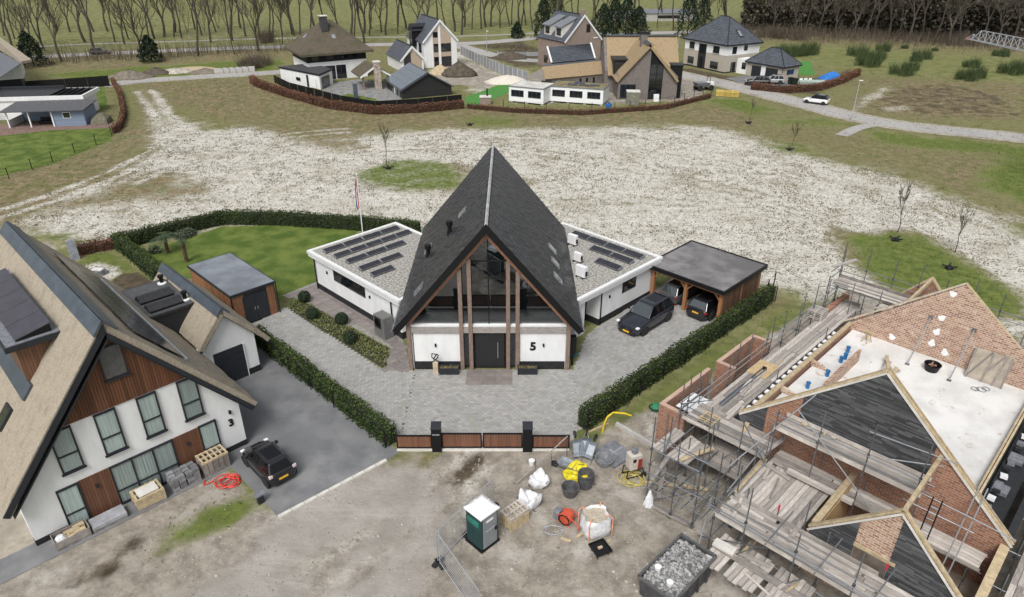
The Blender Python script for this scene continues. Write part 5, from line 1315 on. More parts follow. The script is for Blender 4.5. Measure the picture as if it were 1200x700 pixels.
# upper deck under the black gable
p = scaf('upper plank scaffold across the black stone gable')
deck(p, -1.55, -.25, -8.9, -2.25, 4.3, 'y', seg=6); toe(p, (-1.62, -2.2, 4.34), (-1.62, -9.0, 4.34)); toe(p, (-.22, -2.2, 4.36), (-.22, -9.0, 4.36))
for y, zt in ((-2.3, 5.6), (-4.4, 6.6), (-6.6, 7.0), (-8.8, 7.2)):
    std(p, -1.7, y, 0, zt); std(p, -.3, y, 0, 4.25); bar(p, (-1.9, y, 4.24), (0, y, 4.24), 'transom'); coup(p, -1.7, y, 5.3)
for z in (4.85, 5.3): bar(p, (-1.75, -2.0, z), (-1.75, -9.4, z))
bar(p, (-3.9, -1.2, 2.6), (-.4, -3.4, 6.4), 'brace', ALU); bar(p, (-1.9, -3.2, 6.2), (-1.9, -7.8, 2.4), 'brace', ALU); bar(p, (-.9, -6.2, 6.0), (-.9, -9.8, 6.3), 'brace', ALU); bar(p, (-1.2, -7.2, 5.2), (-.5, -9.3, 5.6), 'brace', ALU)
# middle deck
p = scaf('middle scaffold deck of wide loose planks between the two gables')
deck(p, -4.9, -1.6, -5.5, -2.3, 2.2, 'x', seg=5); deck(p, -1.6, -.35, -8.6, -2.3, 2.25, 'y', seg=4); deck(p, -1.7, -1.2, -7.3, -3.0, 2.32, 'y', m=DARKPLANK, seg=3)
for x in (-4.8, -3.2, -1.7):
    for y in (-2.3, -5.6): std(p, x, y, 0, 2.15 if x != -4.8 else 4.0)
    bar(p, (x, -2.1, 2.12), (x, -5.8, 2.12), 'transom')
for k, dy in enumerate((0, .28)): bar(p, (-5.4, -2.05 - dy * .3, 2.55 + dy), (-1.6, -1.95 - dy * .3, 3.1 + dy), 'loose_tube', ALU); bar(p, (-5.6, -2.2 - dy, 2.5), (-2.3, -2.15 - dy, 2.7), 'loose_tube', ALU)
plank((-4.9, -2.2, 2.3), (-1.7, -2.15, 2.35), .22, .05, NEWT, p); plank((-1.9, -3.4, 2.45), (-1.85, -6.6, 2.45), .25, .2, PLANK, p)
# long front deck before the small gable
p = scaf('long front scaffold deck passing the small slate gable')
deck(p, -7.0, -5.35, -13.5, -2.35, 2.45, 'y', seg=5.2); toe(p, (-7.1, -2.3, 2.47), (-7.1, -13.6, 2.47)); toe(p, (-5.3, -2.4, 2.47), (-5.3, -9, 2.47))
RED = mat('red_cap', (.55, .03, .05), .5)
for i, (y, zt) in enumerate(((-2.4, 2.7), (-3.9, 5.2), (-6.2, 4.2), (-8.6, 5.0), (-11, 4.4))):
    std(p, -7.2, y, 0, zt); std(p, -5.25, y - .6, 0, 3.0); bar(p, (-7.5, y, 2.38), (-5.1, y, 2.38), 'transom'); coup(p, -7.2, y, 3.2); coup(p, -7.2, y, 2.4); bar(p, (-7.4, y, 1.15), (-5.2, y, 1.15), 'transom')
    piece('tube_cap', 'c', lambda: MB().tube((0, 0, 0), (0, 0, .3), .045, 8), RED if i % 2 else STEEL, p, (-5.25, y - .6, 3.0))
for z in (2.95, 3.1, 3.6): bar(p, (-7.25, -2.0, z), (-7.25, -13.8, z))
bar(p, (-7.25, -2.0, 1.2), (-7.25, -13.8, 1.2)); bar(p, (-7.6, -2.0, 2.36), (-5.1, -2.0, 2.36)); bar(p, (-7.0, -1.7, .6), (-7.0, -5.0, 2.3), 'brace'); bar(p, (-8.9, -2.6, .6), (-6.0, -1.6, 2.3), 'brace', ALU)
for i in range(5): bar(p, (-7.3, -3.0 - i * 2.3, .2), (-7.3, -4.6 - i * 2.3, 2.3), 'brace'); bar(p, (-7.2, -4.9 - i * 2.2, 2.6), (-5.2, -5.1 - i * 2.2, 3.3), 'brace')
for x in (-6.6, -6.0, -5.6): plank((x, -3.2 - (x + 7) * 1.5, 2.53), (x + .05, -6.8 - (x + 7) * 1.5, 2.53), .225, .05, PLANK, p)
# lowest deck
p = scaf('lowest scaffold deck of short planks beside the rubble skip')
deck(p, -8.75, -6.5, -7.2, -2.8, 1.15, 'x', seg=5, m=PLANK, gaps=(7, 14)); deck(p, -7.7, -7.35, -7.2, -2.8, 1.22, 'y', m=DARKPLANK, seg=5)
for x in (-8.6, -6.6):
    for y in (-2.9, -5.2, -7.3): std(p, x, y, 0, 1.1)
    bar(p, (x, -2.6, 1.08), (x, -7.6, 1.08), 'transom')
for y in (-3.0, -4.5, -6): bar(p, (-8.8, y, 1.0), (-6.3, y, 1.0))
bl = tag(MB().box(-.5, .5, -.22, .22, 0, .14).build('white_block', PALE), 'pale block lying on the lowest scaffold deck', 'block'); x, y = FS.L(849, 642, 1.3); bl.location = (*FS.W(x, y).xy, 1.29); bl.rotation_euler = (0, 0, rad(-40))
# far deck beyond the far gable
p = scaf('far scaffold with high plank walkway behind the brick gable')
deck(p, 16.6, 18.0, -2.4, 2.6, 4.25, 'y', seg=5); deck(p, 15.4, 16.4, -4.5, -.9, 4.05, 'y', m=PLANK); toe(p, (18.1, 2.6, 4.3), (18.1, -2.6, 4.3), DARKPLANK); deck(p, 15.3, 17.0, -16, -9.5, 3.4, 'y')
bar(p, (16.5, 2.7, 4.2), (16.5, -2.5, 4.2)); bar(p, (16.2, 2.7, 4.1), (16.2, -2.5, 4.1), m=ALU)
for i, y in enumerate((2.7, 1.0, -.8, -2.4, -4.0, -5.6, -7.2, -8.8, -10.4, -12, -13.6, -15.2)):
    std(p, 18.3, y, 0, (6.9, 7.0, 6.6, 6.8, 6.3, 6.9, 6.4, 6.7, 6.2, 6.6, 6.3, 6.6)[i]); coup(p, 18.3, y, 5.2)
    if i < 4 or i > 7: std(p, 16.5, y, 0, 4.9 if i < 4 else 6)
for z in (3.4, 4.7, 5.2): bar(p, (18.3, 2.9, z), (18.3, -16, z))
for z in (4.7, 5.2): bar(p, (16.5, 2.7, z), (18.5, 2.7, z))
plank((16.6, 2.75, 5.5), (18.6, 1.9, 5.7), .28, .05, PLANK, p)
# right deck
p = scaf('right-hand plank scaffold beyond the black knee wall')
deck(p, -5, 12.5, -15.4, -13.0, 2.35, 'x'); 
for i, x in enumerate((-4.8, -2.2, .4, 3.0, 5.6, 8.2, 10.8)):
    std(p, x, -12.85, 0, 3.2 if i != 2 else 4.5); std(p, x, -15.5, 0, 4.3); bar(p, (x, -12.5, 2.28), (x, -15.6, 2.28), 'transom')
for z in (2.26, 3.3): bar(p, (-5, -15.5, z), (12, -15.5, z))
tbx = tag(MB().box(-.4, .4, -.3, .3, 0, .35).build('tool_crate', LEAD, bevel=.02), 'grey crate on the right-hand scaffold deck', 'crate'); tbx.location = (*FS.W(3.9, -14.9).xy, 2.41); tbx.rotation_euler = (0, 0, rad(45))
p = thing('loose_planks', 'loose scaffold planks and offcuts strewn over the site decks', 'planks', (*FS.o, 0), 45)
for i in range(26):
    zx = rs.choice(((-4.6, -2, -5, -2.6, 2.3), (-6.8, -5.6, -9, -2.8, 2.52), (-1.9, -.4, -1.8, 2.2, 2.68), (0, 14, .9, 2.2, 2.48), (-8.5, -6.8, -6.5, -3, 1.23), (-1.4, -.4, -8, -3, 4.38)))
    x, y = rs.uniform(*zx[:2]), rs.uniform(*zx[2:4]); a = rs.choice((0, 1.57)) + rs.uniform(-.25, .25); l = rs.uniform(.5, 1.8)
    plank((x, y, zx[4] + .02), (x + l * math.cos(a), y + l * math.sin(a), zx[4] + .03), rs.choice((.1, .15, .225)), .04, rs.choice((PLANK, DARKPLANK, NEWT, PLANK)), p)
# inner deck in the front wing
p = scaf('short inner scaffold deck inside the small wing under the ridge beam')
deck(p, -1.7, -.35, -11.9, -8.7, 2.1, 'y', seg=4)
for x in (-1.6, -.4):
    for y in (-8.8, -11.5): std(p, x, y, .06, 2.05)
bar(p, (-1.6, -8.6, 2.04), (-1.6, -12, 2.04)); bar(p, (-.4, -8.6, 2.04), (-.4, -12, 2.04)); bar(p, (-3.6, -11.0, .3), (.2, -11.0, 5.0), 'brace', ALU); bar(p, (-3.4, -10.7, .3), (.2, -10.7, 5.0), 'brace', ALU)
bar(p, (-1.2, -8.9, 4.3), (-.6, -12.6, 3.7)); bar(p, (-1.0, -8.3, 3.4), (-.5, -11.2, 3.0))
ld = thing('ladder', 'black ladder standing under the ridge beam of the small wing', 'ladder', (*FS.o, 0), 45)
for k in (0, .35): bar(ld, (-2.6, -9.5 - k, .1), (-2.0, -9.5 - k, 5.0), 'stile', BLACKM)
for k in range(15): bar(ld, (-2.6 + .6 * k / 15, -9.5, .3 + k * .3), (-2.6 + .6 * k / 15, -9.85, .3 + k * .3), 'rung', ALU)
# ------------------------------------------------------------------ entrance gate
gA, gB = P3(465.5, 527), P3(667, 527); GY_ = (gA.y + gB.y) / 2
def gx_(px): return P(px, 527)[0]
GATEW = mat('gate_boards', (.16, .07, .04), .6, var=.25, scale=4, stretch=(4, 4, .5), rnd=.2, bump=.2)
def gate(name, label, cat, xa, xb, z0, z1):
    g = thing(name, label, cat, (xa, GY_, 0), 0); L_ = xb - xa
    MB().box(0, L_, -.03, .03, z1 - .09, z1).box(0, L_, -.03, .03, z0, z0 + .09).box(0, .07, -.03, .03, z0 + .09, z1 - .09).box(L_ - .07, L_, -.03, .03, z0 + .09, z1 - .09).build('frame', BLACKM, g)
    n = int((L_ - .14) / .145); w = (L_ - .14) / n
    for i in range(n): piece('board', (round(w, 3), z1 - z0), lambda: MB().box(.004, w - .004, -.014, .014, 0, z1 - z0 - .18), GATEW, g, (.07 + i * w, 0, z0 + .09))
    return g
x0, xp1, xp2, x1 = gx_(465.5), gx_(512.5), gx_(618), gx_(667)
gate('fence_panel', 'low timber fence panel in black frame next to the letterbox pillar', 'fence', x0, xp1 - .28, .12, 1.05)
xm = gx_(565.5)
gate('gate', 'timber driveway gate leaf beside the pillar with the letter slot', 'gate', xp1 + .28, xm - .03, .14, 1.2)
gate('gate', 'timber driveway gate leaf beside the plain black pillar', 'gate', xm + .03, xp2 - .28, .14, 1.2)
gate('fence_panel', 'low timber fence panel in black frame next to the plain black pillar', 'fence', xp2 + .28, x1, .12, 1.05)
for i, x in enumerate((xp1, xp2)):
    p = thing('gate_pillar', ('black gate pillar with silver letter slot', 'plain black gate pillar')[i], 'pillar', (x, GY_, 0), 0)
    MB().box(-.27, .27, -.24, .24, 0, 1.62).build('column', BLACKM, p, bevel=.01); MB().ext([(-.29, -.26, 1.62), (.29, -.26, 1.62), (.29, .26, 1.78), (-.29, .26, 1.78)], (0, 0, .05)).ext([(-.285, -.25, 1.62), (-.285, .25, 1.62), (-.285, .25, 1.78)], (.57, 0, 0)).build('cap', ANTH, p)
    if i == 0: MB().box(-.2, .2, -.255, -.24, 1.22, 1.3).build('letter_slot', ALU, p)
gs = MB().box(x0, x1, GY_ - .14, GY_ + .14, -.02, .06).build('gate_sill', PALE); gs['kind'] = 'structure'

# ------------------------------------------------------------------ portable toilet
T = thing('portable_toilet', 'dark green and grey portable toilet with white roof on the dirt', 'toilet', (*P(565.5, 633.5), 0), 45)
TG = mat('toilet_green', (.012, .045, .048), .5, var=.1); TGR = mat('toilet_grey', (.22, .24, .26), .5, var=.1)
MB().box(-.6, .6, -.6, .6, 0, .12).build('base', BLACKM, T)
MB().box(-.54, .54, -.54, .54, .12, 2.12).build('cabin', TG, T, bevel=.03)
for i in range(7): MB().box(-.553, -.541, -.46 + i * .14, -.36 + i * .14, .3, 1.2).build('wall_rib', TG, T)
MB().box(-.552, -.541, -.36, .4, 1.45, 1.8).build('sign_plate', mat('green_sign', (.02, .2, .15), .5), T)
dr = MB().box(-.44, .44, -.575, -.541, .16, 2.05).build('door', TGR, T, bevel=.01)
for i in range(4): MB().box(-.4 + i * .2, -.26 + i * .2, -.583, -.576, .25, 1.35).build('door_rib', TGR, dr)
MB().box(.28, .4, -.62, -.575, .95, 1.15).build('door_lock', BLACKM, dr); MB().box(-.25, .2, -.585, -.576, 1.72, 1.86).build('door_sign', WPLAST, dr)
MB().box(-.3, .3, -.585, -.576, 1.2, 1.22).build('door_line', WPLAST, dr)
MB().loft([[(-.62, -.62, 2.12), (.62, -.62, 2.12), (.62, .62, 2.12), (-.62, .62, 2.12)], [(-.62, -.62, 2.2), (.62, -.62, 2.2), (.62, .62, 2.2), (-.62, .62, 2.2)], [(-.4, -.4, 2.36), (.4, -.4, 2.36), (.4, .4, 2.36), (-.4, .4, 2.36)]]).build('roof', WPLAST, T, bevel=.02)
MB().beam((-.5, 0, 2.34), (.5, 0, 2.34), .04, .06).build('roof_rib', WPLAST, T); MB().beam((0, -.5, 2.335), (0, .5, 2.335), .04, .06).build('roof_rib', WPLAST, T)
# ------------------------------------------------------------------ mesh construction fences
def cfence(label, a, b_, h=2.0):
    a, b_ = Vector(a), Vector(b_); L_ = (b_ - a).length
    f = thing('construction_fence', label, 'fence', (a.x, a.y, 0), math.degrees(math.atan2(b_.y - a.y, b_.x - a.x)))
    for nm, p, q in (('upright', (0, 0, .1), (0, 0, h)), ('upright', (L_, 0, .1), (L_, 0, h)), ('rail', (0, 0, h), (L_, 0, h)), ('rail', (0, 0, .18), (L_, 0, .18))): stick(nm, p, q, .025, GALV, f, 8)
    mb = MB(); n = int(L_ / .1)
    for i in range(1, n): x = i * L_ / n; mb.add([(x - .005, 0, .18), (x + .005, 0, .18), (x + .005, 0, h), (x - .005, 0, h)], [(0, 1, 2, 3)]); 
    for k in range(1, 9): z = .18 + k * (h - .18) / 9; mb.box(0, L_, -.005, .005, z - .006, z + .006)
    mb.build('mesh_wires', GALV, f, kind='stuff')
    for x in (0, L_): MB().box(x - .35, x + .35, -.12, .12, 0, .14).build('foot_block', RUBBER, f, bevel=.02)
    return f
fa = P3(513.5, 660); fb = P3(578, 596)
d = (fb - fa); 
cfence('mesh fence panel standing behind the portable toilet', fa, fa + d * .52); cfence('mesh fence panel reaching past the toilet towards the gate', fa + d * .54, fb)
cfence('mesh fence panel running from the shared foot block towards the street', fa + V(.1, -.1, 0), fa + V(2.1, -3.2, 0))
# ------------------------------------------------------------------ builders' clutter
def put(name, label, cat, px, py, rz=0, z=0): return thing(name, label, cat, (*P(px, py), z), rz)
ps = put('pallet_stack', 'stack of empty timber pallets behind the portable toilet', 'pallets', 603, 611, 42)
for k in range(6): pallet(ps, 1.25, .85, k * .135, NEWT if k < 5 else PLANK)
BAG = mat('white_bag', (.66, .67, .69), .7, var=.14, scale=5, col2=(.78, .78, .8), bump=.6, bscale=6, bdist=.05)
def sack(name, label, px, py, w, d_, h, rz, m, full=True, top=None, seed=1, straps=None):
    s = put(name, label, 'bag', px, py, rz); r = random.Random(seed); n = 20; rings = []
    for k, (t, sc_) in enumerate(((0, .86), (.12, 1.0), (.4, 1.06), (.7, 1.02), (.9, .98), (1.0, .93))):
        ring = []
        for i in range(n):
            a = 2 * math.pi * i / n; c, s_ = math.cos(a), math.sin(a); q = (abs(c) ** 4 + abs(s_) ** 4) ** -.25
            e = 1 + r.uniform(-.1, .1) * (1 if full else 1.4)
            zz = h * t + (r.uniform(-.12, .16) * h if t > .85 and not full else r.uniform(-.02, .02) * h)
            ring.append((w / 2 * q * c * sc_ * e, d_ / 2 * q * s_ * sc_ * e, max(0, zz)))
        rings.append(ring)
    mb = MB(); mb.loft(rings, cap=False); mb.poly(*rings[0][::-1])
    inner = [(x * .9, y * .9, z - h * (.14 if full else .5)) for x, y, z in rings[-1]]
    mb.loft([rings[-1], inner], cap=False)
    mb.build('sack', m, s, smooth=True)
    MB().poly(*inner).build('filling', top or m, s)
    if straps:
        for sx in (-1, 1):
            for sy in (-1, 1):
                x, y = sx * w * .4, sy * d_ * .4
                MB().path([(x * 1.22, y * 1.22, .1), (x * 1.22, y * 1.2, h * .95), (x, y, h * 1.15), (x * .7, y * .7, h * 1.05)], .03 if full else .014, 5).build('strap', straps, s)
    return s
SANDM = mat('heap_sand', (.42, .37, .29), .95, var=.2, scale=6, bump=.4)
def lump(name, label, px, py, w, d_, h, rz, m, seed, dark=None):
    # slumped, creased sack: a folded blob with a sagging open mouth
    s = put(name, label, 'bag', px, py, rz); r = random.Random(seed); nu, nv = 26, 13; ph = [r.uniform(0, 6.28) for _ in range(8)]; rings = []
    for j in range(nv):
        t = j / (nv - 1); ring = []
        for i in range(nu):
            a = 6.2832 * i / nu; fold = .1 * math.sin(3 * a + ph[0] + 2 * t) + .07 * math.sin(7 * a + ph[1] - 5 * t) + .05 * math.sin(13 * a + ph[2]) + r.uniform(-.025, .025)
            if t < .75: k = .8 + .35 * math.sin(min(1, t / .75) * 2.6); z = h * (t / .75) ** .8 * (1 + .28 * math.sin(2 * a + ph[3]) * t + .15 * math.sin(5 * a + ph[4]) * t)
            else: u = (t - .75) / .25; k = (.8 + .35 * math.sin(2.6)) * (1 - .93 * u); z = h * (1 + .28 * math.sin(2 * a + ph[3]) * .75 + .15 * math.sin(5 * a + ph[4]) * .75) * (1 - .6 * u) + .05 * math.sin(4 * a)
            ring.append((w / 2 * k * math.cos(a) * (1 + fold), d_ / 2 * k * math.sin(a) * (1 + fold), max(0, z)))
        rings.append(ring)
    MB().loft(rings).build('sack', m, s, smooth=True)
    for q in range(3): a = ph[5] + q * 1.9; MB().path([(w * .55 * math.cos(a + e * .25), d_ * .55 * math.sin(a + e * .25), h * (.35 + .5 * math.sin(e * .8 + q))) for e in range(5)], .016, 5).build('strap', dark or BLACKM, s)
lump('rubble_bag', 'collapsed white sack slumped next to the pallet stack', 620, 593, 1.15, .95, .7, 30, BAG, 3)
lump('rubble_bag', 'white sack with creased folds between the slumped sack and the fence', 631, 569, .95, .95, .62, 60, BAG, 6)
sack('sand_bag', 'big square white bag of sand with orange straps', 697, 622, 1.3, 1.2, 1.15, 20, BAG, True, SANDM, 7, mat('orange_strap', (.72, .32, .2), .7))
YEL = mat('yellow_sheet', (.68, .58, .02), .5, var=.18, scale=4, bump=.5, bscale=5, bdist=.05)
lump('yellow_sack', 'bright yellow crumpled sack by the wheelbarrows', 676, 560, 1.3, 1.25, .55, 10, YEL, 9)
def tub(name, label, px, py, r0, r1, h, m, cnt=1):
    t = put(name, label, 'tub', px, py)
    for k in range(cnt): MB().lathe([(r0, k * .09), (r1, h + k * .09), (r1 + .03, h + .01 + k * .09), (r1 + .03, h + .04 + k * .09), (r1 - .03, h + .03 + k * .09), (r0 - .02, .06 + k * .09), (0, .05 + k * .09)], n=20).build('tub', m, t, smooth=False)
    MB().tube((r1, -.1, h), (r1, .1, h), .025, 6).tube((-r1, -.1, h), (-r1, .1, h), .025, 6).build('handles', m, t)
TUBG = mat('grey_tub', (.2, .205, .215), .6, var=.2, scale=5); TUBD = mat('dark_tub', (.085, .085, .09), .6, var=.3, scale=6)
tub('mortar_tub', 'single grey mortar tub in front of the tall tub stack', 668, 579, .36, .46, .5, TUBD); tub('mortar_tub', 'tall stack of dusty black mortar tubs leaning on the yellow sack', 686, 570, .34, .42, .45, TUBD, 6)
tub('mortar_tub', 'wide round grey tub beside the flat grey lid', 708, 543, .42, .52, .36, TUBG)
gl = put('flat_lid', 'square grey steel lid with cross ribs lying on the ground', 'lid', 719, 533, 38); MB().box(-.85, .85, -.85, .85, 0, .14).build('plate', LEAD, gl, bevel=.02); MB().beam((-.7, 0, .17), (.7, 0, .17), .09, .06).build('rib', GALV, gl); MB().beam((0, -.3, .165), (0, .3, .165), .09, .05).build('rib', GALV, gl)
def barrow(label, px, py, rz, up):
    w = put('wheelbarrow', label, 'wheelbarrow', px, py, rz)
    rot = Matrix.Rotation(up, 4, 'Y'); T_ = lambda p: rot @ Vector(p) + V(0, 0, .25 if up else 0)
    ring = lambda l, ww, z, x: [T_((x - l, -ww, z)), T_((x + l, -ww, z)), T_((x + l, ww, z)), T_((x - l, ww, z))]
    MB().loft([ring(.28, .2, .35, 0), ring(.46, .32, .62, 0)], cap=False).poly(*ring(.28, .2, .35, 0)).build('tray', mat('barrow_tray', (.33, .36, .4), .45, metal=.4, var=.2, scale=4), w)
    for s in (-1, 1):
        MB().path([T_((.75, s * .04, .2)), T_((.3, s * .2, .32)), T_((-.9, s * .3, .6))], .018, 6).build('handle', STEEL, w); MB().path([T_((-.2, s * .22, .36)), T_((-.35, s * .25, .0))], .018, 6).build('leg', STEEL, w)
    c = T_((.75, 0, .2)); MB().lathe([(.12, -.05), (.2, -.05), (.22, 0), (.2, .05), (.12, .05)], c, 14, 'y').build('wheel', RUBBER, w)
barrow('wheelbarrow tipped up against the hedge end, next to the fence panel', 674, 528, 100, rad(-58)); barrow('wheelbarrow tipped up beside another against the hedge end', 686, 526, 80, rad(-55)); barrow('wheelbarrow tipped up closest to the grey lid', 694, 532, 60, rad(-50)); barrow('wheelbarrow lying behind the yellow sack', 664, 552, 150, 0)
# string-line barrier
bs = put('barrier', 'thin timber barrier rail on posts by the gate', 'barrier', 655, 540, 0); A = P3(627, 560); B = P3(664, 535); o_ = Vector(bs.location)
for q, h in ((A, 1.3), (B, 1.5), (A.lerp(B, .5), .9)): stick('post', q - o_, q - o_ + V(0, 0, h), .02, STEEL, bs)
MB().beam(A - o_ + V(-1.0, -.6, .15), B - o_ + V(0, 0, 1.45), .05, .05).build('rail', DARKPLANK, bs)
# mixer pump / generator, hoses
mp = put('mortar_silo_pump', 'pale mixing machine with red side panel on a wheeled frame', 'machine', 741, 557, 20)
MPM = mat('machine_cream', (.52, .48, .42), .6, var=.15, scale=3, patch=.2)
MB().box(-.35, .35, -.28, .28, .6, 1.55).build('body', MPM, mp, bevel=.03); MB().box(.1, .33, -.3, -.281, .65, 1.3).build('side_panel', mat('dark_red', (.25, .03, .025), .5), mp); MB().box(-.2, -.02, -.3, -.281, 1.15, 1.35).build('control_box', BLACKM, mp)
MB().lathe([(.14, 1.55), (.2, 1.75), (.2, 1.82), (0, 1.84)], n=12).build('hopper', LEAD, mp)
for s in (-1, 1): MB().path([(-.5, s * .25, .1), (-.45, s * .25, .6), (.45, s * .25, .6), (.55, s * .25, .1), (-.5, s * .25, .1)], .03, 6).build('frame', BLACKM, mp)
for s in (-1, 1): MB().lathe([(.08, -.05), (.17, -.05), (.17, .05), (.08, .05)], (.5, s * .32, .17), 12, 'y').build('wheel', RUBBER, mp)
for i, (nm, lb, px, py, m_) in enumerate((('hose', 'yellow hose coil lying beside the mixing machine', 741, 563, mat('yellow_hose', (.5, .42, .1), .6)), ('hose', 'red hose coil on the grass in front of the white house', 267, 566, mat('red_hose', (.62, .05, .035), .45)))):
    h = put(nm, lb, 'hose', px, py); pts = []
    R_ = (.5, .44)[i]
    for t in range(190): a = t * .19; rr_ = R_ * (1 + .28 * math.sin(a * .37 + 1) + .1 * math.sin(a * .83)); pts.append((rr_ * math.cos(a) + .3 * math.sin(a * .21), rr_ * .95 * math.sin(a) + .1 * math.cos(a * .3), .04 + .04 * (t / 60)))
    MB().path(pts, (.022, .03)[i], 6).build('coil', m_, h)
MB().path([(-.8, .1, .05), (-1.2, -.25, .05), (-1.3, .15, .05)], .03, 6).build('loose_end', MATS['red_hose'], h)
rp = put('red_machine', 'orange-red hose reel machine with tube frame on the dirt', 'machine', 664, 612, -35)
RDM = mat('orange_red', (.55, .09, .045), .45, var=.15)
MB().lathe([(.3, -.22), (.34, -.2), (.34, .2), (.3, .22)], (0, 0, .38), 16, 'y').build('drum', RDM, rp)
for s in (-1, 1): MB().path([(.75, s * .22, .06), (.85, s * .22, .3), (.2, s * .25, .75), (-.35, s * .25, .55), (-.3, s * .25, .06), (.3, s * .25, .04)], .03, 6).build('frame', RDM, rp)
MB().tube((.8, -.22, .3), (.8, .22, .3), .03).build('handle', RDM, rp); MB().box(-.7, -.36, -.22, .22, .1, .55).build('motor', LEAD, rp, bevel=.05); MB().path([(.3 * math.cos(t), -.3, .38 + .3 * math.sin(t)) for t in np.arange(0, 6.3, .5)], .03, 5).build('hose_guard', BLACKM, rp)
cb2 = put('cable_coil', 'tangled grey cable beside the orange-red machine', 'cable', 648, 622); MB().path([(.45 * math.cos(t * .6) * (1 + .3 * math.sin(t * 2.1)), .3 * math.sin(t * .6), .03 + .01 * (t % 3)) for t in range(30)], .018, 5).build('coil', GALV, cb2)
ty = put('mortar_tray', 'black square mortar tray on a low stand with a brick on it', 'tray', 703, 648, 25)
MB().box(-.42, .42, -.42, .42, .3, .33).build('tray', BLACKM, ty); MB().box(-.42, -.39, -.42, .42, .33, .4).box(.39, .42, -.42, .42, .33, .4).box(-.39, .39, -.42, -.39, .33, .4).box(-.39, .39, .39, .42, .33, .4).build('rim', BLACKM, ty)
for x in (-.3, .3): MB().path([(x, -.3, 0), (x, 0, .3), (x, .3, 0)], .025).build('leg', BLACKM, ty)
MB().box(-.12, .1, -.06, .06, .33, .4).build('brick', mat('pale_brick', (.5, .38, .26), .9), ty)
for i, (px, py, l, rz) in enumerate(((711, 637, .5, 50), (683, 625, .9, 40), (663, 633, .5, -20))):
    q = tag(MB().box(-l / 2, l / 2, -.07, .07, 0, .04).build('board_offcut', NEWT), ('tan board offcut beside the mortar tray', 'thin lath lying left of the sand bag', 'short offcut in front of the orange-red machine')[i], 'board'); q.location = (*P(px, py), .01); q.rotation_euler = (0, 0, rad(rz))
yp = put('pipe', 'bent yellow plastic pipe sticking up by the hedge', 'pipe', 708, 507); MB().path([(-.1, 0, 0), (-.02, .1, .6), (.15, .2, 1.0), (.5, .3, 1.25), (1.2, .4, 1.1), (1.6, .45, .9)], .05, 8).build('tube', mat('yellow_pipe', (.7, .5, .02), .5), yp)
for i, (a, b_) in enumerate((((722, 498), (771, 527)), ((690, 507), (713, 497)))):
    A, B = P3(*a), P3(*b_); q = thing('ground_beam', ('long pale concrete beam lying from the hedge to the scaffold', 'short timber batten lying at the hedge end')[i], 'beam', (A.x, A.y, 0), math.degrees(math.atan2(B.y - A.y, B.x - A.x))); MB().box(0, (B - A).length, -.1 + .05 * i, .1 - .05 * i, 0, .2 - .12 * i).build('beam', (CONC, NEWT)[i], q)
gb = put('green_bag', 'small green bag and hose by the brick annex corner', 'bag', 768, 481, 0); MB().lathe([(.1, 0), (.3, .1), (.32, .3), (.15, .5), (.05, .52)], n=10).build('bag', mat('bag_green', (.02, .22, .1), .6), gb); MB().path([(.4 * math.cos(t), .35 * math.sin(t), .25) for t in np.arange(0, 6.4, .5)], .03, 5).build('hose', BLACKM, gb)
wb = put('white_cloth', 'crumpled white sheet hanging at the scaffold foot', 'sheet', 760, 592, 0); MB().loft([[(.28 * (1 + .2 * math.sin(5 * a)) * math.cos(a), .25 * math.sin(a), 0) for a in np.arange(0, 6.2, .5)], [(.2 * (1 + .2 * math.sin(4 * a)) * math.cos(a), .16 * math.sin(a), .5) for a in np.arange(0, 6.2, .5)], [(.05 * math.cos(a), .05 * math.sin(a), 1.0) for a in np.arange(0, 6.2, .5)]]).build('sheet', BAG, wb)
wt = put('white_bucket', 'small white bucket by the barrier post', 'bucket', 623, 545); MB().lathe([(.13, 0), (.17, .32), (.18, .33), (.15, .32), (.12, .05), (0, .04)], n=12).build('pail', WPLAST, wt); MB().lathe([(.165, .3), (.165, .34), (0, .36)], n=12).build('lid', WPLAST, wt)
# rubble skip
sk = thing('rubble_skip', 'dark steel skip heaped with grey rubble beside the scaffold', 'skip', (*FS.W(-9.85, -2.35).xy, 0), 45); sk.scale = (.92, .92, .92)
SKM = mat('skip_steel', (.06, .06, .065), .6, var=.3, scale=3, patch=.3)
def sring(z, e): return [(-1.75 - e, -.95 - e * .2, z), (1.75 + e, -.95 - e * .2, z), (1.75 + e, .95 + e * .2, z), (-1.75 - e, .95 + e * .2, z)]
MB().loft([sring(.15, -.1), sring(1.45, .05)], cap=False).poly(*sring(.15, -.1)).build('body', SKM, sk)
rim = MB()
for a, b_ in (((-1.85, -1), (1.85, -1)), ((1.85, -1), (1.85, 1)), ((1.85, 1), (-1.85, 1)), ((-1.85, 1), (-1.85, -1))): rim.beam((*a, 1.47), (*b_, 1.47), .12, .1)
rim.build('rim', mat('skip_rim', (.1, .1, .1), .6), sk)
for x in (-1.2, -.4, .4, 1.2):
    for s in (-1, 1): MB().box(x - .05, x + .05, s * 1.0 - .05, s * 1.0 + .05, .2, 1.42).build('rib', SKM, sk)
MB().box(-1.88, -1.84, -.9, -.6, .3, 1.3).build('warning_strip', mat('warning_red', (.5, .03, .04), .5), sk)
for k in range(4): MB().box(-1.887, -1.883, -.88, -.62, .42 + k * .24, .52 + k * .24).build('warning_stripe', WPLAST, sk)
mb = MB(); r = random.Random(5)
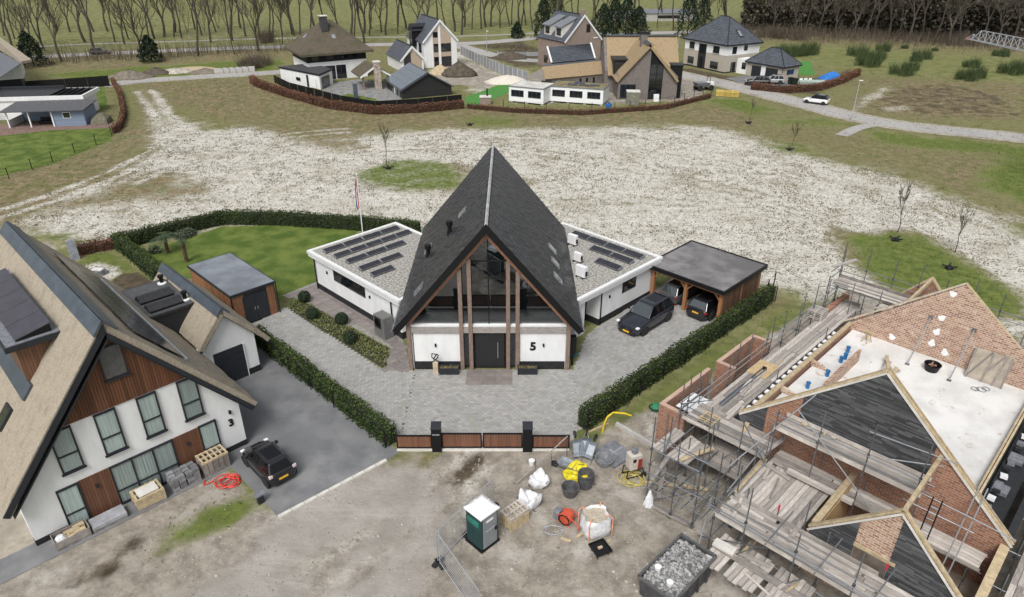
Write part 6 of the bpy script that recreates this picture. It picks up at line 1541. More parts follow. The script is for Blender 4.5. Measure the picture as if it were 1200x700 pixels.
for i in range(3800):
    x, y = r.uniform(-1.65, 1.65), r.uniform(-.88, .88); h = 1.28 + .32 * (1 - (x / 1.9) ** 2) * (1 - (y / 1.1) ** 2) + r.uniform(-.08, .05); s = r.uniform(.018, .065) * (1.8 if r.random() < .07 else 1)
    q = Quaternion((r.random(), r.random(), r.random(), r.random())).normalized().to_matrix()
    pts = [q @ V(a * s * 1.4, b_ * s, c * s * .5) + V(x, y, h) for a, b_, c in ((-1, -1, -1), (1, -.8, -1), (1, 1, -1), (-.7, 1, -1), (-1, -1, 1), (.8, -1, 1), (1, .9, 1), (-1, .8, 1))]
    mb.add(pts, [(3, 2, 1, 0), (4, 5, 6, 7), (0, 1, 5, 4), (1, 2, 6, 5), (2, 3, 7, 6), (3, 0, 4, 7)], r.random())
mb.build('rubble', attr_mat('rubble_grey', (.09, .092, .097), (.48, .475, .465), .9), sk, kind='stuff')
MB().box(-1.65, 1.65, -.88, .88, .9, 1.3).build('rubble_core', SKM, sk)
for x, y in ((-.9, .55), (-1.25, -.35)): MB().lathe([(.14, 0), (.17, .2), (0, .21)], (x, y, 1.55), 12).build('bucket', WPLAST, sk)
# pallets of building goods in front of the white house
def pstack(label, x, y, kind, w, l, h):
    wv = F3.W(x, y); s = thing('goods_pallet', label, 'pallet', (wv.x, wv.y, .02), 45)
    pallet(s, w, l, 0, DARKPLANK)
    if kind == 'slats':
        for k in range(1, 6): pallet(s, w, l, k * .13, NEWT)
        MB().box(-w * .35, w * .35, -l * .4, l * .3, .79, .84).build('top_board', PALE, s)
    elif kind == 'tiles':
        r = random.Random(int(x * 10))
        for i in range(4):
            for j in range(3):
                for k in range(4): piece('tile_bundle', ('t', w, l), lambda: MB().box(-w / 8 + .02, w / 8 - .02, -l / 6 + .015, l / 6 - .015, 0, h / 4 - .01), mat('stacked_tiles', (.2, .2, .21), .7, var=.3, scale=6, rnd=.35, bump=.3), s, (-w / 2 + w / 8 + i * w / 4 + r.uniform(-.03, .03), -l / 2 + l / 6 + j * l / 3 + r.uniform(-.02, .02), .13 + k * h / 4), (0, 0, r.uniform(-.05, .05)))
    elif kind == 'crate':
        pallet(s, w, l, h + .14, NEWT)
        for i in range(5): MB().box(-w / 2, -w / 2 + .03, -l / 2 + i * l / 5, -l / 2 + (i + .9) * l / 5, .13, h + .13).build('side_board', DARKPLANK, s)
        for i in range(5): MB().box(-w / 2 + i * w / 5, -w / 2 + (i + .9) * w / 5, -l / 2, -l / 2 + .03, .13, h + .13).build('side_board', DARKPLANK, s)
        MB().box(-w / 2 + .05, w / 2 - .05, -l / 2 + .05, l / 2 - .05, .13, h).build('content', MATS['stacked_tiles'], s)
    elif kind == 'slab':
        MB().box(-w / 2, w / 2, -l / 2, l / 2, .13, .13 + h).build('wrapped_block', mat('grey_wrap', (.34, .345, .37), .5, var=.2, scale=2), s, bevel=.02)
    else:
        for sx in (-1, 1): MB().box(sx * w / 2 - .02, sx * w / 2 + .02, -l / 2, l / 2, .13, .13 + h).build('side_board', DARKPLANK, s)
        for sy in (-1, 1): MB().box(-w / 2 + .02, w / 2 - .02, sy * l / 2 - .02, sy * l / 2 + .02, .13, .13 + h).build('side_board', DARKPLANK, s)
        for i in range(9): piece('brick', 'bk', lambda: MB().box(-.25, .25, -.12, .12, 0, .18), NEWT, s, (random.uniform(-.05, .5), -.2 + .2 * (i % 3), .14 + .1 * (i // 3)))
        MB().lathe([(.05, 0), (.25, .05), (.3, .2), (.15, .38), (.02, .4)], (-.45, 0, .15), 9).build('bag', BAG, s)
pstack('open timber crate with a white bag and bricks, farthest from the driveway', -9.4, -.75, 'open', 1.5, .8, .4)
pstack('wrapped grey block on a low pallet under the left timber panel', -7.75, -.75, 'slab', 1.6, .8, .22)
pstack('pallet stack topped by a pale board before the large window', -5.75, -.75, 'slats', 1.4, 1.0, .7)
pstack('pallet of stacked grey tiles before the large window', -3.9, -.75, 'tiles', 1.5, .9, .75)
pstack('crate of grey tiles with slatted timber lid near the driveway', -2.25, -.7, 'crate', 1.45, .95, .75)
bx = put('power_post', 'low grey box post at the edge of the asphalt driveway', 'post', 306, 589, 45); MB().box(-.16, .16, -.12, .12, 0, .5).build('post', ANTH, bx); MB().box(-.28, .28, -.16, .16, .5, .62).build('head', LEAD, bx, bevel=.02)
# ------------------------------------------------------------------ cars
def car(label, xy, rz, pm, L=4.8, W=1.95, H=1.66, kind='suv', rim=None, group=None, cat='car', dark_roof=False, simple=False):
    c = thing('parked_car' if not simple else 'distant_car', label, cat, (xy[0], xy[1], .06), rz, group)
    w = W / 2; hatch = kind == 'hatch'
    st = [(-.5, .60, .80, .24), (-.485, .66, .92, .2), (-.40, .63, .985, .2), (-.2, .61, 1.0, .2), (.05, .595, 1.0, .2), (.2, .58, 1.0, .2), (.36, .545, .985, .2), (.455, .48, .93, .2), (.5, .40, .78, .24)]
    if hatch: st = [(-.5, .56, .84, .22), (-.485, .64, .93, .18), (-.40, .635, .99, .17), (-.2, .61, 1.0, .17), (.05, .6, 1.0, .17), (.24, .585, 1.0, .17), (.38, .54, .975, .17), (.46, .47, .9, .17), (.5, .36, .74, .22)]
    rings = []
    for f, zb, hw, z0 in st:
        x = f * L; zb *= H; ww = w * hw
        prof = [(ww * .86, z0), (ww * .985, z0 + .14), (ww, (z0 + zb) * .52), (ww * .97, zb - .1), (ww * .88, zb - .02), (ww * .5, zb + .012), (0, zb + .02)]
        rings.append([(x, y, z) for y, z in prof] + [(x, -y, z) for y, z in prof[-2::-1]])
    body = MB().loft(rings).build('body', pm, c, smooth=True, bevel=.0)
    body.data.polygons.foreach_set('use_smooth', [True] * len(body.data.polygons))
    md = body.modifiers.new('sub', 'SUBSURF'); md.levels = 1; md.render_levels = 2
    es = body.data
    # greenhouse
    zb = .60 * H
    if hatch: xr0, xr1, xf1, xf0 = -.485 * L, -.40 * L, .08 * L, .27 * L
    else: xr0, xr1, xf1, xf0 = -.475 * L, -.385 * L, .05 * L, .205 * L
    wb, wt = w * .88, w * .66
    lo = [(xr0, -wb, zb), (xf0, -wb, zb - .03), (xf0, wb, zb - .03), (xr0, wb, zb)]
    hi = [(xr1, -wt, H - .06), (xf1, -wt, H - .05), (xf1, wt, H - .05), (xr1, wt, H - .06)]
    tp = [(xr1 + .15, -wt * .8, H), (xf1 - .2, -wt * .8, H), (xf1 - .2, wt * .8, H), (xr1 + .15, wt * .8, H)]
    MB().loft([lo, hi, tp]).build('cabin', BLACKM if dark_roof else pm, c, bevel=.05)
    lo, hi = [Vector(p) for p in lo], [Vector(p) for p in hi]
    def win(a, b_, c_, d_, nm, ins=.08, g=TINT):
        m_ = (a + b_ + c_ + d_) / 4; n = (b_ - a).cross(d_ - a).normalized()
        if n.dot(m_ - V(m_.x * .3, 0, H * .6)) < 0: n = -n
        MB().poly(*[m_ + (p - m_) * (1 - ins) + n * .012 for p in (a, b_, c_, d_)]).build(nm, g, c)
    win(lo[1], lo[2], hi[2], hi[1], 'windscreen', .1, WSCR); win(lo[3], lo[0], hi[0], hi[3], 'rear_window', .16, WSCR if not hatch else TINT)
    for i, j in ((0, 1), (3, 2)):
        for k, (t0, t1) in enumerate(((.03, .38), (.40, .66), (.68, .98)) if not hatch else ((.05, .46), (.49, .97))):
            u0 = {0: t0, 1: t0}[0] if True else 0
            win(lo[i].lerp(lo[j], t0), lo[i].lerp(lo[j], t1), hi[i].lerp(hi[j], min(1, t1)), hi[i].lerp(hi[j], max(0, t0)), 'side_window', .07)
    if dark_roof or not simple:
        mx = (xr1 + xf1) / 2
        MB().poly((xr1 + .3, -wt * .72, H + .006), (mx + .5, -wt * .72, H + .006), (mx + .5, wt * .72, H + .006), (xr1 + .3, wt * .72, H + .006)).build('sunroof', TINT, c)
    R_ = .37 if not hatch else .29; wx = (-.305 * L, .305 * L)
    if hatch: wx = (-.345 * L, .335 * L)
    for x in wx:
        for s in (-1, 1):
            y = s * (w - .1)
            ty = MB().lathe([(R_ * .62, -.11), (R_ * .95, -.11), (R_, -.07), (R_, .07), (R_ * .95, .11), (R_ * .62, .11)], (x, y, R_ - .06), 22, 'y').build('wheel', RUBBER, c)
            rm = MB().lathe([(R_ * .64, s * .09), (R_ * .6, s * .1), (R_ * .5, s * .07), (0, s * .07)], (x, y, R_ - .06), 22, 'y')
            for k in range(5):
                a = k * 1.2566; rm.beam((x, y + s * .085, R_ - .06), (x + math.cos(a) * R_ * .58, y + s * .09, R_ - .06 + math.sin(a) * R_ * .58), .05, .03, up=(0, 1, 0))
            rm.build('rim', rim or RIM, ty)
            ar = [(x + (R_ + .06) * math.cos(t), s * (w - .002), R_ - .06 + (R_ + .06) * math.sin(t)) for t in np.arange(-.35, math.pi + .4, .28)]
            if not simple: MB().path(ar, .035, 5).build('wheel_arch', RUBBER, c)
            MB().lathe([(R_ + .05, -.02), (R_ + .05, .015), (0, .015)] if s > 0 else [(R_ + .05, .02), (R_ + .05, -.015), (0, -.015)], (x, s * (w - .006), R_ - .06), 20, 'y').build('arch_liner', RUBBER, c)
    for s in (-1, 1):
        MB().box(.43 * L, .482 * L, s * w * .84 - .14, s * w * .84 + .1, .41 * H, .47 * H).build('headlight', LAMPW, c, bevel=.03)
        MB().box(-.497 * L, -.462 * L, s * w * .82 - .14, s * w * .82 + .08, .5 * H, .56 * H if not hatch else .62 * H).build('tail_light', LAMPR if not hatch else mat('clear_tail', (.6, .5, .5), .15), c, bevel=.02)
        MB().box(xf0 - .42, xf0 - .24, s * (w + .07) - .09, s * (w + .07) + .09, zb + .01, zb + .16).build('mirror', pm, c, bevel=.04)
        MB().box(-.25 * L, .25 * L, s * w * .97 - .03, s * w * .97 + .03, .19, .28).build('sill_trim', RUBBER, c)
    MB().box(.494 * L, .507 * L, -.26, .26, .3, .41).build('front_plate', PLATE, c); MB().box(-.507 * L, -.494 * L, -.26, .26, .4 * H if not hatch else .3 * H, .4 * H + .11 if not hatch else .3 * H + .11).build('rear_plate', PLATE, c)
    MB().box(.47 * L, .497 * L, -w * .52, w * .52, .45, .62).build('grille', BLACKM, c, bevel=.02)
    MB().box(-.497 * L, -.47 * L, -w * .7, w * .7, .2, .42).box(.47 * L, .497 * L, -w * .7, w * .7, .2, .3).build('bumper_trim', RUBBER, c, bevel=.02)
    return c
BLK = paint('black_paint', (.012, .012, .014)); NAVY = paint('blue_black_paint', (.018, .021, .03)); SILV = paint('silver_paint', (.3, .31, .32), .3); WHP = paint('white_paint', (.75, .76, .77))
rr_, rf_ = P3(315, 571), P3(289, 543.5); hd = (rf_ - rr_).normalized(); nr = V(hd.y, -hd.x, 0)
c0 = (rr_ + rf_) / 2 + nr * .72
car('small black hatchback parked on the asphalt driveway', c0.xy, math.degrees(math.atan2(hd.y, hd.x)), BLK, 3.5, 1.66, 1.47, 'hatch', RIM)
rr_, rf_ = P3(782, 376), P3(753, 394); hd = (rf_ - rr_).normalized(); nr = V(hd.y, -hd.x, 0)
c0 = (rr_ + rf_) / 2 + nr * .9
car('dark blue-black SUV parked in the open before the carport', c0.xy, 225, NAVY, 4.95, 2.08, 1.86, 'suv', RIMD)
w = F45.W(18.55, -3.25); car('dark grey car parked under the carport next to the white wing', w.xy, 45, paint('graphite_paint', (.07, .072, .076)), 4.5, 1.9, 1.5, 'suv', RIMD)
w = F45.W(18.0, -6.25); car('black car with yellow plate parked under the carport beside the board wall', w.xy, 45, BLK, 4.7, 1.9, 1.55, 'suv', RIMD)
car('white hatchback parked on the verge of the estate road', P(956, 121.5), 142, WHP, 4.1, 1.78, 1.5, 'hatch', RIMD, dark_roof=True)
car('black SUV parked in front of the garage', P(887, 100), 165, BLK, 4.7, 1.9, 1.7, 'suv', RIMD)
car('silver SUV parked behind a black one at the garage', P(905, 98), 165, SILV, 4.4, 1.85, 1.6, 'suv', RIM)
car('dark estate car driving on the road beyond the trees', P(118, 64), 14, mat('dark_grey_paint', (.05, .055, .06), .3), 4.6, 1.85, 1.55, 'suv', RIM)
car('silver car parked behind the hip-roofed house near the woods', P(877, 31.5), 160, SILV, 4.5, 1.8, 1.45, 'hatch', RIM, simple=True)
car('grey car parked beyond the silver car near the woods', P(896, 24), 100, mat('mid_grey_paint', (.2, .2, .21), .3), 4.4, 1.8, 1.5, 'hatch', RIM, simple=True)
# ------------------------------------------------------------------ hedges
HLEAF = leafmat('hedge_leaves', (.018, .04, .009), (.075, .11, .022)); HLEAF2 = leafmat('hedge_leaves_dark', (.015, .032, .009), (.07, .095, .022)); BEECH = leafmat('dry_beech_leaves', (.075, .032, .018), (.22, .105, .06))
HCORE = mat('hedge_core', (.014, .02, .008), .95, var=.3)
def hedge(label, pts, wd, h, m, dens=150, leaf=.11, posts=0, rail=False, core=HCORE, name='hedge', top=.12):
    """clipped hedge along a polyline of world points"""
    pts = [Vector((p[0], p[1], 0)) for p in pts]; o = pts[0]
    hd_ = thing(name, label, 'hedge', (o.x, o.y, 0), 0); P_, N_ = [], []
    cm = MB()
    for i in range(len(pts) - 1):
        a, b_ = pts[i] - o, pts[i + 1] - o; L_ = (b_ - a).length; d = (b_ - a) / L_; nr = V(-d.y, d.x, 0)
        cm.beam(a + V(0, 0, h / 2 - .06), b_ + V(0, 0, h / 2 - .06), wd * .8, h - .16)
        for area, mk in ((L_ * h, 's'), (L_ * h, 't'), (L_ * wd, 'u'), (wd * h, 'e0'), (wd * h, 'e1')):
            n = int(area * dens); u = RNG.uniform(0, 1, n); v_ = RNG.uniform(0, 1, n)
            bul = (np.sin(u * L_ * 2.1 + i) + np.sin(u * L_ * 5.3) + np.sin(u * L_ * .7)) * .05 + RNG.exponential(.03, n)
            if mk in 'st':
                sg = 1 if mk == 's' else -1; q = np.outer(u * L_, np.array(d)) + np.outer(sg * (wd / 2 + bul + RNG.normal(0, .035, n)), np.array(nr)) + np.outer(v_ * h, (0, 0, 1)); nn = np.tile(np.array(nr) * sg, (n, 1))
            elif mk == 'u':
                q = np.outer(u * L_, np.array(d)) + np.outer((v_ - .5) * wd, np.array(nr)) + np.outer(h + bul + RNG.normal(0, top * .35, n), (0, 0, 1)); nn = np.tile((0, 0, 1.), (n, 1))
            else:
                sg = 1 if mk == 'e1' else 0; q = np.outer(np.full(n, sg * L_) + RNG.normal(0, .04, n), np.array(d)) + np.outer((u - .5) * wd, np.array(nr)) + np.outer(v_ * h, (0, 0, 1)); nn = np.tile(np.array(d) * (1 if sg else -1), (n, 1))
            P_.append(q + np.array(a)); N_.append(nn)
    cm.build('stems', core, hd_)
    pp_ = np.concatenate(P_); pp_[:, 2] = np.maximum(pp_[:, 2], .03)
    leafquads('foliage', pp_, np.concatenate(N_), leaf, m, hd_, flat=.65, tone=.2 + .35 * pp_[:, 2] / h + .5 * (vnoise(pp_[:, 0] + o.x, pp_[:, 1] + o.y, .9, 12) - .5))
    if posts:
        for i in range(len(pts) - 1):
            a, b_ = pts[i] - o, pts[i + 1] - o; L_ = (b_ - a).length; d = (b_ - a) / L_; nr = V(-d.y, d.x, 0) * (wd / 2 + .1) * (1 if posts > 0 else -1); n = int(L_ / 2.5)
            for k in range(n + 1): stick('fence_post', a + d * (k * L_ / n) + nr, a + d * (k * L_ / n) + nr + V(0, 0, h * 1.0 + .05), .035, BLACKM, hd_)
            if rail:
                for z in (h - .05, .6): stick('fence_wire', a + nr + V(0, 0, z), b_ + nr + V(0, 0, z), .014, BLACKM, hd_)
    return hd_
def W45p(*ps): return [F45.W(*p).xy for p in ps]
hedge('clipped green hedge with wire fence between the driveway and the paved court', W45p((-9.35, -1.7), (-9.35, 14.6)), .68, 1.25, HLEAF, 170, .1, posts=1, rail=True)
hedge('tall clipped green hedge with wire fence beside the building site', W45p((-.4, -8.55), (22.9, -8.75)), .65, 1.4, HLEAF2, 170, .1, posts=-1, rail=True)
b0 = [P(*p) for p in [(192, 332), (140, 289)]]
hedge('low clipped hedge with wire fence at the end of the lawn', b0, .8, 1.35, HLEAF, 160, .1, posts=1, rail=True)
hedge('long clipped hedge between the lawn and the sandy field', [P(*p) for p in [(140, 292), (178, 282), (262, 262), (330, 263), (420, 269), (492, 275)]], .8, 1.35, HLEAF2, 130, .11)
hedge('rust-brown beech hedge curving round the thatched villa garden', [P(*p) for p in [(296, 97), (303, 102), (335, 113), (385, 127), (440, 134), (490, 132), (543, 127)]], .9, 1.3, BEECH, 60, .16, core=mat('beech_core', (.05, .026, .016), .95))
hedge('rust-brown beech hedge round the garage garden', [P(*p) for p in [(880, 105), (920, 109), (960, 106), (985, 98), (1005, 88)]], .9, 1.2, BEECH, 55, .16, core=MATS['beech_core'])
hedge('thin reddish hedge along the garden edge of the white flat house', [P(*p) for p in [(133, 98), (141, 112), (146, 135), (142, 150), (134, 157)]], .5, 1.1, BEECH, 35, .15, core=MATS['beech_core'])
hedge('low reddish hedge behind the cabins', [P(*p) for p in [(548, 127), (600, 132), (680, 135), (780, 128), (832, 115)]], .5, .8, BEECH, 45, .15, core=MATS['beech_core'])
hedge('reddish shrub strip behind the corner house garden', [P(*p) for p in [(92, 299), (115, 294), (140, 290)]], .8, 1.0, BEECH, 60, .13, core=MATS['beech_core'])
# black wire fences round gardens
def wirefence(label, pts, h, solid=None, step=3.0):
    pts = [Vector((p[0], p[1], 0)) for p in pts]; o = pts[0]; f = thing('garden_fence', label, 'fence', (o.x, o.y, 0), 0)
    for i in range(len(pts) - 1):
        a, b_ = pts[i] - o, pts[i + 1] - o; L_ = (b_ - a).length; n = max(1, int(L_ / step))
        for k in range(n + (i == len(pts) - 2)): stick('post', a.lerp(b_, k / n), a.lerp(b_, k / n) + V(0, 0, h), .05, BLACKM, f)
        if solid:
            for k in range(n): MB().ext([a.lerp(b_, k / n + .01), a.lerp(b_, (k + 1) / n - .01), a.lerp(b_, (k + 1) / n - .01) + V(0, 0, h - .05), a.lerp(b_, k / n + .01) + V(0, 0, h - .05)], (.02, .04, 0)).build('panel', solid, f)
        else:
            for z in (h - .1, h * .5, .2): stick('wire', a + V(0, 0, z), b_ + V(0, 0, z), .012, BLACKM, f)
wirefence('black post-and-wire fence along the neighbour lawn', [P(*p) for p in [(-20, 217), (11, 210), (38, 199), (62, 190), (88, 180), (113, 170), (131, 159)]], 1.4)
wirefence('black board fence behind the white flat-roofed house', [P(*p) for p in [(33, 108), (78, 105), (129, 101)]], 2.0, BLACKM)
wirefence('black fence inside the villa beech hedge', [P(*p) for p in [(322, 97), (340, 106), (400, 122), (440, 129), (490, 126), (541, 121)]], 1.5, BLACKM, 2.5)
wirefence('wire fence with dark posts behind the white cabins', [P(*p) for p in [(590, 128), (640, 131), (720, 131), (790, 123), (834, 110)]], 1.5)
wirefence('short wire fence at the corner of the carport plot', [P(*p) for p in [(897, 352), (905, 342)]], 1.8)
# ------------------------------------------------------------------ bare winter trees
BARK = mat('grey_bark', (.055, .046, .036), .9, var=.3, scale=4, stretch=(1, 1, .3), bump=.5)
BARKL = mat('pale_bark', (.3, .28, .25), .9, var=.3, scale=4, stretch=(1, 1, .3))
TWIG = mat('twigs', (.075, .062, .047), .9, var=.25)
def bare_tree(h, seed, r0=.28, spread=.55, trunk=.35, depth=4, lean=.0):
    """returns trunk MB and crown MB"""
    r = random.Random(seed); T_, C_ = MB(), MB()
    def grow(p, d, l, rad_, lev):
        segs = 3 if lev < 2 else 2; q = p
        for k in range(segs):
            d2 = (d + V(r.gauss(0, .1), r.gauss(0, .1), .06 if lev else 0)).normalized(); e = q + d2 * (l / segs); r1 = rad_ * (1 - .28 / segs * (k + 1))
            (T_ if lev == 0 else C_).tube(q, e, rad_ * (1 - .28 / segs * k), 6 if lev < 2 else 3, r1, cap=False); q, d = e, d2
            if 0 < lev < depth and k < segs - 1 and r.random() < .7: sub(q, d, l * .6, r1 * .55, lev + 1)
        if lev < depth:
            for _ in range(3 if lev < 3 else 2): sub(q, d, l * r.uniform(.6, .85), rad_ * .55, lev + 1)
    def sub(q, d, l, rad_, lev):
        a = r.uniform(0, 6.28); s = r.uniform(.3, .9) * spread
        grow(q, (d + V(math.cos(a) * s, math.sin(a) * s, .1)).normalized(), l, max(rad_, .022), lev)
    grow(V(0, 0, 0), V(lean, 0, 1).normalized(), h * trunk, r0, 0)
    # side limbs on the trunk
    return T_, C_
TREES = []
for i, (h, r0, sp, tk, dp) in enumerate(((19, .36, .7, .24, 5), (20, .32, .55, .3, 5), (18, .3, .75, .22, 5), (19, .24, .4, .38, 5), (13, .12, .45, .35, 4))):
    T_, C_ = bare_tree(h, 40 + i, r0, sp, tk, dp)
    t = thing('bare_tree', 'x', 'tree'); T_.build('trunk', BARK, t); C_.build('crown', TWIG, t); TREES.append(t)
tree_px = [(2, 66, 3), (17, 62, 1), (34, 66, 0), (53, 60, 3), (73, 72, 0), (110, 57, 1), (135, 50, 3), (146, 52, 2), (168, 73, 2), (181, 46, 1), (204, 44, 3), (213, 45, 3), (232, 66, 3), (247, 50, 0), (275, 64, 4), (288, 43, 1), (268, 40, 3),
           (303, 60, 2), (320, 44, 3), (331, 52, 4), (345, 42, 1), (352, 44, 3), (369, 33, 0), (415, 48, 3), (427, 51, 1), (433, 42, 3), (447, 38, 2), (466, 40, 3), (476, 34, 1), (523, 36, 3), (541, 41, 0), (553, 35, 3), (564, 34, 3), (586, 33, 2), (597, 31, 3), (608, 34, 1), (616, 30, 3),
           (640, 36, 3), (655, 28, 1), (672, 30, 3), (697, 30, 2), (722, 29, 3), (745, 28, 1), (770, 33, 4), (789, 36, 3), (838, 34, 4), (851, 30, 3), (884, 33, 1), (905, 40, 2), (930, 44, 2), (942, 40, 3), (958, 42, 1), (977, 43, 2), (1002, 45, 0), (1012, 46, 3), (1022, 45, 1), (1040, 47, 2), (1050, 49, 4), (1064, 50, 1), (1080, 49, 3), (1093, 53, 3), (1112, 54, 0), (1124, 53, 3), (1150, 50, 1), (1168, 52, 2), (1187, 52, 1), (1205, 56, 3), (-25, 70, 1), (-45, 60, 0)]
used = set(); rt = random.Random(8)
for i in range(58):
    px = -40 + i * 15.5 + rt.uniform(-6, 6); tree_px.append((px, (50 if rt.random() < .5 else 40) - .017 * px + rt.uniform(-4, 3), rt.choice((1, 3, 3, 3, 0, 2))))
zones = [(150, 'bare tree by the road behind the white flat-roofed house'), (300, 'bare tree in the row between the two roads'), (420, 'bare tree standing behind the dark thatched villa'), (640, 'bare tree in the row behind the white gabled house'), (870, 'bare tree beyond the brick house with two dormers'), (2000, 'bare tree at the edge of the wood above the rough meadow')]
for px, py, k in tree_px:
    lab = ('broad many-limbed ', 'tall forked ', 'wide low-branching ', 'slender straight ', 'thin young ')[k] + next(z[1] for z in zones if px < z[0]); loc = (*P(px, py), 0); s = rt.uniform(.85, 1.15)
    if k not in used:
        used.add(k); o = TREES[k]; o.location = loc; o.rotation_euler = (0, 0, rt.uniform(0, 6)); o.scale = (s, s, s); o['label'] = lab; o['group'] = 'bare trees along the road'
    else: copy_tree(TREES[k], loc, rt.uniform(0, 360), lab, s, 'bare trees along the road')
for px, py in ((226, 63), (243, 60), (261, 57), (215, 62)):
    copy_tree(TREES[4], (*P(px, py), 0), rt.uniform(0, 360), 'slender pale birch trunk by the left estate road', (.8, .8, 1.0), 'birches by the road')
    for ch in [o for o in bpy.data.objects if o.parent is None and o.get('group') == 'birches by the road'][-1].children:
        if ch.name.startswith('trunk'): ch.data = ch.data.copy(); ch.data.materials.clear(); ch.data.materials.append(BARKL)
# saplings with dark guard crates
sT, sC = bare_tree(4.6, 77, .05, .5, .4, 3)
sap = thing('sapling', 'x', 'sapling'); sT.build('trunk', BARK, sap); sC.build('crown', TWIG, sap)
MB().box(-.6, .6, -.02, .02, 0, .0).v and None
for i, (px, py, lb, s) in enumerate(((453, 193, 'bare sapling on the grassy island left of the A-frame house', 1.0), (1052, 272, 'bare sapling at the back edge of the green island by the scaffold', 1.0), (1119, 296, 'bare sapling beyond the green island, closest to the scaffold', .9), (927, 178, 'thin sapling below the estate road on the sandy field edge', .8), (878, 142, 'thin sapling on the grass beside the timber stack', .7))):
    if i == 0: sap.location = (*P(px, py), 0); sap['label'] = lb; sap.scale = (s,) * 3
    else: copy_tree(sap, (*P(px, py), 0), i * 70, lb, s)
for i, (px, py, lb) in enumerate(((455, 198, 'dark tree pit frame on the island left of the A-frame house'), (1049, 282, 'dark tree pit frame on the green island, farther from the scaffold'), (1112, 315, 'dark tree pit frame on the green island, closer to the scaffold'), (925, 176, 'dark tree pit frame by the estate road'), (551, 147, 'dark tree pit frame on the grass behind the beech hedge'), (877, 145, 'dark tree pit frame near the timber stack'))):
    t = thing('tree_pit', lb, 'tree pit', (*P(px, py), 0), 20 * i); r = random.Random(i)
    for k in range(4): a = k * 1.57; MB().beam((.05 * k, .1, .08), (.7 * math.cos(a + .3), .6 * math.sin(a + .3), .3), .12, .12).build('board', RUBBER, t)
    MB().lathe([(.36, 0), (.3, .2), (.1, .34), (0, .36)], n=8).build('bag', BLACKM, t)
# ------------------------------------------------------------------ evergreens and bushes
EVG = leafmat('conifer_needles', (.008, .018, .009), (.03, .05, .022)); BROOM = leafmat('broom_stems', (.022, .042, .014), (.09, .12, .045)); BRUSH = leafmat('dry_brush', (.06, .047, .034), (.15, .12, .088))
def conifer(label, px, py, h, w, m=EVG, name='evergreen_tree', n=3600):
    t = thing(name, label, 'tree', (*P(px, py), 0), 0)
    MB().tube((0, 0, 0), (0, 0, h * .9), .2, 7, .04).build('trunk', BARK, t)
    u = RNG.uniform(0, 1, n) ** .8; a = RNG.uniform(0, 6.28, n); lob = 1 + .25 * np.sin(a * 3 + u * 9) + .2 * np.sin(a * 5 - u * 23); R_ = w * .62 * (1 - u) ** .6 * lob * RNG.uniform(.55, 1, n) ** .5
    leafquads('crown', np.stack([R_ * np.cos(a), R_ * np.sin(a), .3 + u * h], 1), None, .32, m, t)
for px, py, h, w, lb in ((636, 47, 11, 4.5, 'dark evergreen left of the brick house with two dormers'), (705, 55, 10, 6, 'dark evergreen close right of the brick house chimney'), (718, 52, 11, 6, 'dark evergreen second from the brick house chimney'), (732, 50, 11, 7, 'dark evergreen third from the brick house chimney'), (746, 52, 9, 6, 'dark evergreen behind the golden thatched roof'), (805, 44, 11, 6, 'dark evergreen left of the hip-roofed house'), (822, 38, 10, 5, 'dark evergreen just behind the hip-roofed house'), (178, 73, 5.5, 4, 'round dark evergreen by the left road'), (606, 45, 4, 3, 'small dark evergreen by the far road'), (40, 78, 7, 5, 'dark ivy-clad evergreen behind the thatched left house'), (1020, 36, 13, 8, 'dark evergreen deep in the wood, left of the white shed'), (1045, 34, 12, 9, 'broad dark evergreen deep in the wood'), (985, 34, 11, 7, 'dark evergreen deep in the wood near the red roof'), (1180, 36, 10, 8, 'dark evergreen behind the dark barn'), (1085, 40, 9, 6, 'dark evergreen beside the white shed'), (650, 30, 12, 6, 'dark evergreen beyond the two-dormer house')):
    conifer(lb, px, py, h, w)
def bush(label, px, py, w, h, m=BROOM, n=800, name='broom_bush', cat='bush', lean=.28):
    t = thing(name, label, cat, (*P(px, py), 0), 0); a = RNG.uniform(0, 6.28, n); r_ = w / 2 * RNG.uniform(0, 1, n) ** .6
    cl_ = np.floor(RNG.uniform(0, 7, n)); cx_ = np.sin(cl_ * 2.4) * w * .33; cy_ = np.cos(cl_ * 2.4) * w * .33; r_ = r_ * .5
    b_ = np.stack([cx_ + r_ * np.cos(a), cy_ + r_ * np.sin(a), RNG.uniform(0, h * .4, n) * (.6 + .5 * np.sin(cl_ * 1.7 + w))], 1)
    blades('stems', b_, h * .8 * (.55 + .6 * ((cl_ * 37) % 7) / 7), .07, lean, m, t)
    return t
bushes = [(925, 66, 5, 3.2), (936, 65, 4, 3), (948, 64, 4, 3.4), (914, 64, 3, 2.5), (1004, 66, 4.5, 3), (1016, 78, 5, 3.6), (1026, 70, 4, 2.6), (1034, 60, 3.2, 2.2), (1056, 88, 4.6, 2.6), (1066, 82, 3.2, 2.2), (1080, 69, 4, 2.4), (1073, 72, 2.4, 1.8), (1132, 94, 4, 2.6), (1143, 91, 3.4, 2.4), (1137, 79, 3.2, 2), (1183, 87, 4.5, 2.8), (1196, 85, 4, 3), (1172, 66, 3.5, 2), (1060, 57, 1.6, 1), (1095, 60, 1.4, .9), (710, 62, 4, 2.8), (722, 64, 4, 3), (774, 62, 3.5, 3)]
for i, (px, py, w, h) in enumerate(bushes):
    lb = 'green broom bush in the rough meadow behind the garage' if px < 960 and px > 800 else 'green broom bush between the brick house and the golden thatched house' if px < 800 else 'upright green broom bush on the rough meadow right of the lamp post'
    lb = ('large ' if w > 4.2 else 'middling ' if w > 3.3 else 'small ') + lb; o = bush(lb, px, py, w, h); o['group'] = 'broom bushes'
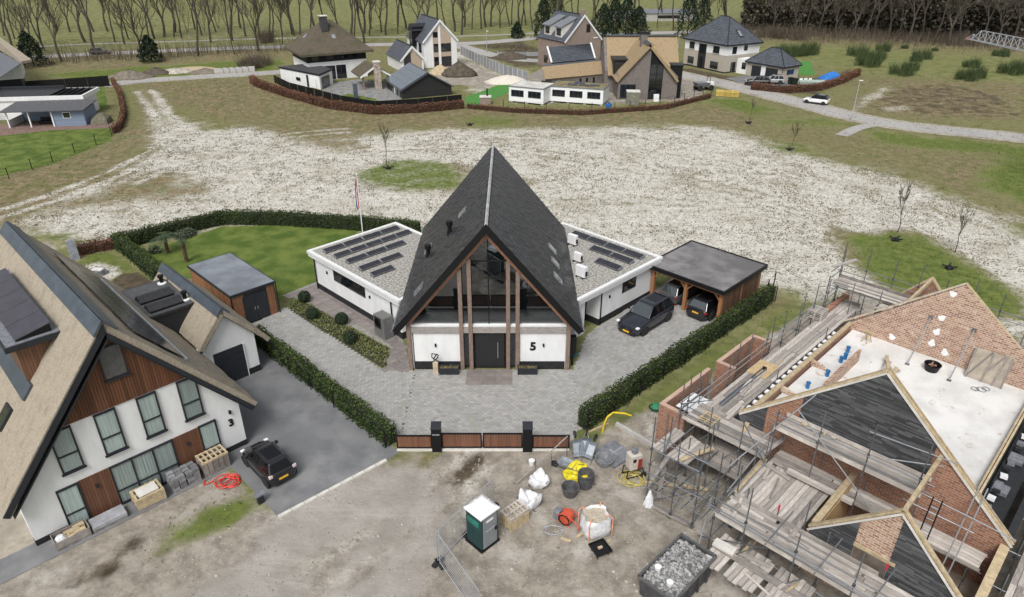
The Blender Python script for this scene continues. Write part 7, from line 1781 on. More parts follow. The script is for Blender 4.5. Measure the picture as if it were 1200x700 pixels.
for px, py, w, h, lb in ((300, 76, 7, 3, 'heap of dry brushwood beside the concrete blocks'), (294, 80, 5, 2.2, 'smaller heap of dry brushwood by the left estate road'), (312, 50, 4, 4, 'purple-brown bare shrub behind the brushwood heap'), (600, 58, 12, 1.2, 'brown scrub strip along the middle estate road'), (925, 46, 9, 4, 'brown thicket at the wood edge behind the garage'), (905, 44, 7, 4, 'brown thicket right behind the hip-roofed house'), (1120, 52, 9, 3, 'brown thicket under the white shed')):
    bush(lb, px, py, w, h, BRUSH, 900, 'brushwood', 'brush', .5)
# undergrowth along the tree rows: countless thin stems
n = 1500; u = RNG.uniform(0, 1, n); px = -60 + u * 460; py = 76 - .052 * (px - 0) + RNG.normal(0, 2.2, n)
bl_ = np.array([(*P(a, b_), 0) for a, b_ in zip(px, py)]); o = blades('undergrowth', bl_, 4.5, .09, .12, BRUSH, kind='stuff'); o['label'] = 'thin brown saplings and undergrowth under the road trees'; o['category'] = 'undergrowth'
n = 5000; px = 870 + RNG.uniform(0, 1, n) * 400; py = 44 + .042 * (px - 900) + RNG.normal(-3, 4.0, n)
bl_ = np.array([(*P(a, b_), 0) for a, b_ in zip(px, py)]); o = blades('wood_undergrowth', bl_, 3.0, .1, .25, BRUSH, kind='stuff'); o['label'] = 'dark brown undergrowth along the edge of the wood'; o['category'] = 'undergrowth'
n = 26000; px = 868 + RNG.uniform(0, 1, n) ** .9 * 420; py = 38 + .035 * (px - 900) - RNG.exponential(9, n); py = np.maximum(py, -8)
bl_ = np.array([(*P(a, b_), 0) for a, b_ in zip(px, py)]); bl_[:, 2] = RNG.uniform(.3, 12, n) * (.5 + .8 * vnoise(bl_[:, 0], bl_[:, 1], .12, 2))
o = leafquads('far_wood', bl_, None, 1.0, leafmat('wood_mass', (.016, .017, .01), (.085, .07, .05)), kind='stuff'); o['label'] = 'dark tangled wood along the far edge of the rough meadow'; o['category'] = 'wood'
# grass tufts over the rough ground
GRT = leafmat('grass_tufts', (.10, .10, .035), (.23, .2, .10)); GRG = leafmat('green_tufts', (.05, .085, .018), (.13, .16, .05))
def scatter(name, ch, thr, n, hgt, wid, m, xr, yr, label):
    x = RNG.uniform(*xr, n * 5); y = RNG.uniform(*yr, n * 5); ix = np.searchsorted(GXA, x); iy = np.searchsorted(GYA, y)
    wv = W_[ch][np.clip(iy, 0, len(GYA) - 1), np.clip(ix, 0, len(GXA) - 1)]
    ok = (wv > thr) & (RNG.uniform(0, 1, len(x)) < wv); x, y = x[ok][:n], y[ok][:n]
    o = blades(name, np.stack([x, y, np.full(len(x), -.02)], 1), hgt, wid, .5, m, kind='stuff'); o['label'] = label; o['category'] = 'grass'
GXA, GYA = GX[0], GY[:, 0]
scatter('dry_grass', 'dry', .3, 26000, .26, .09, GRT, (-90, 95), (40, 160), 'tufts of dry straw-coloured grass on the field edges')
scatter('green_grass', 'green', .3, 16000, .2, .08, GRG, (-60, 80), (18, 130), 'tufts of green grass on the islands and verges')
x = RNG.uniform(-75, 90, 240000); y = RNG.uniform(44, 125, 240000); wv = W_['sand'][np.clip(np.searchsorted(GYA, y), 0, len(GYA) - 1), np.clip(np.searchsorted(GXA, x), 0, len(GXA) - 1)]
ok = (wv > .4) & (vnoise(x, y, 1.3, 31) * .6 + vnoise(x, y, .25, 32) * .4 > .56); x, y = x[ok][:30000], y[ok][:30000]
o = blades('field_weeds', np.stack([x, y, np.full(len(x), -.02)], 1), .13, .13, .9, leafmat('weed_tufts', (.075, .07, .04), (.23, .2, .125)), kind='stuff'); o['label'] = 'small dark weed tufts dotted over the sandy field'; o['category'] = 'weeds'
# stones and clods on the dirt
mb = MB(); r = random.Random(2)
for i in range(2600):
    px, py = r.uniform(200, 860), r.uniform(530, 700); x, y = P(px, py); ix = min(np.searchsorted(GXA, x), len(GXA) - 1); iy = min(np.searchsorted(GYA, y), len(GYA) - 1)
    if W_['dirt'][iy, ix] < .5: continue
    s = r.uniform(.015, .05) * (2 if r.random() < .06 else 1); a = r.uniform(0, 6)
    ring = [(x + s * math.cos(a + k * 1.257) * r.uniform(.7, 1.2), y + s * math.sin(a + k * 1.257) * r.uniform(.7, 1.2), -.01) for k in range(5)]
    mb.add(ring + [(x + r.uniform(-.3, .3) * s, y, s * r.uniform(.6, 1.0))], [(k, (k + 1) % 5, 5) for k in range(5)], r.random())
o = mb.build('stones', attr_mat('site_stones', (.16, .14, .115), (.46, .43, .39), .9), kind='stuff'); o['label'] = 'loose stones and clods strewn over the dirt'; o['category'] = 'stones'
# planting bed, palms, garden shrubs
BALL = leafmat('topiary_leaves', (.012, .026, .012), (.04, .065, .03)); GC = leafmat('ground_cover_leaves', (.08, .10, .025), (.22, .24, .09))
for i, (px, py) in enumerate(((357.5, 354), (367, 374), (401, 380), (411, 402))):
    t = thing('topiary_ball', ('dark topiary ball at the lawn end of the planting bed', 'dark topiary ball second from the lawn end of the bed', 'dark topiary ball beside the heat pump path', 'dark topiary ball closest to the paved court')[i], 'shrub', (*P(px, py), .03), 0, 'topiary balls in the bed'); t.scale = (.85, .85, .85)
    n = 1500; d = RNG.normal(size=(n, 3)); d /= np.linalg.norm(d, axis=1, keepdims=True); MB().lathe([(.1, 0), (.42, .2), (.5, .5), (.4, .8), (.1, .95), (0, .96)], n=10).build('core', HCORE, t)
    q = d * .56 * RNG.uniform(.93, 1.05, (n, 1)); q[:, 2] = np.maximum(q[:, 2] + .52, .03); leafquads('foliage', q, d, .09, BALL, t, flat=.6)
bp = wpoly([(341, 357), (352, 352), (417, 389), (443, 403), (457, 411), (451, 432), (341, 363)]); xs = RNG.uniform(min(p[0] for p in bp), max(p[0] for p in bp), 14000); ys = RNG.uniform(min(p[1] for p in bp), max(p[1] for p in bp), 14000); ok = inside(xs, ys, bp)
o = leafquads('ground_cover', np.stack([xs[ok], ys[ok], RNG.uniform(.05, .3, ok.sum()) * (.5 + vnoise(xs[ok], ys[ok], 1.5, 6))], 1), None, .11, GC, kind='stuff'); o['label'] = 'low yellow-green ground cover filling the planting bed'; o['category'] = 'ground cover'
FROND = leafmat('palm_fronds', (.02, .04, .015), (.09, .12, .06))
def palm(label, px, py, h, nf, fl):
    t = thing('palm_tree', label, 'palm', (*P(px, py), 0), 0)
    mb = MB(); r = random.Random(nf)
    for k in range(int(h / .12)): mb.lathe([(.13, k * .12), (.2, k * .12 + .1), (.13, k * .12 + .12)], n=9)
    mb.build('trunk', mat('palm_trunk', (.11, .075, .045), .95, var=.3, bump=.5), t)
    for k in range(nf):
        a = k * 2.4; el = r.uniform(-.1, .9); pts = []
        for s in range(8):
            q = s / 7; R_ = fl * q; pts.append(V(math.cos(a) * R_ * math.cos(el), math.sin(a) * R_ * math.cos(el), h + R_ * math.sin(el) - .55 * fl * q * q))
        fm = MB(); n_ = V(-math.sin(a), math.cos(a), 0)
        for s in range(7):
            for sg in (-1, 1):
                for j in range(3):
                    p = pts[s].lerp(pts[s + 1], j / 3); q = .32 * math.sin(math.pi * (s + .8) / 8.2) + .08; e = p + n_ * sg * q + (pts[s + 1] - pts[s]) * 1.1 + V(0, 0, -.06); fm.add([p, p + (pts[s + 1] - pts[s]) * .22, e], [(0, 1, 2)], r.random())
        fm.build('frond', FROND, t)
palm('feathery palm with full drooping crown in the lawn corner', 197, 297, 1.7, 16, 1.4); palm('palm with short pruned crown beside the shed', 219, 307, 2.0, 8, .6)
for i, (px, py, w) in enumerate(((165, 300, 1.8), (172, 310, 1.6), (182, 296, 1.6), (215, 279, 2.2), (222, 276, 1.8))):
    t = thing('garden_shrub', ('grey-green shrub in the hedge corner', 'grey-green shrub beside the wire fence', 'grey-green shrub under the feathery palm', 'pale shrub along the field hedge', 'pale shrub along the field hedge farther from the palms')[i], 'shrub', (*P(px, py), 0), 0); n = 700; d = RNG.normal(size=(n, 3)); d[:, 2] = abs(d[:, 2]) * .8; d *= w / 2.6 * RNG.uniform(.6, 1, (n, 1)) / np.linalg.norm(d, axis=1, keepdims=True)
    MB().tube((0, 0, 0), (0, 0, w * .2), .05).build('stem', BARK, t); leafquads('foliage', d + (0, 0, .1), None, .13, leafmat('grey_green_leaves', (.035, .05, .03), (.13, .15, .1)), t)
fp_ = thing('flagpole', 'slim white flagpole with limp red, white and blue flag', 'flagpole', (*P(425, 272), 0), 0)
hF = ZAT(205, P(425, 272)[1]); MB().tube((0, 0, 0), (0, 0, hF), .06, 8, .04).build('pole', WPLAST, fp_); MB().lathe([(.08, hF), (.08, hF + .1), (0, hF + .15)], n=8).build('finial', WPLAST, fp_)
for i, (m_, y0, y1) in enumerate(((mat('flag_red', (.45, .03, .03), .8), 0, .33), (mat('flag_white', (.75, .75, .75), .8), .33, .66), (mat('flag_blue', (.03, .06, .25), .8), .66, 1.0))):
    mb = MB(); fl = []
    for k in range(9):
        z = hF - .1 - k * .4; dx = .03 + .3 * (.3 + .7 * min(1, k / 5)) * (1 if k < 8 else .6); fl.append([(-(.05 + dx * y0 * .9), .08 * math.sin(y0 * 9 + k), z - y0 * .25), (-(.05 + dx * y1 * .9), .08 * math.sin(y1 * 9 + k), z - y1 * .25)])
    for k in range(8): mb.poly(fl[k][0], fl[k][1], fl[k + 1][1], fl[k + 1][0])
    mb.build('flag_stripe', m_, fp_)
# ------------------------------------------------------------------ background houses
BEIGE = brick('beige_brick', (.44, .40, .335), (.36, .32, .27), (.45, .42, .37), soot=.12); BROWNB = brick('pinkish_brown_brick', (.27, .2, .165), (.2, .145, .12), (.32, .27, .23), soot=.2); GREYB = brick('mottled_grey_brick', (.17, .145, .13), (.085, .075, .07), (.24, .22, .2), soot=.25)
BEIGEP = mat('beige_panel', (.42, .34, .26), .8, var=.08)
def gable(root, x0, x1, y0, y1, zw, ze, zr, wm, xa=None):
    xa = (x0 + x1) / 2 if xa is None else xa
    return MB().ext([(x0, y0, 0), (x1, y0, 0), (x1, y0, zw), (xa, y0, zr - .2), (x0, y0, zw)], (0, y1 - y0, 0)).build('wall', wm, root)
def roof2(root, x0, x1, y0, y1, ze, zr, tm, xa=None, tw=.36, th=.4, trim=None, slopes=(-1, 1), base=ANTH):
    """two-sided roof, ridge along local y"""
    xa = (x0 + x1) / 2 if xa is None else xa; out = []
    for sg in slopes:
        xe = x0 if sg < 0 else x1; L_ = math.hypot(xa - xe, zr - ze); up = Vector((xa - xe, 0, zr - ze)).normalized(); nn = Vector((up.z * sg, 0, abs(up.x))).normalized()
        sl = MB().ext([(xe, y0, ze), (xa, y0, zr), (xa, y1, zr), (xe, y1, ze)], -nn * .2).build('roof', base, root); out.append(sl)
        if tm: tiles('roof_tiles', (xe, y0, ze), (0, 1, 0), up, [(0, 0), (y1 - y0, 0), (y1 - y0, L_), (0, L_)], tw, th, tm, sl, lift=.05)
        if trim: MB().ext([V(xe, y0 - .06, ze) + nn * .08, V(xa, y0 - .06, zr) + V(0, 0, .1), V(xa, y0 - .06, zr - .42), V(xe, y0 - .06, ze) - nn * .28], (0, .055, 0)).build('barge_board', trim, root)
    MB().beam((xa, y0, zr + .04), (xa, y1, zr + .04), .28, .12).build('ridge_cap', base, root)
    return out
def hip(root, x0, x1, y0, y1, ze, zr, ra, rb, tm, m=ANTH, base_name='roof', thick=.25, tw=.4, th=.42):
    """hipped roof, ridge from ra to rb (x, y)"""
    A = [V(x0, y0, ze), V(x1, y0, ze), V(x1, y1, ze), V(x0, y1, ze)]; Ra, Rb = V(*ra, zr), V(*rb, zr)
    mb = MB(); lo = [p - V(0, 0, thick) for p in A]
    rf = mb.add(A + [Ra, Rb], [(0, 1, 4), (1, 2, 5, 4), (2, 3, 5), (3, 0, 4, 5)]).add(A + lo, [(0, 4, 5, 1), (1, 5, 6, 2), (2, 6, 7, 3), (3, 7, 4, 0), (4, 7, 6, 5)]).build(base_name, m, root)
    if tm:
        for a, b_, tops in ((A[0], A[1], [Ra]), (A[1], A[2], [Rb, Ra]), (A[3], A[0], [Ra, Rb]), (A[2], A[3], [Rb])):
            u = (b_ - a).normalized(); mid = tops[0] - a; v_ = (mid - u * mid.dot(u)).normalized()
            poly = [(0, 0), ((b_ - a).length, 0)] + [((t - a).dot(u), (t - a).dot(v_)) for t in tops]
            tiles('roof_tiles', a, u, v_, poly, tw, th, tm, rf, lift=.05)
        for p, q in ((A[0], Ra), (A[1], Ra), (A[2], Rb), (A[3], Rb), (Ra, Rb)): MB().beam(p + V(0, 0, .06), q + V(0, 0, .08), .2, .08).build('hip_cap', m, rf)
    return rf
def bwin(root, ax, c0, c1, z0, z1, off, cols=2, sgn=-1, m=ANTH, g=GLASSD, sill=False, bar=False):
    """window on plane ax='y' (x from c0..c1 at y=off) or ax='x'"""
    def bx(mb, a, b_, lo, hi, d0, d1):
        d0, d1 = sorted((off + sgn * d0, off + sgn * d1))
        return mb.box(a, b_, d0, d1, lo, hi) if ax == 'y' else mb.box(d0, d1, a, b_, lo, hi)
    w = bx(MB(), c0, c1, z0, z1, 0, .05).build('window', m, root); W_w = (c1 - c0) / cols
    for k in range(cols):
        a, b_ = c0 + k * W_w + .07, c0 + (k + 1) * W_w - .07
        for lo, hi in (((z0 + .07, (z0 + z1) / 2 - .04), ((z0 + z1) / 2 + .04, z1 - .07)) if bar else ((z0 + .07, z1 - .07),)):
            d = off + sgn * .056
            q = [(a, d, lo), (b_, d, lo), (b_, d, hi), (a, d, hi)] if ax == 'y' else [(d, a, lo), (d, b_, lo), (d, b_, hi), (d, a, hi)]
            MB().poly(*q).build('pane', g, w)
    if sill: bx(MB(), c0 - .1, c1 + .1, z0 - .1, z0, 0, .14).build('sill', CONC, w)
    return w
_e = lambda x, y: (790 + x / 6.365, 10 + y / 6.365); _a = lambda x, y: (290 + x / 5.833, 10 + y / 5.833); _b = lambda x, y: (430 + x / 5.833, 10 + y / 5.833); _cc = lambda x, y: (570 + x / 5.387, 10 + y / 5.387); _d = lambda x, y: (700 + x / 5.387, 10 + y / 5.387); _k = lambda x, y: (x / 3.889, 30 + y / 3.889)
# hip-roofed house
HH = thing('house', 'two-storey white and beige house with grey hipped tile roof', 'house', (*P(*_e(370, 485)), 0), 29)
MB().box(0, 9.4, 0, 12.7, 0, 3.5).build('lower_wall', BEIGE, HH); MB().box(.01, 9.39, .01, 12.69, 3.5, 5.6).build('upper_wall', WHITE, HH); MB().box(-.03, 9.43, -.03, 12.73, 0, .25).build('plinth', PLINTH, HH)
hip(HH, -.45, 9.85, -.45, 13.15, 5.65, 10.4, (4.6, 5.0), (4.6, 7.4), SLATE2)
MB().box(-.5, 9.9, -.5, 13.2, 5.38, 5.5).build('gutter', ANTH, HH)
for c0, c1, z0, z1, cl in ((1.6, 2.8, 3.75, 5.15, 1), (4.85, 5.85, 4.2, 5.2, 1), (1.65, 2.95, .3, 2.1, 1)): bwin(HH, 'y', c0, c1, z0, z1, 0, cl)
for c0, c1, z0, z1 in ((2.1, 3.9, 3.65, 5.05), (2.0, 4.3, .45, 1.95), (9.65, 11.2, 3.7, 5.1), (9.45, 11.35, .55, 2.05)): bwin(HH, 'x', c0, c1, z0, z1, 0, 2, sill=True, bar=True)
dd = MB().box(-.06, 0, 5.9, 8.2, .05, 5.05).build('entrance_bay', ANTH, HH); MB().poly((-.066, 6.2, 3.0), (-.066, 7.9, 3.0), (-.066, 7.9, 4.8), (-.066, 6.2, 4.8)).build('pane', GLASSD, dd); MB().box(-.1, -.06, 6.6, 7.6, .1, 2.4).build('door', BLACKM, dd)
# skylight
nn = Vector((0, -(10.4 - 5.65), 5.45)).normalized(); c = ray_local(Fr(P(*_e(370, 485)), 29), *_e(488, 190), (0, -.45, 5.65), nn); up = Vector((0, 5.45, 4.75)).normalized(); q = [c - up * .9 - V(.45, 0, 0), c - up * .9 + V(.45, 0, 0), c + up * .9 + V(.45, 0, 0), c + up * .9 - V(.45, 0, 0)]
s_ = MB().ext([p + nn * .05 for p in q], nn * .12).build('skylight', ANTH, HH); MB().poly(*[c + nn * .175 + (p - c) * .8 for p in q]).build('pane', MATS['sky_mirror_glass'], s_)
# garage of that house
GG = thing('garage', 'beige garage with low hipped tile roof beside parked cars', 'garage', (*P(*_e(800, 545)), 0), 35)
MB().box(0, 5.1, 0, 8.7, 0, 2.7).build('wall', BEIGE, GG); hip(GG, -.35, 5.5, -.35, 9.1, 2.75, 5.6, (2.6, 3.2), (2.6, 5.4), SLATE2)
bwin(GG, 'y', 1.3, 3.5, 1.1, 2.0, 0, 2)
for a, b_ in ((1.2, 4.0), (5.2, 7.4)): g_ = MB().box(-.05, 0, a, b_, .05, 2.1).build('garage_door', BLACKM, GG); [MB().box(-.07, -.051, a + .05, b_ - .05, .08 + k * .5, .53 + k * .5).build('door_panel', ANTH, g_) for k in range(4)]
MB().box(-.04, 0, 4.1, 5.1, .05, 2.65).build('white_pier', WHITE, GG); MB().tube((-.08, .1, 0), (-.08, .1, 2.6), .05).build('downpipe', BLACKM, GG)
MB().box(5.1, 8, 2, 4.6, 2.55, 2.65).build('canopy', ANTH, GG); MB().tube((7.9, 2.1, 0), (7.9, 2.1, 2.55), .07).build('canopy_post', BLACKM, GG)
MB().box(.3, 3.6, 8.7, 11.5, 0, 2.9).build('link', WHITE, GG); bwin(GG, 'x', 9.2, 10.2, 1.0, 2.3, .3, 1)
# white gabled house with beige bands
FWH = Fr(P(*_b(395, 410)), 25)
WHs = thing('house', 'tall white gabled house with beige bands and dark roof', 'house', (*FWH.o, 0), 25)
gable(WHs, 0, 7.6, 0, 11.5, 5.7, 5.7, 9.6, WHITE); roof2(WHs, -.35, 7.95, -.35, 11.8, 5.3, 9.75, SLATE2, 3.8, trim=WHITE)
fx2 = lambda x, y: FWH.FX(*_b(x, y), 0)
bay = MB().ext([(2.15, -.05, 0), (6.3, -.05, 0), (6.3, -.05, 6.2), (3.9, -.05, 8.9), (2.15, -.05, 6.9)], (0, .04, 0)).build('centre_bay', BEIGEP, WHs)
for z0, z1 in ((.1, 2.2), (3.2, 4.9)):
    bwin(WHs, 'y', 2.25, 3.3, z0, z1, -.055, 1); bwin(WHs, 'y', 3.95, 6.2, z0, z1, -.055, 2)
bwin(WHs, 'y', 2.25, 3.3, 6.2, 7.3, -.055, 1); MB().box(3.38, 3.9, -.1, 0, 0, 9.1).build('white_pier', WHITE, WHs)
MB().box(-.9, 1.6, 4.6, 7.0, 4.0, 8.0).build('dormer', BLACKM, WHs); MB().ext([(-1.1, 4.3, 7.2), (-1.1, 5.8, 8.6), (-1.1, 7.3, 7.2)], (4.2, 0, 0)).build('dormer_roof', ANTH, WHs); bwin(WHs, 'x', 4.8, 6.8, 4.3, 7.2, -.9, 2); bwin(WHs, 'x', 1.4, 3.2, 3.0, 4.9, 0, 2)
# its low gabled extension
SG = thing('house_extension', 'low white gabled extension with dark tiles beside the tall white house', 'house extension', (*P(*_b(390, 425)), 0), 25)
gable(SG, -4.9, 0, 0, 10.5, 2.6, 2.6, 5.0, WHITE); roof2(SG, -5.2, .3, -.35, 10.8, 2.3, 5.15, SLATE2, -2.45, trim=WHITE); MB().ext([(-2.7, -.05, .1), (-.4, -.05, .1), (-.4, -.05, 2.5), (-2.45, -.05, 4.3), (-2.7, -.05, 4.1)], (0, .04, 0)).build('beige_panel', BEIGEP, SG); MB().ext([(-4.3, -.06, .1), (-2.75, -.06, .1), (-2.75, -.06, 4.0), (-4.3, -.06, 2.7)], (0, .04, 0)).build('window', GLASSD, SG)
# black barn with solar roof
BN = thing('barn', 'black timber barn with solar-panelled roof by the beech hedge', 'barn', (*P(*_b(245, 620)), 0), 24)
BLB = boards('black_boards', (.01, .01, .012), (.022, .022, .025), .2, 2)
gable(BN, 0, 9.2, 0, 10.5, 1.75, 1.7, 4.1, BLB, 4.8); sl = roof2(BN, -.4, 9.6, -.4, 11, 1.55, 4.25, None, 4.8, base=mat('barn_roof', (.07, .08, .095), .35, var=.15))
up = Vector((5.2, 0, 2.7)).normalized(); nn = Vector((-2.7, 0, 5.2)).normalized()
for i in range(6):
    for j in range(4):
        a = V(-.3, -.25 + i * 1.86, 1.6) + up * (.1 + j * 1.42) + nn * .06
        MB().ext([a, a + V(0, 1.82, 0), a + V(0, 1.82, 0) + up * 1.39, a + up * 1.39], nn * .04).build('solar_panel', mat('solar_pale', (.12, .14, .165), .15, var=.1), BN)
for y in (1.5, 3.5, 5.5): MB().box(-.05, 0, y, y + 1.2, .1, 1.5).build('opening', GLASSD, BN)
MB().box(-.05, 0, 4.75, 5.4, .1, 1.5).build('white_frame', WHITE, BN)
# thatched villa
FV = Fr(P(*_a(495, 558)), 30)
VL = thing('villa', 'white villa with broad grey hipped thatch roof and dark upper band', 'house', (*FV.o, 0), 30)
MB().box(.6, 12.6, 9, 20, 0, 3.5).build('lower_wall', WHITE, VL); MB().box(.58, 12.62, 8.98, 20.02, 3.5, 5.2).build('upper_band', BLACKM, VL)
hip(VL, -.7, 13.9, 7.7, 21.3, 5.25, 10.6, (5.6, 13.5), (8.0, 15.5), None, THO, 'thatch_roof', .4)
for c0, c1 in ((4.0, 6.0), (6.2, 8.2)): bwin(VL, 'y', c0, c1, .1, 2.7, 9, 2)
for c0 in (1.5, 4.5, 7.5, 9.5): bwin(VL, 'y', c0, c0 + 1.4, 3.8, 4.9, 8.98, 1)
c = V(5.6, 12.6, 0); MB().box(4.9, 6.2, 11.4, 12.7, 8, 11.6).build('chimney', mat('dark_brick', (.05, .048, .05), .8, var=.3), VL); MB().box(4.8, 6.3, 11.3, 12.8, 11.6, 11.75).build('chimney_cap', PALE, VL)
kv = (10.6 - 5.25) / 6.0
nn = Vector((0, -kv, 1)).normalized(); c = ray_local(FV, *_a(588, 195), (0, 7.7, 5.25), nn); up = Vector((0, 1, kv)).normalized(); MB().ext([c - up * .5 - V(.35, 0, 0), c - up * .5 + V(.35, 0, 0), c + up * .5 + V(.35, 0, 0), c + up * .5 - V(.35, 0, 0)], nn * .15).build('skylight', MATS['sky_mirror_glass'], VL)
nn = Vector((-(10.6 - 5.25) / 6.3, 0, 1)).normalized(); c = ray_local(FV, *_a(395, 192), (-.7, 0, 5.25), nn); up = Vector((6.3, 0, 5.35)).normalized(); MB().ext([c - up * .5 - V(0, .35, 0), c - up * .5 + V(0, .35, 0), c + up * .5 + V(0, .35, 0), c + up * .5 - V(0, .35, 0)], nn * .15).build('skylight', MATS['sky_mirror_glass'], VL)
def prism(name, label, cat, pxs, z, wall, roofm, fascia=.3):
    """flat-roofed block traced from its roof corners at height z"""
    w = [P3(*p, z) for p in pxs]; o = w[0].copy(); o.z = 0; t = thing(name, label, cat, o, 0); q = [p - o for p in w]
    c = sum(q, Vector()) / len(q)
    MB().ext([V(*(c + (p - c) * .97).xy, 0) for p in q], (0, 0, z - fascia)).build('wall', wall, t)
    f = MB().ext([V(*p.xy, z - fascia) for p in q], (0, 0, fascia)).build('roof', ANTH, t); MB().poly(*[V(*(c + (p - c) * .93).xy, z + .006) for p in q]).build('roof_felt', roofm, f)
    return t, q
an, q = prism('villa_annex', 'white flat-roofed annex in front of the thatched villa', 'house wing', [_a(490, 452), _a(580, 413), _a(440, 372), _a(212, 398)], 2.8, WHITE, mat('annex_felt', (.06, .06, .065), .6, var=.2))
def onwall(t, a, b_, u0, u1, z0, z1, m, name, d=.05):
    a, b_ = V(*a.xy, 0), V(*b_.xy, 0); c = V(0, 0, 0); e = (b_ - a); n = V(e.y, -e.x, 0).normalized(); p0, p1 = a + e * u0 + n * d, a + e * u1 + n * d
    return MB().ext([V(*p0.xy, z0), V(*p1.xy, z0), V(*p1.xy, z1), V(*p0.xy, z1)], -n * d).build(name, m, t)
onwall(an, q[3], q[0], .42, .52, .9, 1.5, GLASSD, 'window'); onwall(an, q[3], q[0], .68, .72, .1, 2.3, ANTH, 'downpipe'); onwall(an, q[3], q[0], .76, .9, .1, 1.9, WPLAST, 'door'); onwall(an, q[0], q[1], .15, .7, .1, 2.1, GLASSD, 'window')
cn = thing('garden_canopy', 'small thatched canopy with white barge and stone chimney', 'canopy', (*P(*_b(80, 552)), 0), 25)
STONE = mat('rubble_stone', (.36, .3, .25), .9, var=.45, scale=3, bump=.7, bscale=3, bdist=.08)
MB().box(-.55, .55, -.5, .5, 0, 4.9).build('chimney', STONE, cn); MB().box(-.65, .65, -.6, .6, 4.9, 5.1).build('chimney_cap', PALE, cn)
for sg in (-1, 1): thatch_slope(cn, -.3, 4.2, -.3 + sg * 3.0, 2.4, .3, 7.5, .3, THO, seed=50 + sg); MB().beam((-.3, .2, 4.0), (-.3 + sg * 2.9, .2, 2.25), .08, .3).build('barge_board', WHITE, cn)
for x in (-2.6, 2.2): MB().box(x - .15, x + .15, .6, .9, 0, 2.4).build('post', TIMB, cn)
# brick house with two dormers
DH = thing('house', 'pinkish brick house with two sloping dormers and grey tiles', 'house', (*P(661, 84), 0), 30)
gable(DH, 0, 9.3, 0, 10.5, 6.1, 6.1, 11.0, BROWNB); roof2(DH, -.25, 9.55, -.15, 10.7, 5.85, 11.0, SLATE2, 4.65, trim=WHITE)
MB().box(4.2, 5.1, .1, .9, 10, 12).build('chimney', BROWNB, DH)
bwin(DH, 'y', 5.3, 6.3, 7.5, 9.1, 0, 1); MB().box(7.2, 8.3, -.1, 0, 6.2, 6.4).build('wall_lamp', WPLAST, DH)
for y in (1.6, 6.0):
    d_ = MB().ext([(.3, y, 6.6), (3.9, y, 10.0), (.3, y, 8.6)], (0, 2.6, 0)).build('dormer', PALE, DH); MB().ext([(-.2, y - .2, 8.5), (4.0, y - .2, 10.3), (4.0, y - .2, 10.45), (-.2, y - .2, 8.68)], (0, 3.0, 0)).build('dormer_roof', LEAD, d_); MB().box(.24, .3, y + .5, y + 2.1, 6.9, 8.3).build('dormer_window', GLASSD, d_)
bwin(DH, 'x', 1.0, 2.2, .8, 2.4, 0, 1); bwin(DH, 'x', 6.5, 8, .8, 2.4, 0, 1); MB().tube((-.08, .1, 0), (-.08, .1, 6), .06).build('downpipe', LEAD, DH)
def roofquad(t, o, pts, th, m, name, tm=None, tw=.36, thh=.42):
    """roof plane given by four (px, py, z): eave left, eave right, top right, top left"""
    w = [P3(x, y, z) - o for x, y, z in pts]; n = (w[1] - w[0]).cross(w[3] - w[0]).normalized(); n = n if n.z > 0 else -n
    s = MB().ext(w, -n * th).build(name, m, t)
    if tm:
        u = (w[1] - w[0]).normalized(); d = w[3] - w[0]; v_ = (d - u * d.dot(u)).normalized(); tiles('roof_tiles', w[0], u, v_, [((p - w[0]).dot(u), (p - w[0]).dot(v_)) for p in w], tw, thh, tm, s, lift=.05)
    return w
o = P3(*_cc(410, 345), 0); LW = thing('house_wing', 'low wing with steep dark tiled roof in front of the dormered brick house', 'house wing', o, 0)
w = roofquad(LW, o, [(*_cc(412, 345), 3.2), (*_cc(686, 318), 3.2), (*_cc(658, 222), 5.6), (*_cc(384, 245), 5.6)], .2, ANTH, 'roof', SLATE2)
for i, j in ((0, 3), (1, 2)): MB().beam(w[i] + V(0, 0, .1), w[j] + V(0, 0, .1), .3, .25).build('verge', WHITE, LW)
MB().ext([V(*(w[0] * .96 + w[2] * .04).xy, 0), V(*(w[1] * .96 + w[3] * .04).xy, 0), V(*w[2].xy, 0), V(*w[3].xy, 0)], (0, 0, 3.0)).build('wall', BROWNB, LW)
# golden thatched brick house
FT = Fr(P(*_d(385, 575)), 0)
TH = thing('house', 'grey brick house with golden new thatch and tall glazed gable', 'house', (*FT.o, 0), 0)
gable(TH, -7.3, 3.1, 0, 9, 3.9, 3.9, 9.2, GREYB, -2.3)
for sg in (-1, 1):
    xo = 5.55; thatch_slope(TH, -2.3, 9.35, -2.3 + sg * xo, 9.35 - xo * 1.09, -.5, 9.5, .4, THN, seed=60 + sg); MB().ext([(-2.3, -.42, 9.0), (-2.3, -.42, 8.7), (-2.3 + sg * xo, -.42, 8.7 - xo * 1.09), (-2.3 + sg * xo, -.42, 9.0 - xo * 1.09)], (0, .1, 0)).build('barge_board', BLACKM, TH)
    MB().beam((-2.3 + sg * .25, -.5, 9.32), (-2.3 + sg * .25, 9.3, 9.32), .6, .1, up=(sg * .7, 0, 1)).build('ridge_cap', ZINC, TH)
gz_ = MB().ext([(-1.95, -.06, .1), (.4, -.06, .1), (.4, -.06, 6.0), (-1.95, -.06, 8.3)], (0, .05, 0)).build('glazed_strip', BLACKM, TH)
for z0, z1 in ((.3, 2.4), (2.6, 4.2), (4.3, 5.9)): MB().poly((-1.85, -.066, z0), (-.85, -.066, z0), (-.85, -.066, z1), (-1.85, -.066, z1)).build('pane', GLASSD, gz_); MB().poly((-.7, -.066, z0), (.3, -.066, z0), (.3, -.066, z1), (-.7, -.066, z1)).build('pane', GLASSD, gz_)
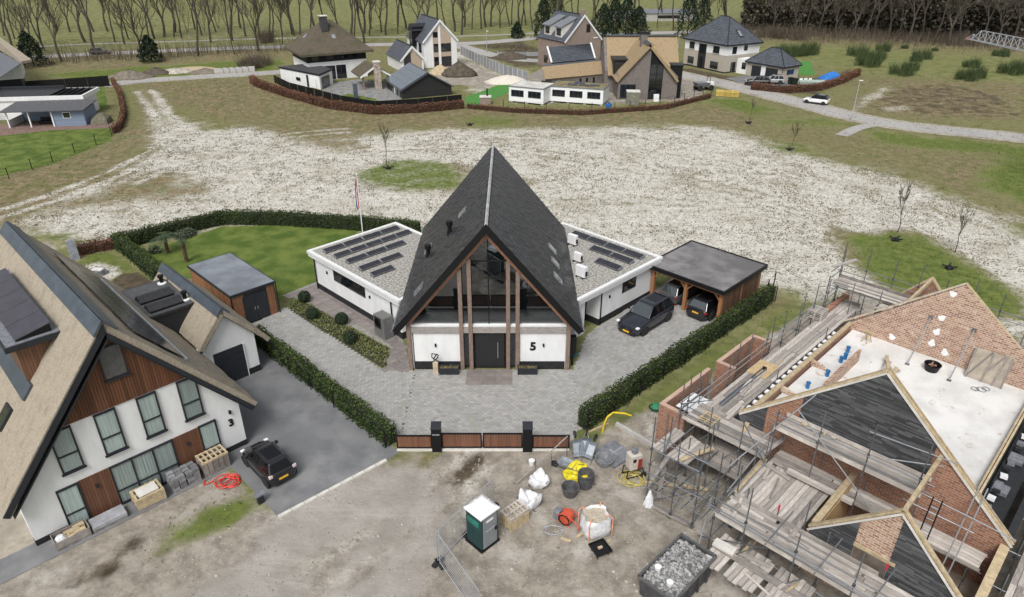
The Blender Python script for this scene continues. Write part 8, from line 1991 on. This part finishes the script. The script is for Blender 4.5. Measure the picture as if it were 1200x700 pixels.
bwin(TH, 'y', -6.9, -4.2, .2, 2.6, 0, 3, g=GLASS)
MB().box(2.2, 4.0, 1.0, 3.2, 0, 5.6).build('side_bay', BLACKM, TH); MB().box(2.0, 4.2, .8, 3.4, 5.6, 5.75).build('side_bay_roof', ANTH, TH)
# cross block behind
ap_ = MB().ext([(-9, 6, 0), (-9, 16, 0), (-9, 16, 4), (-9, 11, 9), (-9, 6, 4)], (13, 0, 0)).build('cross_wall', GREYB, TH)
def tslope_x(t, x0, x1, y_in, z_in, y_out, z_out, th, m):
    d = V(0, y_out - y_in, z_out - z_in).normalized(); n = V(0, -d.z, d.y); n = n if n.z > 0 else -n
    return MB().ext([V(x0, y_in, z_in), V(x1, y_in, z_in), V(x1, y_out, z_out), V(x0, y_out, z_out)], -n * th).build('thatch_slope', m, t)
tslope_x(TH, -8.5, 4.6, 11, 9.3, 5.2, 3.2, .4, THN); tslope_x(TH, -8.5, 4.6, 11, 9.3, 16.8, 3.2, .4, THN); MB().beam((-8.6, 11, 9.35), (4.7, 11, 9.35), .9, .12).build('ridge_cap', ZINC, TH)
MB().box(-7.6, -5.2, 4.0, 8, 3.4, 6.0).build('dormer', BLACKM, TH); MB().box(-7.9, -5.0, 3.8, 8.4, 6.0, 6.2).build('dormer_roof', ANTH, TH); bwin(TH, 'y', -7.5, -5.3, 3.7, 5.7, 4.0, 2)
MB().box(-3.3, -2.2, 3.5, 4.5, 8, 10.6).build('chimney', GREYB, TH); MB().box(-3.5, -2.0, 3.3, 4.7, 10.6, 10.8).build('chimney_cap', BLACKM, TH)
o = P3(*_cc(375, 447), 0); LT = thing('house_wing', 'long low wing with golden thatch reaching towards the cabins', 'house wing', o, 0)
w = roofquad(LT, o, [(*_cc(372, 447), 2.7), (*_cc(800, 408), 2.7), (*_cc(795, 322), 4.6), (*_cc(350, 368), 4.6)], .35, THN, 'thatch_roof'); w2 = roofquad(LT, o, [(*_cc(350, 366), 4.62), (*_cc(795, 320), 4.62), (*_cc(795, 313), 4.68), (*_cc(350, 358), 4.68)], .1, ZINC, 'ridge_cap')
MB().ext([V(*(w[0] * .9 + w[2] * .1).xy, 0), V(*(w[1] * .9 + w[3] * .1).xy, 0), V(*w[2].xy, 0), V(*w[3].xy, 0)], (0, 0, 2.6)).build('wall', GREYB, LT); MB().ext([w[0] - V(0, 0, .3), w[3] - V(0, 0, .3), w[3] + V(-2.5, 2.5, -2.1)], (-.1, -.1, 0)).build('end_gable', DARKPLANK, LT)
for u in (.5, .62, .75): onwall(LT, w[0] * .9 + w[2] * .1, w[1] * .9 + w[3] * .1, u, u + .035, .1, 2.2, BLACKM, 'window')
# white site cabins
def cabin(label, px0, rz, L_, D_, nw, roofm):
    t = thing('site_cabin', label, 'cabin', (*P(*px0, 2.75), 0), rz)
    MB().box(0, L_, 0, D_, .25, 2.65).build('wall', WPLAST, t); rf = MB().box(-.08, L_ + .08, -.08, D_ + .08, 2.65, 2.8).build('roof', LEAD, t); MB().box(.1, L_ - .1, .1, D_ - .1, 2.8, 2.83).build('roof_deck', roofm, rf)
    for i in range(nw):
        a = L_ * i / nw; bwin(t, 'y', a + .35, a + L_ / nw - .5, 1.1, 2.2, 0, 3, g=GLASS); MB().box(a - .06, a + .06, -.05, .02, .25, 2.65).build('corner_post', WPLAST, t)
    for x in np.linspace(.3, L_ - .3, nw + 1): MB().box(x - .25, x + .25, .1, .5, 0, .25).box(x - .25, x + .25, D_ - .5, D_ - .1, 0, .25).build('support_block', CONC, t)
    return t
c1_ = cabin('white site cabin with pale roof and two windows', _cc(145, 490), -25, 6.4, 5.2, 2, mat('pale_roof', (.55, .54, .5), .7, var=.2, scale=.6, patch=.3)); c2_ = cabin('long white site cabin with solar panels on a mossy roof', _cc(405, 490), -19, 9.3, 4.8, 3, mat('mossy_roof', (.2, .17, .09), .9, var=.4, scale=.8))
p_ = thing('solar_array', 'loose solar panels spread over the mossy cabin roof', 'solar panels', (*Fr(P(*_cc(405, 490), 2.75), -19).o, 2.84), -19)
for x, y in ((2.6, 1.1), (4.6, 1.2), (6.4, 1.6), (3.4, 3.0)): MB().ext([(x, y, .02), (x + 1.7, y, .02), (x + 1.7, y + 1.0, .14), (x, y + 1.0, .14)], (0, 0, .04)).build('panel', SOLAR, p_); MB().box(x, x + 1.7, y + .95, y + 1.0, 0, .14).build('bracket', ALU, p_)
for nm, lb, ct, px, py, rz, col, dims in (('drum', 'blue barrel tub by the end of the long cabin', 'barrel', 713, 126, 0, (.02, .12, .4), (.5, .7)), ('drum', 'red gas bottle behind the low hedge', 'gas bottle', 739.5, 121, 0, (.5, .03, .03), (.35, 1.2))):
    t = thing(nm, lb, ct, (*P(px, py), 0), rz); MB().lathe([(dims[0], 0), (dims[0], dims[1] * .9), (dims[0] * .6, dims[1]), (0, dims[1])], n=12).build('body', mat(nm + str(px), col, .5), t); MB().lathe([(dims[0] * .3, dims[1]), (dims[0] * .3, dims[1] + .1), (0, dims[1] + .12)], n=8).build('cap', BLACKM, t)
tl = thing('site_toilet', 'greenish site toilet shed between cabin and brick house', 'toilet', (*P(741, 122), 0), -5); MB().box(-1.1, 1.1, -.8, .8, 0, 2.1).build('cabin', mat('toilet_olive', (.16, .17, .12), .7, var=.2), tl); MB().box(-1.15, 1.15, -.85, .85, 2.1, 2.25).build('roof', PALE, tl); MB().box(-.4, .4, -.83, -.8, .05, 1.9).build('door', DARKPLANK, tl)
ib = tag(MB().box(-.45, .45, -.3, .3, 0, 1.2).build('white_box', WPLAST, bevel=.03), 'white container box before the glazed brick gable', 'box'); ib.location = (*P(768.5, 119), 0)
# left neighbour: flat white house, blue shed with canopy, thatch
NB = thing('garden_shed', 'blue timber shed with open white-posted canopy and grey roof', 'shed', (*P(*_k(45, 468)), 0), 8)
BLU = boards('blue_boards', (.17, .22, .31), (.22, .28, .38), .18, 2)
MB().box(6.4, 10.9, .1, 4.6, 0, 2.35).build('cabin', BLU, NB); MB().box(0, 6.4, 4.5, 4.6, 0, 2.35).build('back_wall', BLU, NB); rf = MB().ext([(-.5, -.6, 2.4), (11.3, -.6, 2.4), (11.3, 5, 2.75), (-.5, 5, 2.75)], (0, 0, .14)).build('roof', mat('shed_felt', (.085, .088, .095), .75, var=.2), NB)
for x in (.05, 3.1, 6.35): MB().box(x - .09, x + .09, -.05, .13, 0, 2.4).build('post', WPLAST, NB)
bwin(NB, 'y', 7.9, 9.0, 1.2, 2.1, .1, 1, m=WPLAST); MB().box(0, .08, .1, 4.5, 0, 1.1).build('rail_panel', WPLAST, NB)
lt = thing('lounge_set', 'dark garden furniture under the blue shed canopy', 'furniture', (*Fr(P(*_k(45, 468)), 8).W(4.6, 2.2).xy, .02), 8); MB().box(-1.2, 1.2, -.5, .5, .0, .45).build('sofa', BLACKM, lt, bevel=.05); MB().box(-1.2, 1.2, .35, .55, .45, .9).build('backrest', BLACKM, lt)
NH = thing('house', 'white flat-roofed house with dark recessed roof behind the blue shed', 'house', (*P(*_k(45, 468)), 0), 8)
MB().box(-22, 8.6, 5.6, 11.8, 0, 2.9).build('wall', WHITE, NH); MB().box(-22, 9.2, 5.4, 12.3, 2.9, 3.5).build('fascia', WHITE, NH); MB().box(-21.6, 8.9, 5.7, 12.0, 3.5, 3.52).build('roof_felt', MEMB, NH)
for k in range(5): MB().ext([(4.0 + k * .95, 6, 3.55), (4.7 + k * .95, 6, 3.75), (4.7 + k * .95, 11.6, 3.75), (4.0 + k * .95, 11.6, 3.55)], (0, 0, .04)).build('solar_panel', SOLAR, NH)
MB().box(-21.5, 4, 11.9, 12.2, 3.5, 3.9).build('parapet', ANTH, NH)
yb = tag(MB().box(-.25, .25, -.2, .2, 0, .9).build('yellow_board', mat('yellow_plastic', (.6, .5, .04), .5)), 'yellow board leaning by the blue shed corner', 'board'); yb.location = (*P(102, 144), 0); yb.rotation_euler = (rad(-12), 0, rad(20))
cv = thing('covered_trailer', 'olive tarpaulin-covered heap beside the blue shed', 'tarpaulin', (*P(120, 144), 0), 10); MB().loft([[(-1.3, -1.4, 0), (1.3, -1.4, 0), (1.3, 1.2, 0), (-1.3, 1.2, 0)], [(-1.1, -1.1, .8), (1.1, -1.2, .7), (1.1, 1, .9), (-1.0, 1, 1.0)], [(-.3, -.4, 1.4), (.5, -.5, 1.3), (.4, .4, 1.5), (-.3, .4, 1.5)]]).build('cover', mat('olive_tarp', (.13, .12, .085), .8, var=.3, bump=.5), cv, bevel=.1)
lo_ = P3(*_k(140, 255), 0); LH = thing('house', 'white villa corner with pale thatch and grey metal roof at the wood edge', 'house', (*P(33, 108), 0), 30)
oL = V(*P(33, 108), 0)
Rz = Matrix.Rotation(-rad(30), 4, 'Z')
def lh(px, py, z): return Rz @ (P3(px, py, z) - oL)
MB().ext([lh(37, 70, 5.6), lh(25, 72, 5.6), lh(-60, 20, 10.5), lh(-50, 8, 10.6)], (0, 0, -.45)).build('thatch_edge', THL, LH)
MB().ext([lh(25, 74, 5.3), lh(-40, 118, 4.4), lh(-90, 60, 8), lh(-40, 40, 8.6)], (0, 0, -.15)).build('metal_roof', mat('grey_metal_roof', (.2, .21, .23), .35, metal=.4, var=.1), LH)
MB().box(-16, -4.2, 2, 12, 0, 4.4).build('wall', WHITE, LH); MB().box(-5, 0, .2, 8, 2.4, 4.6).build('balcony_block', WHITE, LH); MB().box(-5.5, -.5, .5, 8, 0, 2.4).build('lower_wall', ANTH, LH)
for k in range(4): MB().box(-6.2 - k * 2.2, -5.8 - k * 2.2, .6, 2, 0, 4.6).build('white_pier', WHITE, LH); MB().box(-7.9 - k * 2.2, -6.3 - k * 2.2, 1.9, 1.98, .2, 4.2).build('window', GLASS, LH)
# ------------------------------------------------------------------ fences, heaps, street furniture of the estate
def cfence2(label, pxs, h, step=1.9):
    pts = [P3(*p) for p in pxs]; o = pts[0].copy(); f = thing('concrete_fence', label, 'fence', o, 0)
    for i in range(len(pts) - 1):
        a, b_ = pts[i] - o, pts[i + 1] - o; n = max(1, int((b_ - a).length / step))
        for k in range(n):
            p, q = a.lerp(b_, k / n), a.lerp(b_, (k + 1) / n); MB().beam(p + V(0, 0, h / 2), q + V(0, 0, h / 2), .06, h - .06).build('panel', mat('grey_fence_panel', (.25, .26, .275), .7, var=.12, rnd=.1), f); MB().box(p.x - .1, p.x + .1, p.y - .1, p.y + .1, 0, h).build('post', CONC, f)
cfence2('grey panel fence along the sandy building lane', [(540, 64), (560, 74), (585, 86), (618, 97)], 2.0); cfence2('pale low concrete wall beyond the panel fence', [(583, 66), (605, 66), (632, 66)], 1.0)
def heap(label, px, py, r_, h, m, name='soil_heap', cat='heap', sx=1.4):
    t = thing(name, label, cat, (*P(px, py), -.05), 0); r = random.Random(px); n = 18; rings = []
    for k in range(6):
        f = k / 5; rings.append([((1 - f) ** .8 * r_ * sx * math.cos(a) * r.uniform(.85, 1.12), (1 - f) ** .8 * r_ * math.sin(a) * r.uniform(.85, 1.12), h * f * r.uniform(.9, 1.05)) for a in np.arange(n) * 6.2832 / n])
    MB().loft(rings).build('mound', m, t, smooth=True)
SOILD = mat('dark_soil', (.085, .068, .05), .95, var=.35, scale=1.5, bump=.8, bscale=3, bdist=.1); SOILM = mat('grey_soil', (.17, .145, .115), .95, var=.35, scale=1.5, bump=.8, bscale=3, bdist=.1); SANDH = mat('yellow_sand', (.42, .34, .22), .95, var=.15, scale=2, bump=.4)
heap('pale yellow sand heap before the white gabled house', 517, 87, 2.3, 2.0, SANDH, 'sand_heap'); heap('dark brown soil heap beside the sand heap', 538, 88, 3.0, 2.7, SOILD); heap('white sand heap on the building lane', 596, 96, 3.6, 1.4, mat('white_sand', (.6, .56, .48), .95, var=.1)); heap('low dark soil heap behind the panel fence', 598, 68, 3.5, 1.6, SOILD)
heap('grey-brown soil heap by the left estate road', 152, 91, 3.4, 1.6, SOILM); heap('dark rubble heap beside the grey-brown soil heap', 183, 86, 2.4, 1.3, SOILD); heap('pale rubble spread in the middle of the left verge', 206, 84, 3.2, .8, mat('pale_rubble', (.4, .36, .31), .95, var=.4, scale=2, bump=.8)); heap('stony rubble heap beside the concrete blocks', 240, 85, 2.6, .9, SOILM); heap('tan sand spread on the left verge', 228, 81, 3.5, .5, SANDH)
for i in range(6):
    t = tag(MB().box(-.9, .9, -.5, .5, 0, .95).build('concrete_block', CONC, bevel=.04), 'large grey concrete block in the row by the left estate road', 'concrete block', 'concrete blocks in a row'); t.location = (*P(257 + i * 7.4, 86 - i * .45), 0); t.rotation_euler = (0, 0, rad(12))
def lamp(label, px, py, pt, m=GALV, hd=True):
    t = thing('street_lamp', label, 'street lamp', (*P(px, py), 0), 0); h = ZAT(pt, P(px, py)[1]); MB().tube((0, 0, 0), (0, 0, h), .085, 8, .05).build('pole', m, t); MB().box(-.12, .45, -.12, .12, h, h + .12).build('head', WPLAST, t, bevel=.03); MB().tube((0, 0, 0), (0, 0, .9), .11, 8).build('base', m, t)
lamp('tall street lamp beside the footpath stub', 997.5, 140.3, 95, mat('lamp_grey', (.36, .36, .36), .5)); lamp('street lamp by the panel fence on the building lane', 570.5, 62, 37); lamp('street lamp behind the cabins near the dormered house', 794, 60, 42, GALV)
ys = thing('timber_stack', 'yellow stack of timber formwork by the road bend', 'timber stack', (*P(852, 112), 0), -15)
for k in range(4):
    for j in range(5): plank((-2, -1 + j * .45, .05 + k * .2), (2, -1 + j * .45 + random.uniform(-.1, .1), .05 + k * .2), .35, .12, mat('yellow_formwork', (.52, .38, .1), .7, rnd=.2), ys)
dp = thing('site_dumper', 'grey site dumper and trailer parts beside the brick house', 'dumper', (*P(822, 106), 0), 20)
MB().loft([[(-1.2, -.6, .7), (1.0, -.6, .7), (1.0, .6, .7), (-1.2, .6, .7)], [(-1.6, -.85, 1.5), (1.3, -.85, 1.4), (1.3, .85, 1.4), (-1.6, .85, 1.5)]]).build('bucket', LEAD, dp); MB().box(1.1, 2.3, -.5, .5, .5, 1.5).build('engine', WPLAST, dp, bevel=.05); MB().path([(1.3, -.5, 1.5), (1.3, -.5, 2.4), (1.3, .5, 2.4), (1.3, .5, 1.5)], .05).build('roll_bar', BLACKM, dp)
for x in (-.8, 1.6):
    for s in (-1, 1): MB().lathe([(.2, -.15), (.5, -.15), (.5, .15), (.2, .15)], (x, s * .75, .5), 14, 'y').build('wheel', RUBBER, dp)
bt = thing('tarpaulin', 'bright blue tarpaulin over a heap in the garage garden', 'tarpaulin', (*P(972, 93), 0), 10); MB().loft([[(-2, -1.2, 0), (2, -1.2, 0), (2.2, 1.2, 0), (-2, 1.3, 0)], [(-1.2, -.7, .9), (1.3, -.8, 1.2), (1.4, .8, 1.1), (-1, .8, .8)], [(-.3, -.2, 1.3), (.6, -.2, 1.5), (.6, .3, 1.5), (-.2, .3, 1.3)]]).build('cover', mat('tarp_blue', (.02, .16, .5), .5, var=.2, bump=.4), bt, bevel=.1)
bo = thing('covered_boat', 'pale green covered boat or pool cover in the garage garden', 'cover', (*P(955, 99), 0), -8); MB().loft([[(-3, -.6, 0), (3, -.9, 0), (3, .9, 0), (-3, .6, 0)], [(-3, -.7, .6), (3, -1, .6), (3, 1, .6), (-3, .7, .6)], [(-1.5, -.2, .8), (2, -.3, .85), (2, .3, .85), (-1.5, .2, .8)]]).build('cover', mat('pale_green_cover', (.33, .4, .36), .6), bo)
gs_ = thing('garden_chairs', 'heap of white garden furniture beside the garage', 'furniture', (*P(941, 98), 0), 0)
for k in range(4): MB().box(-1.6 + k * .9, -1.0 + k * .9, -.3, .3, .35, .42).box(-1.6 + k * .9, -1.0 + k * .9, .25, .3, .42, .95).box(-1.55 + k * .9, -1.5 + k * .9, -.25, .25, 0, .35).box(-1.1 + k * .9, -1.05 + k * .9, -.25, .25, 0, .35).build('chair', WPLAST, gs_)
for i, (px, py) in enumerate(((926, 99), (931, 100))): t = thing('wheelie_bin', ('dark wheelie bin at the garage corner, nearer the cars', 'dark wheelie bin at the garage corner, nearer the garden')[i], 'bin', (*P(px, py), 0), 30); MB().loft([[(-.3, -.35, 0), (.3, -.35, 0), (.3, .35, 0), (-.3, .35, 0)], [(-.4, -.42, 1.2), (.4, -.42, 1.2), (.4, .42, 1.2), (-.4, .42, 1.2)]]).build('tub', mat('bin_dark', (.012, .02, .016), .6), t); MB().box(-.43, .43, -.48, .45, 1.2, 1.3).build('lid', BLACKM, t)
pz = thing('pizza_oven', 'brick garden oven with dark flue on the green turf', 'oven', (*P(569, 122), 0), 0); MB().box(-.9, .9, -.7, .7, 0, 1.2).build('body', BROWNB, pz); MB().box(-1.0, 1.0, -.8, .8, 1.2, 1.35).build('top', PALE, pz); MB().tube((.3, 0, 1.35), (.3, 0, 2.6), .12, 8).build('flue', BLACKM, pz)
sh = thing('garden_shower', 'slim blue-grey column on the villa lawn', 'post', (*P(417.5, 116), 0), 0); MB().box(-.35, .35, -.2, .2, 0, 2.6).build('column', ZINC, sh); MB().box(-.4, .4, -.25, .25, 2.6, 2.66).build('cap', LEAD, sh)
sheet('villa_lawn', wpoly([(393, 116), (408, 110), (440, 116), (448, 124), (420, 124)]), .022, LAWN)
# far buildings at the wood edge
def farblock(label, px, py, w, d, h, rz, wall, roofm, rh=2.0, cat='building'):
    t = thing('far_building', label, cat, (*P(px, py), 0), rz); MB().box(-w / 2, w / 2, 0, d, 0, h).build('wall', wall, t)
    MB().ext([(-w / 2 - .3, -.3, h), (-w / 2 - .3, d / 2, h + rh), (-w / 2 - .3, d + .3, h)], (w + .6, 0, 0)).build('roof', roofm, t); MB().box(-w * .3, -w * .15, -.05, 0, .3, h * .75).build('door', BLACKM, t); bwin(t, 'y', w * .05, w * .3, h * .35, h * .75, 0, 2)
farblock('white shed among the trees above the rough meadow', 1118, 42, 7, 6, 3.6, -30, WHITE, LEAD); farblock('dark barn with pale roof edge among the trees', 1186, 40, 14, 8, 3.6, -6, BLACKM, LEAD); farblock('low brick house with red roof behind the wood', 985, 32, 16, 8, 2.6, -5, BROWNB, mat('red_roof', (.25, .09, .06), .8, var=.2)); farblock('long pale building behind the evergreens', 765, 25, 30, 8, 2.4, 4, CONC, LEAD, 1.0)
cfence2('brown panel fence between the white shed and the dark barn', [(1135, 42), (1163, 42)], 3.0)
# crane jib
jb = thing('crane', 'pale lattice crane jib reaching in above the meadow', 'crane', (*P(1262, 92, 12), 0), 0)
J0, J1 = P3(1136, 46, 13.5) , P3(1250, 70, 13.5); jo = Vector(jb.location)
d = (J1 - J0); L_ = d.length; d.normalize(); sd = V(-d.y, d.x, 0); CR = mat('crane_paint', (.34, .36, .39), .5)
n = 14
for s in (-.55, .55): stick('chord', J0 - jo + sd * s * .4, J0 + d * L_ - jo + sd * s, .06, CR, jb)
stick('top_chord', J0 + d * 2.2 - jo + V(0, 0, 1.3), J0 + d * L_ - jo + V(0, 0, 1.3), .06, CR, jb); stick('top_chord', J0 - jo, J0 + d * 2.2 - jo + V(0, 0, 1.3), .06, CR, jb)
for k in range(1, n + 1):
    t = k / n; p = J0 + d * (L_ * t) - jo; q = J0 + d * (L_ * (k - .5) / n) - jo + V(0, 0, 1.3 if k > 1 else .7); r0 = J0 + d * (L_ * (k - 1) / n) - jo
    for s in (-.55, .55): stick('lattice', p + sd * s, q, .035, CR, jb); stick('lattice', r0 + sd * s, q, .035, CR, jb)
    stick('lattice', r0 + sd * .5, p - sd * .5, .035, CR, jb)
MB().box(-.2, .2, -.2, .2, 0, .3).build('tip', mat('red_tip', (.4, .16, .15), .5), jb).location = J0 - jo + V(-.2, 0, -.1)
stick('mast', V(0, 0, 0), V(0, 0, 15), .5, CR, jb, 4)
e = J1 - jo; stick('mast_tie', V(0, 0, 14), e + V(0, 0, .6), .12, CR, jb)
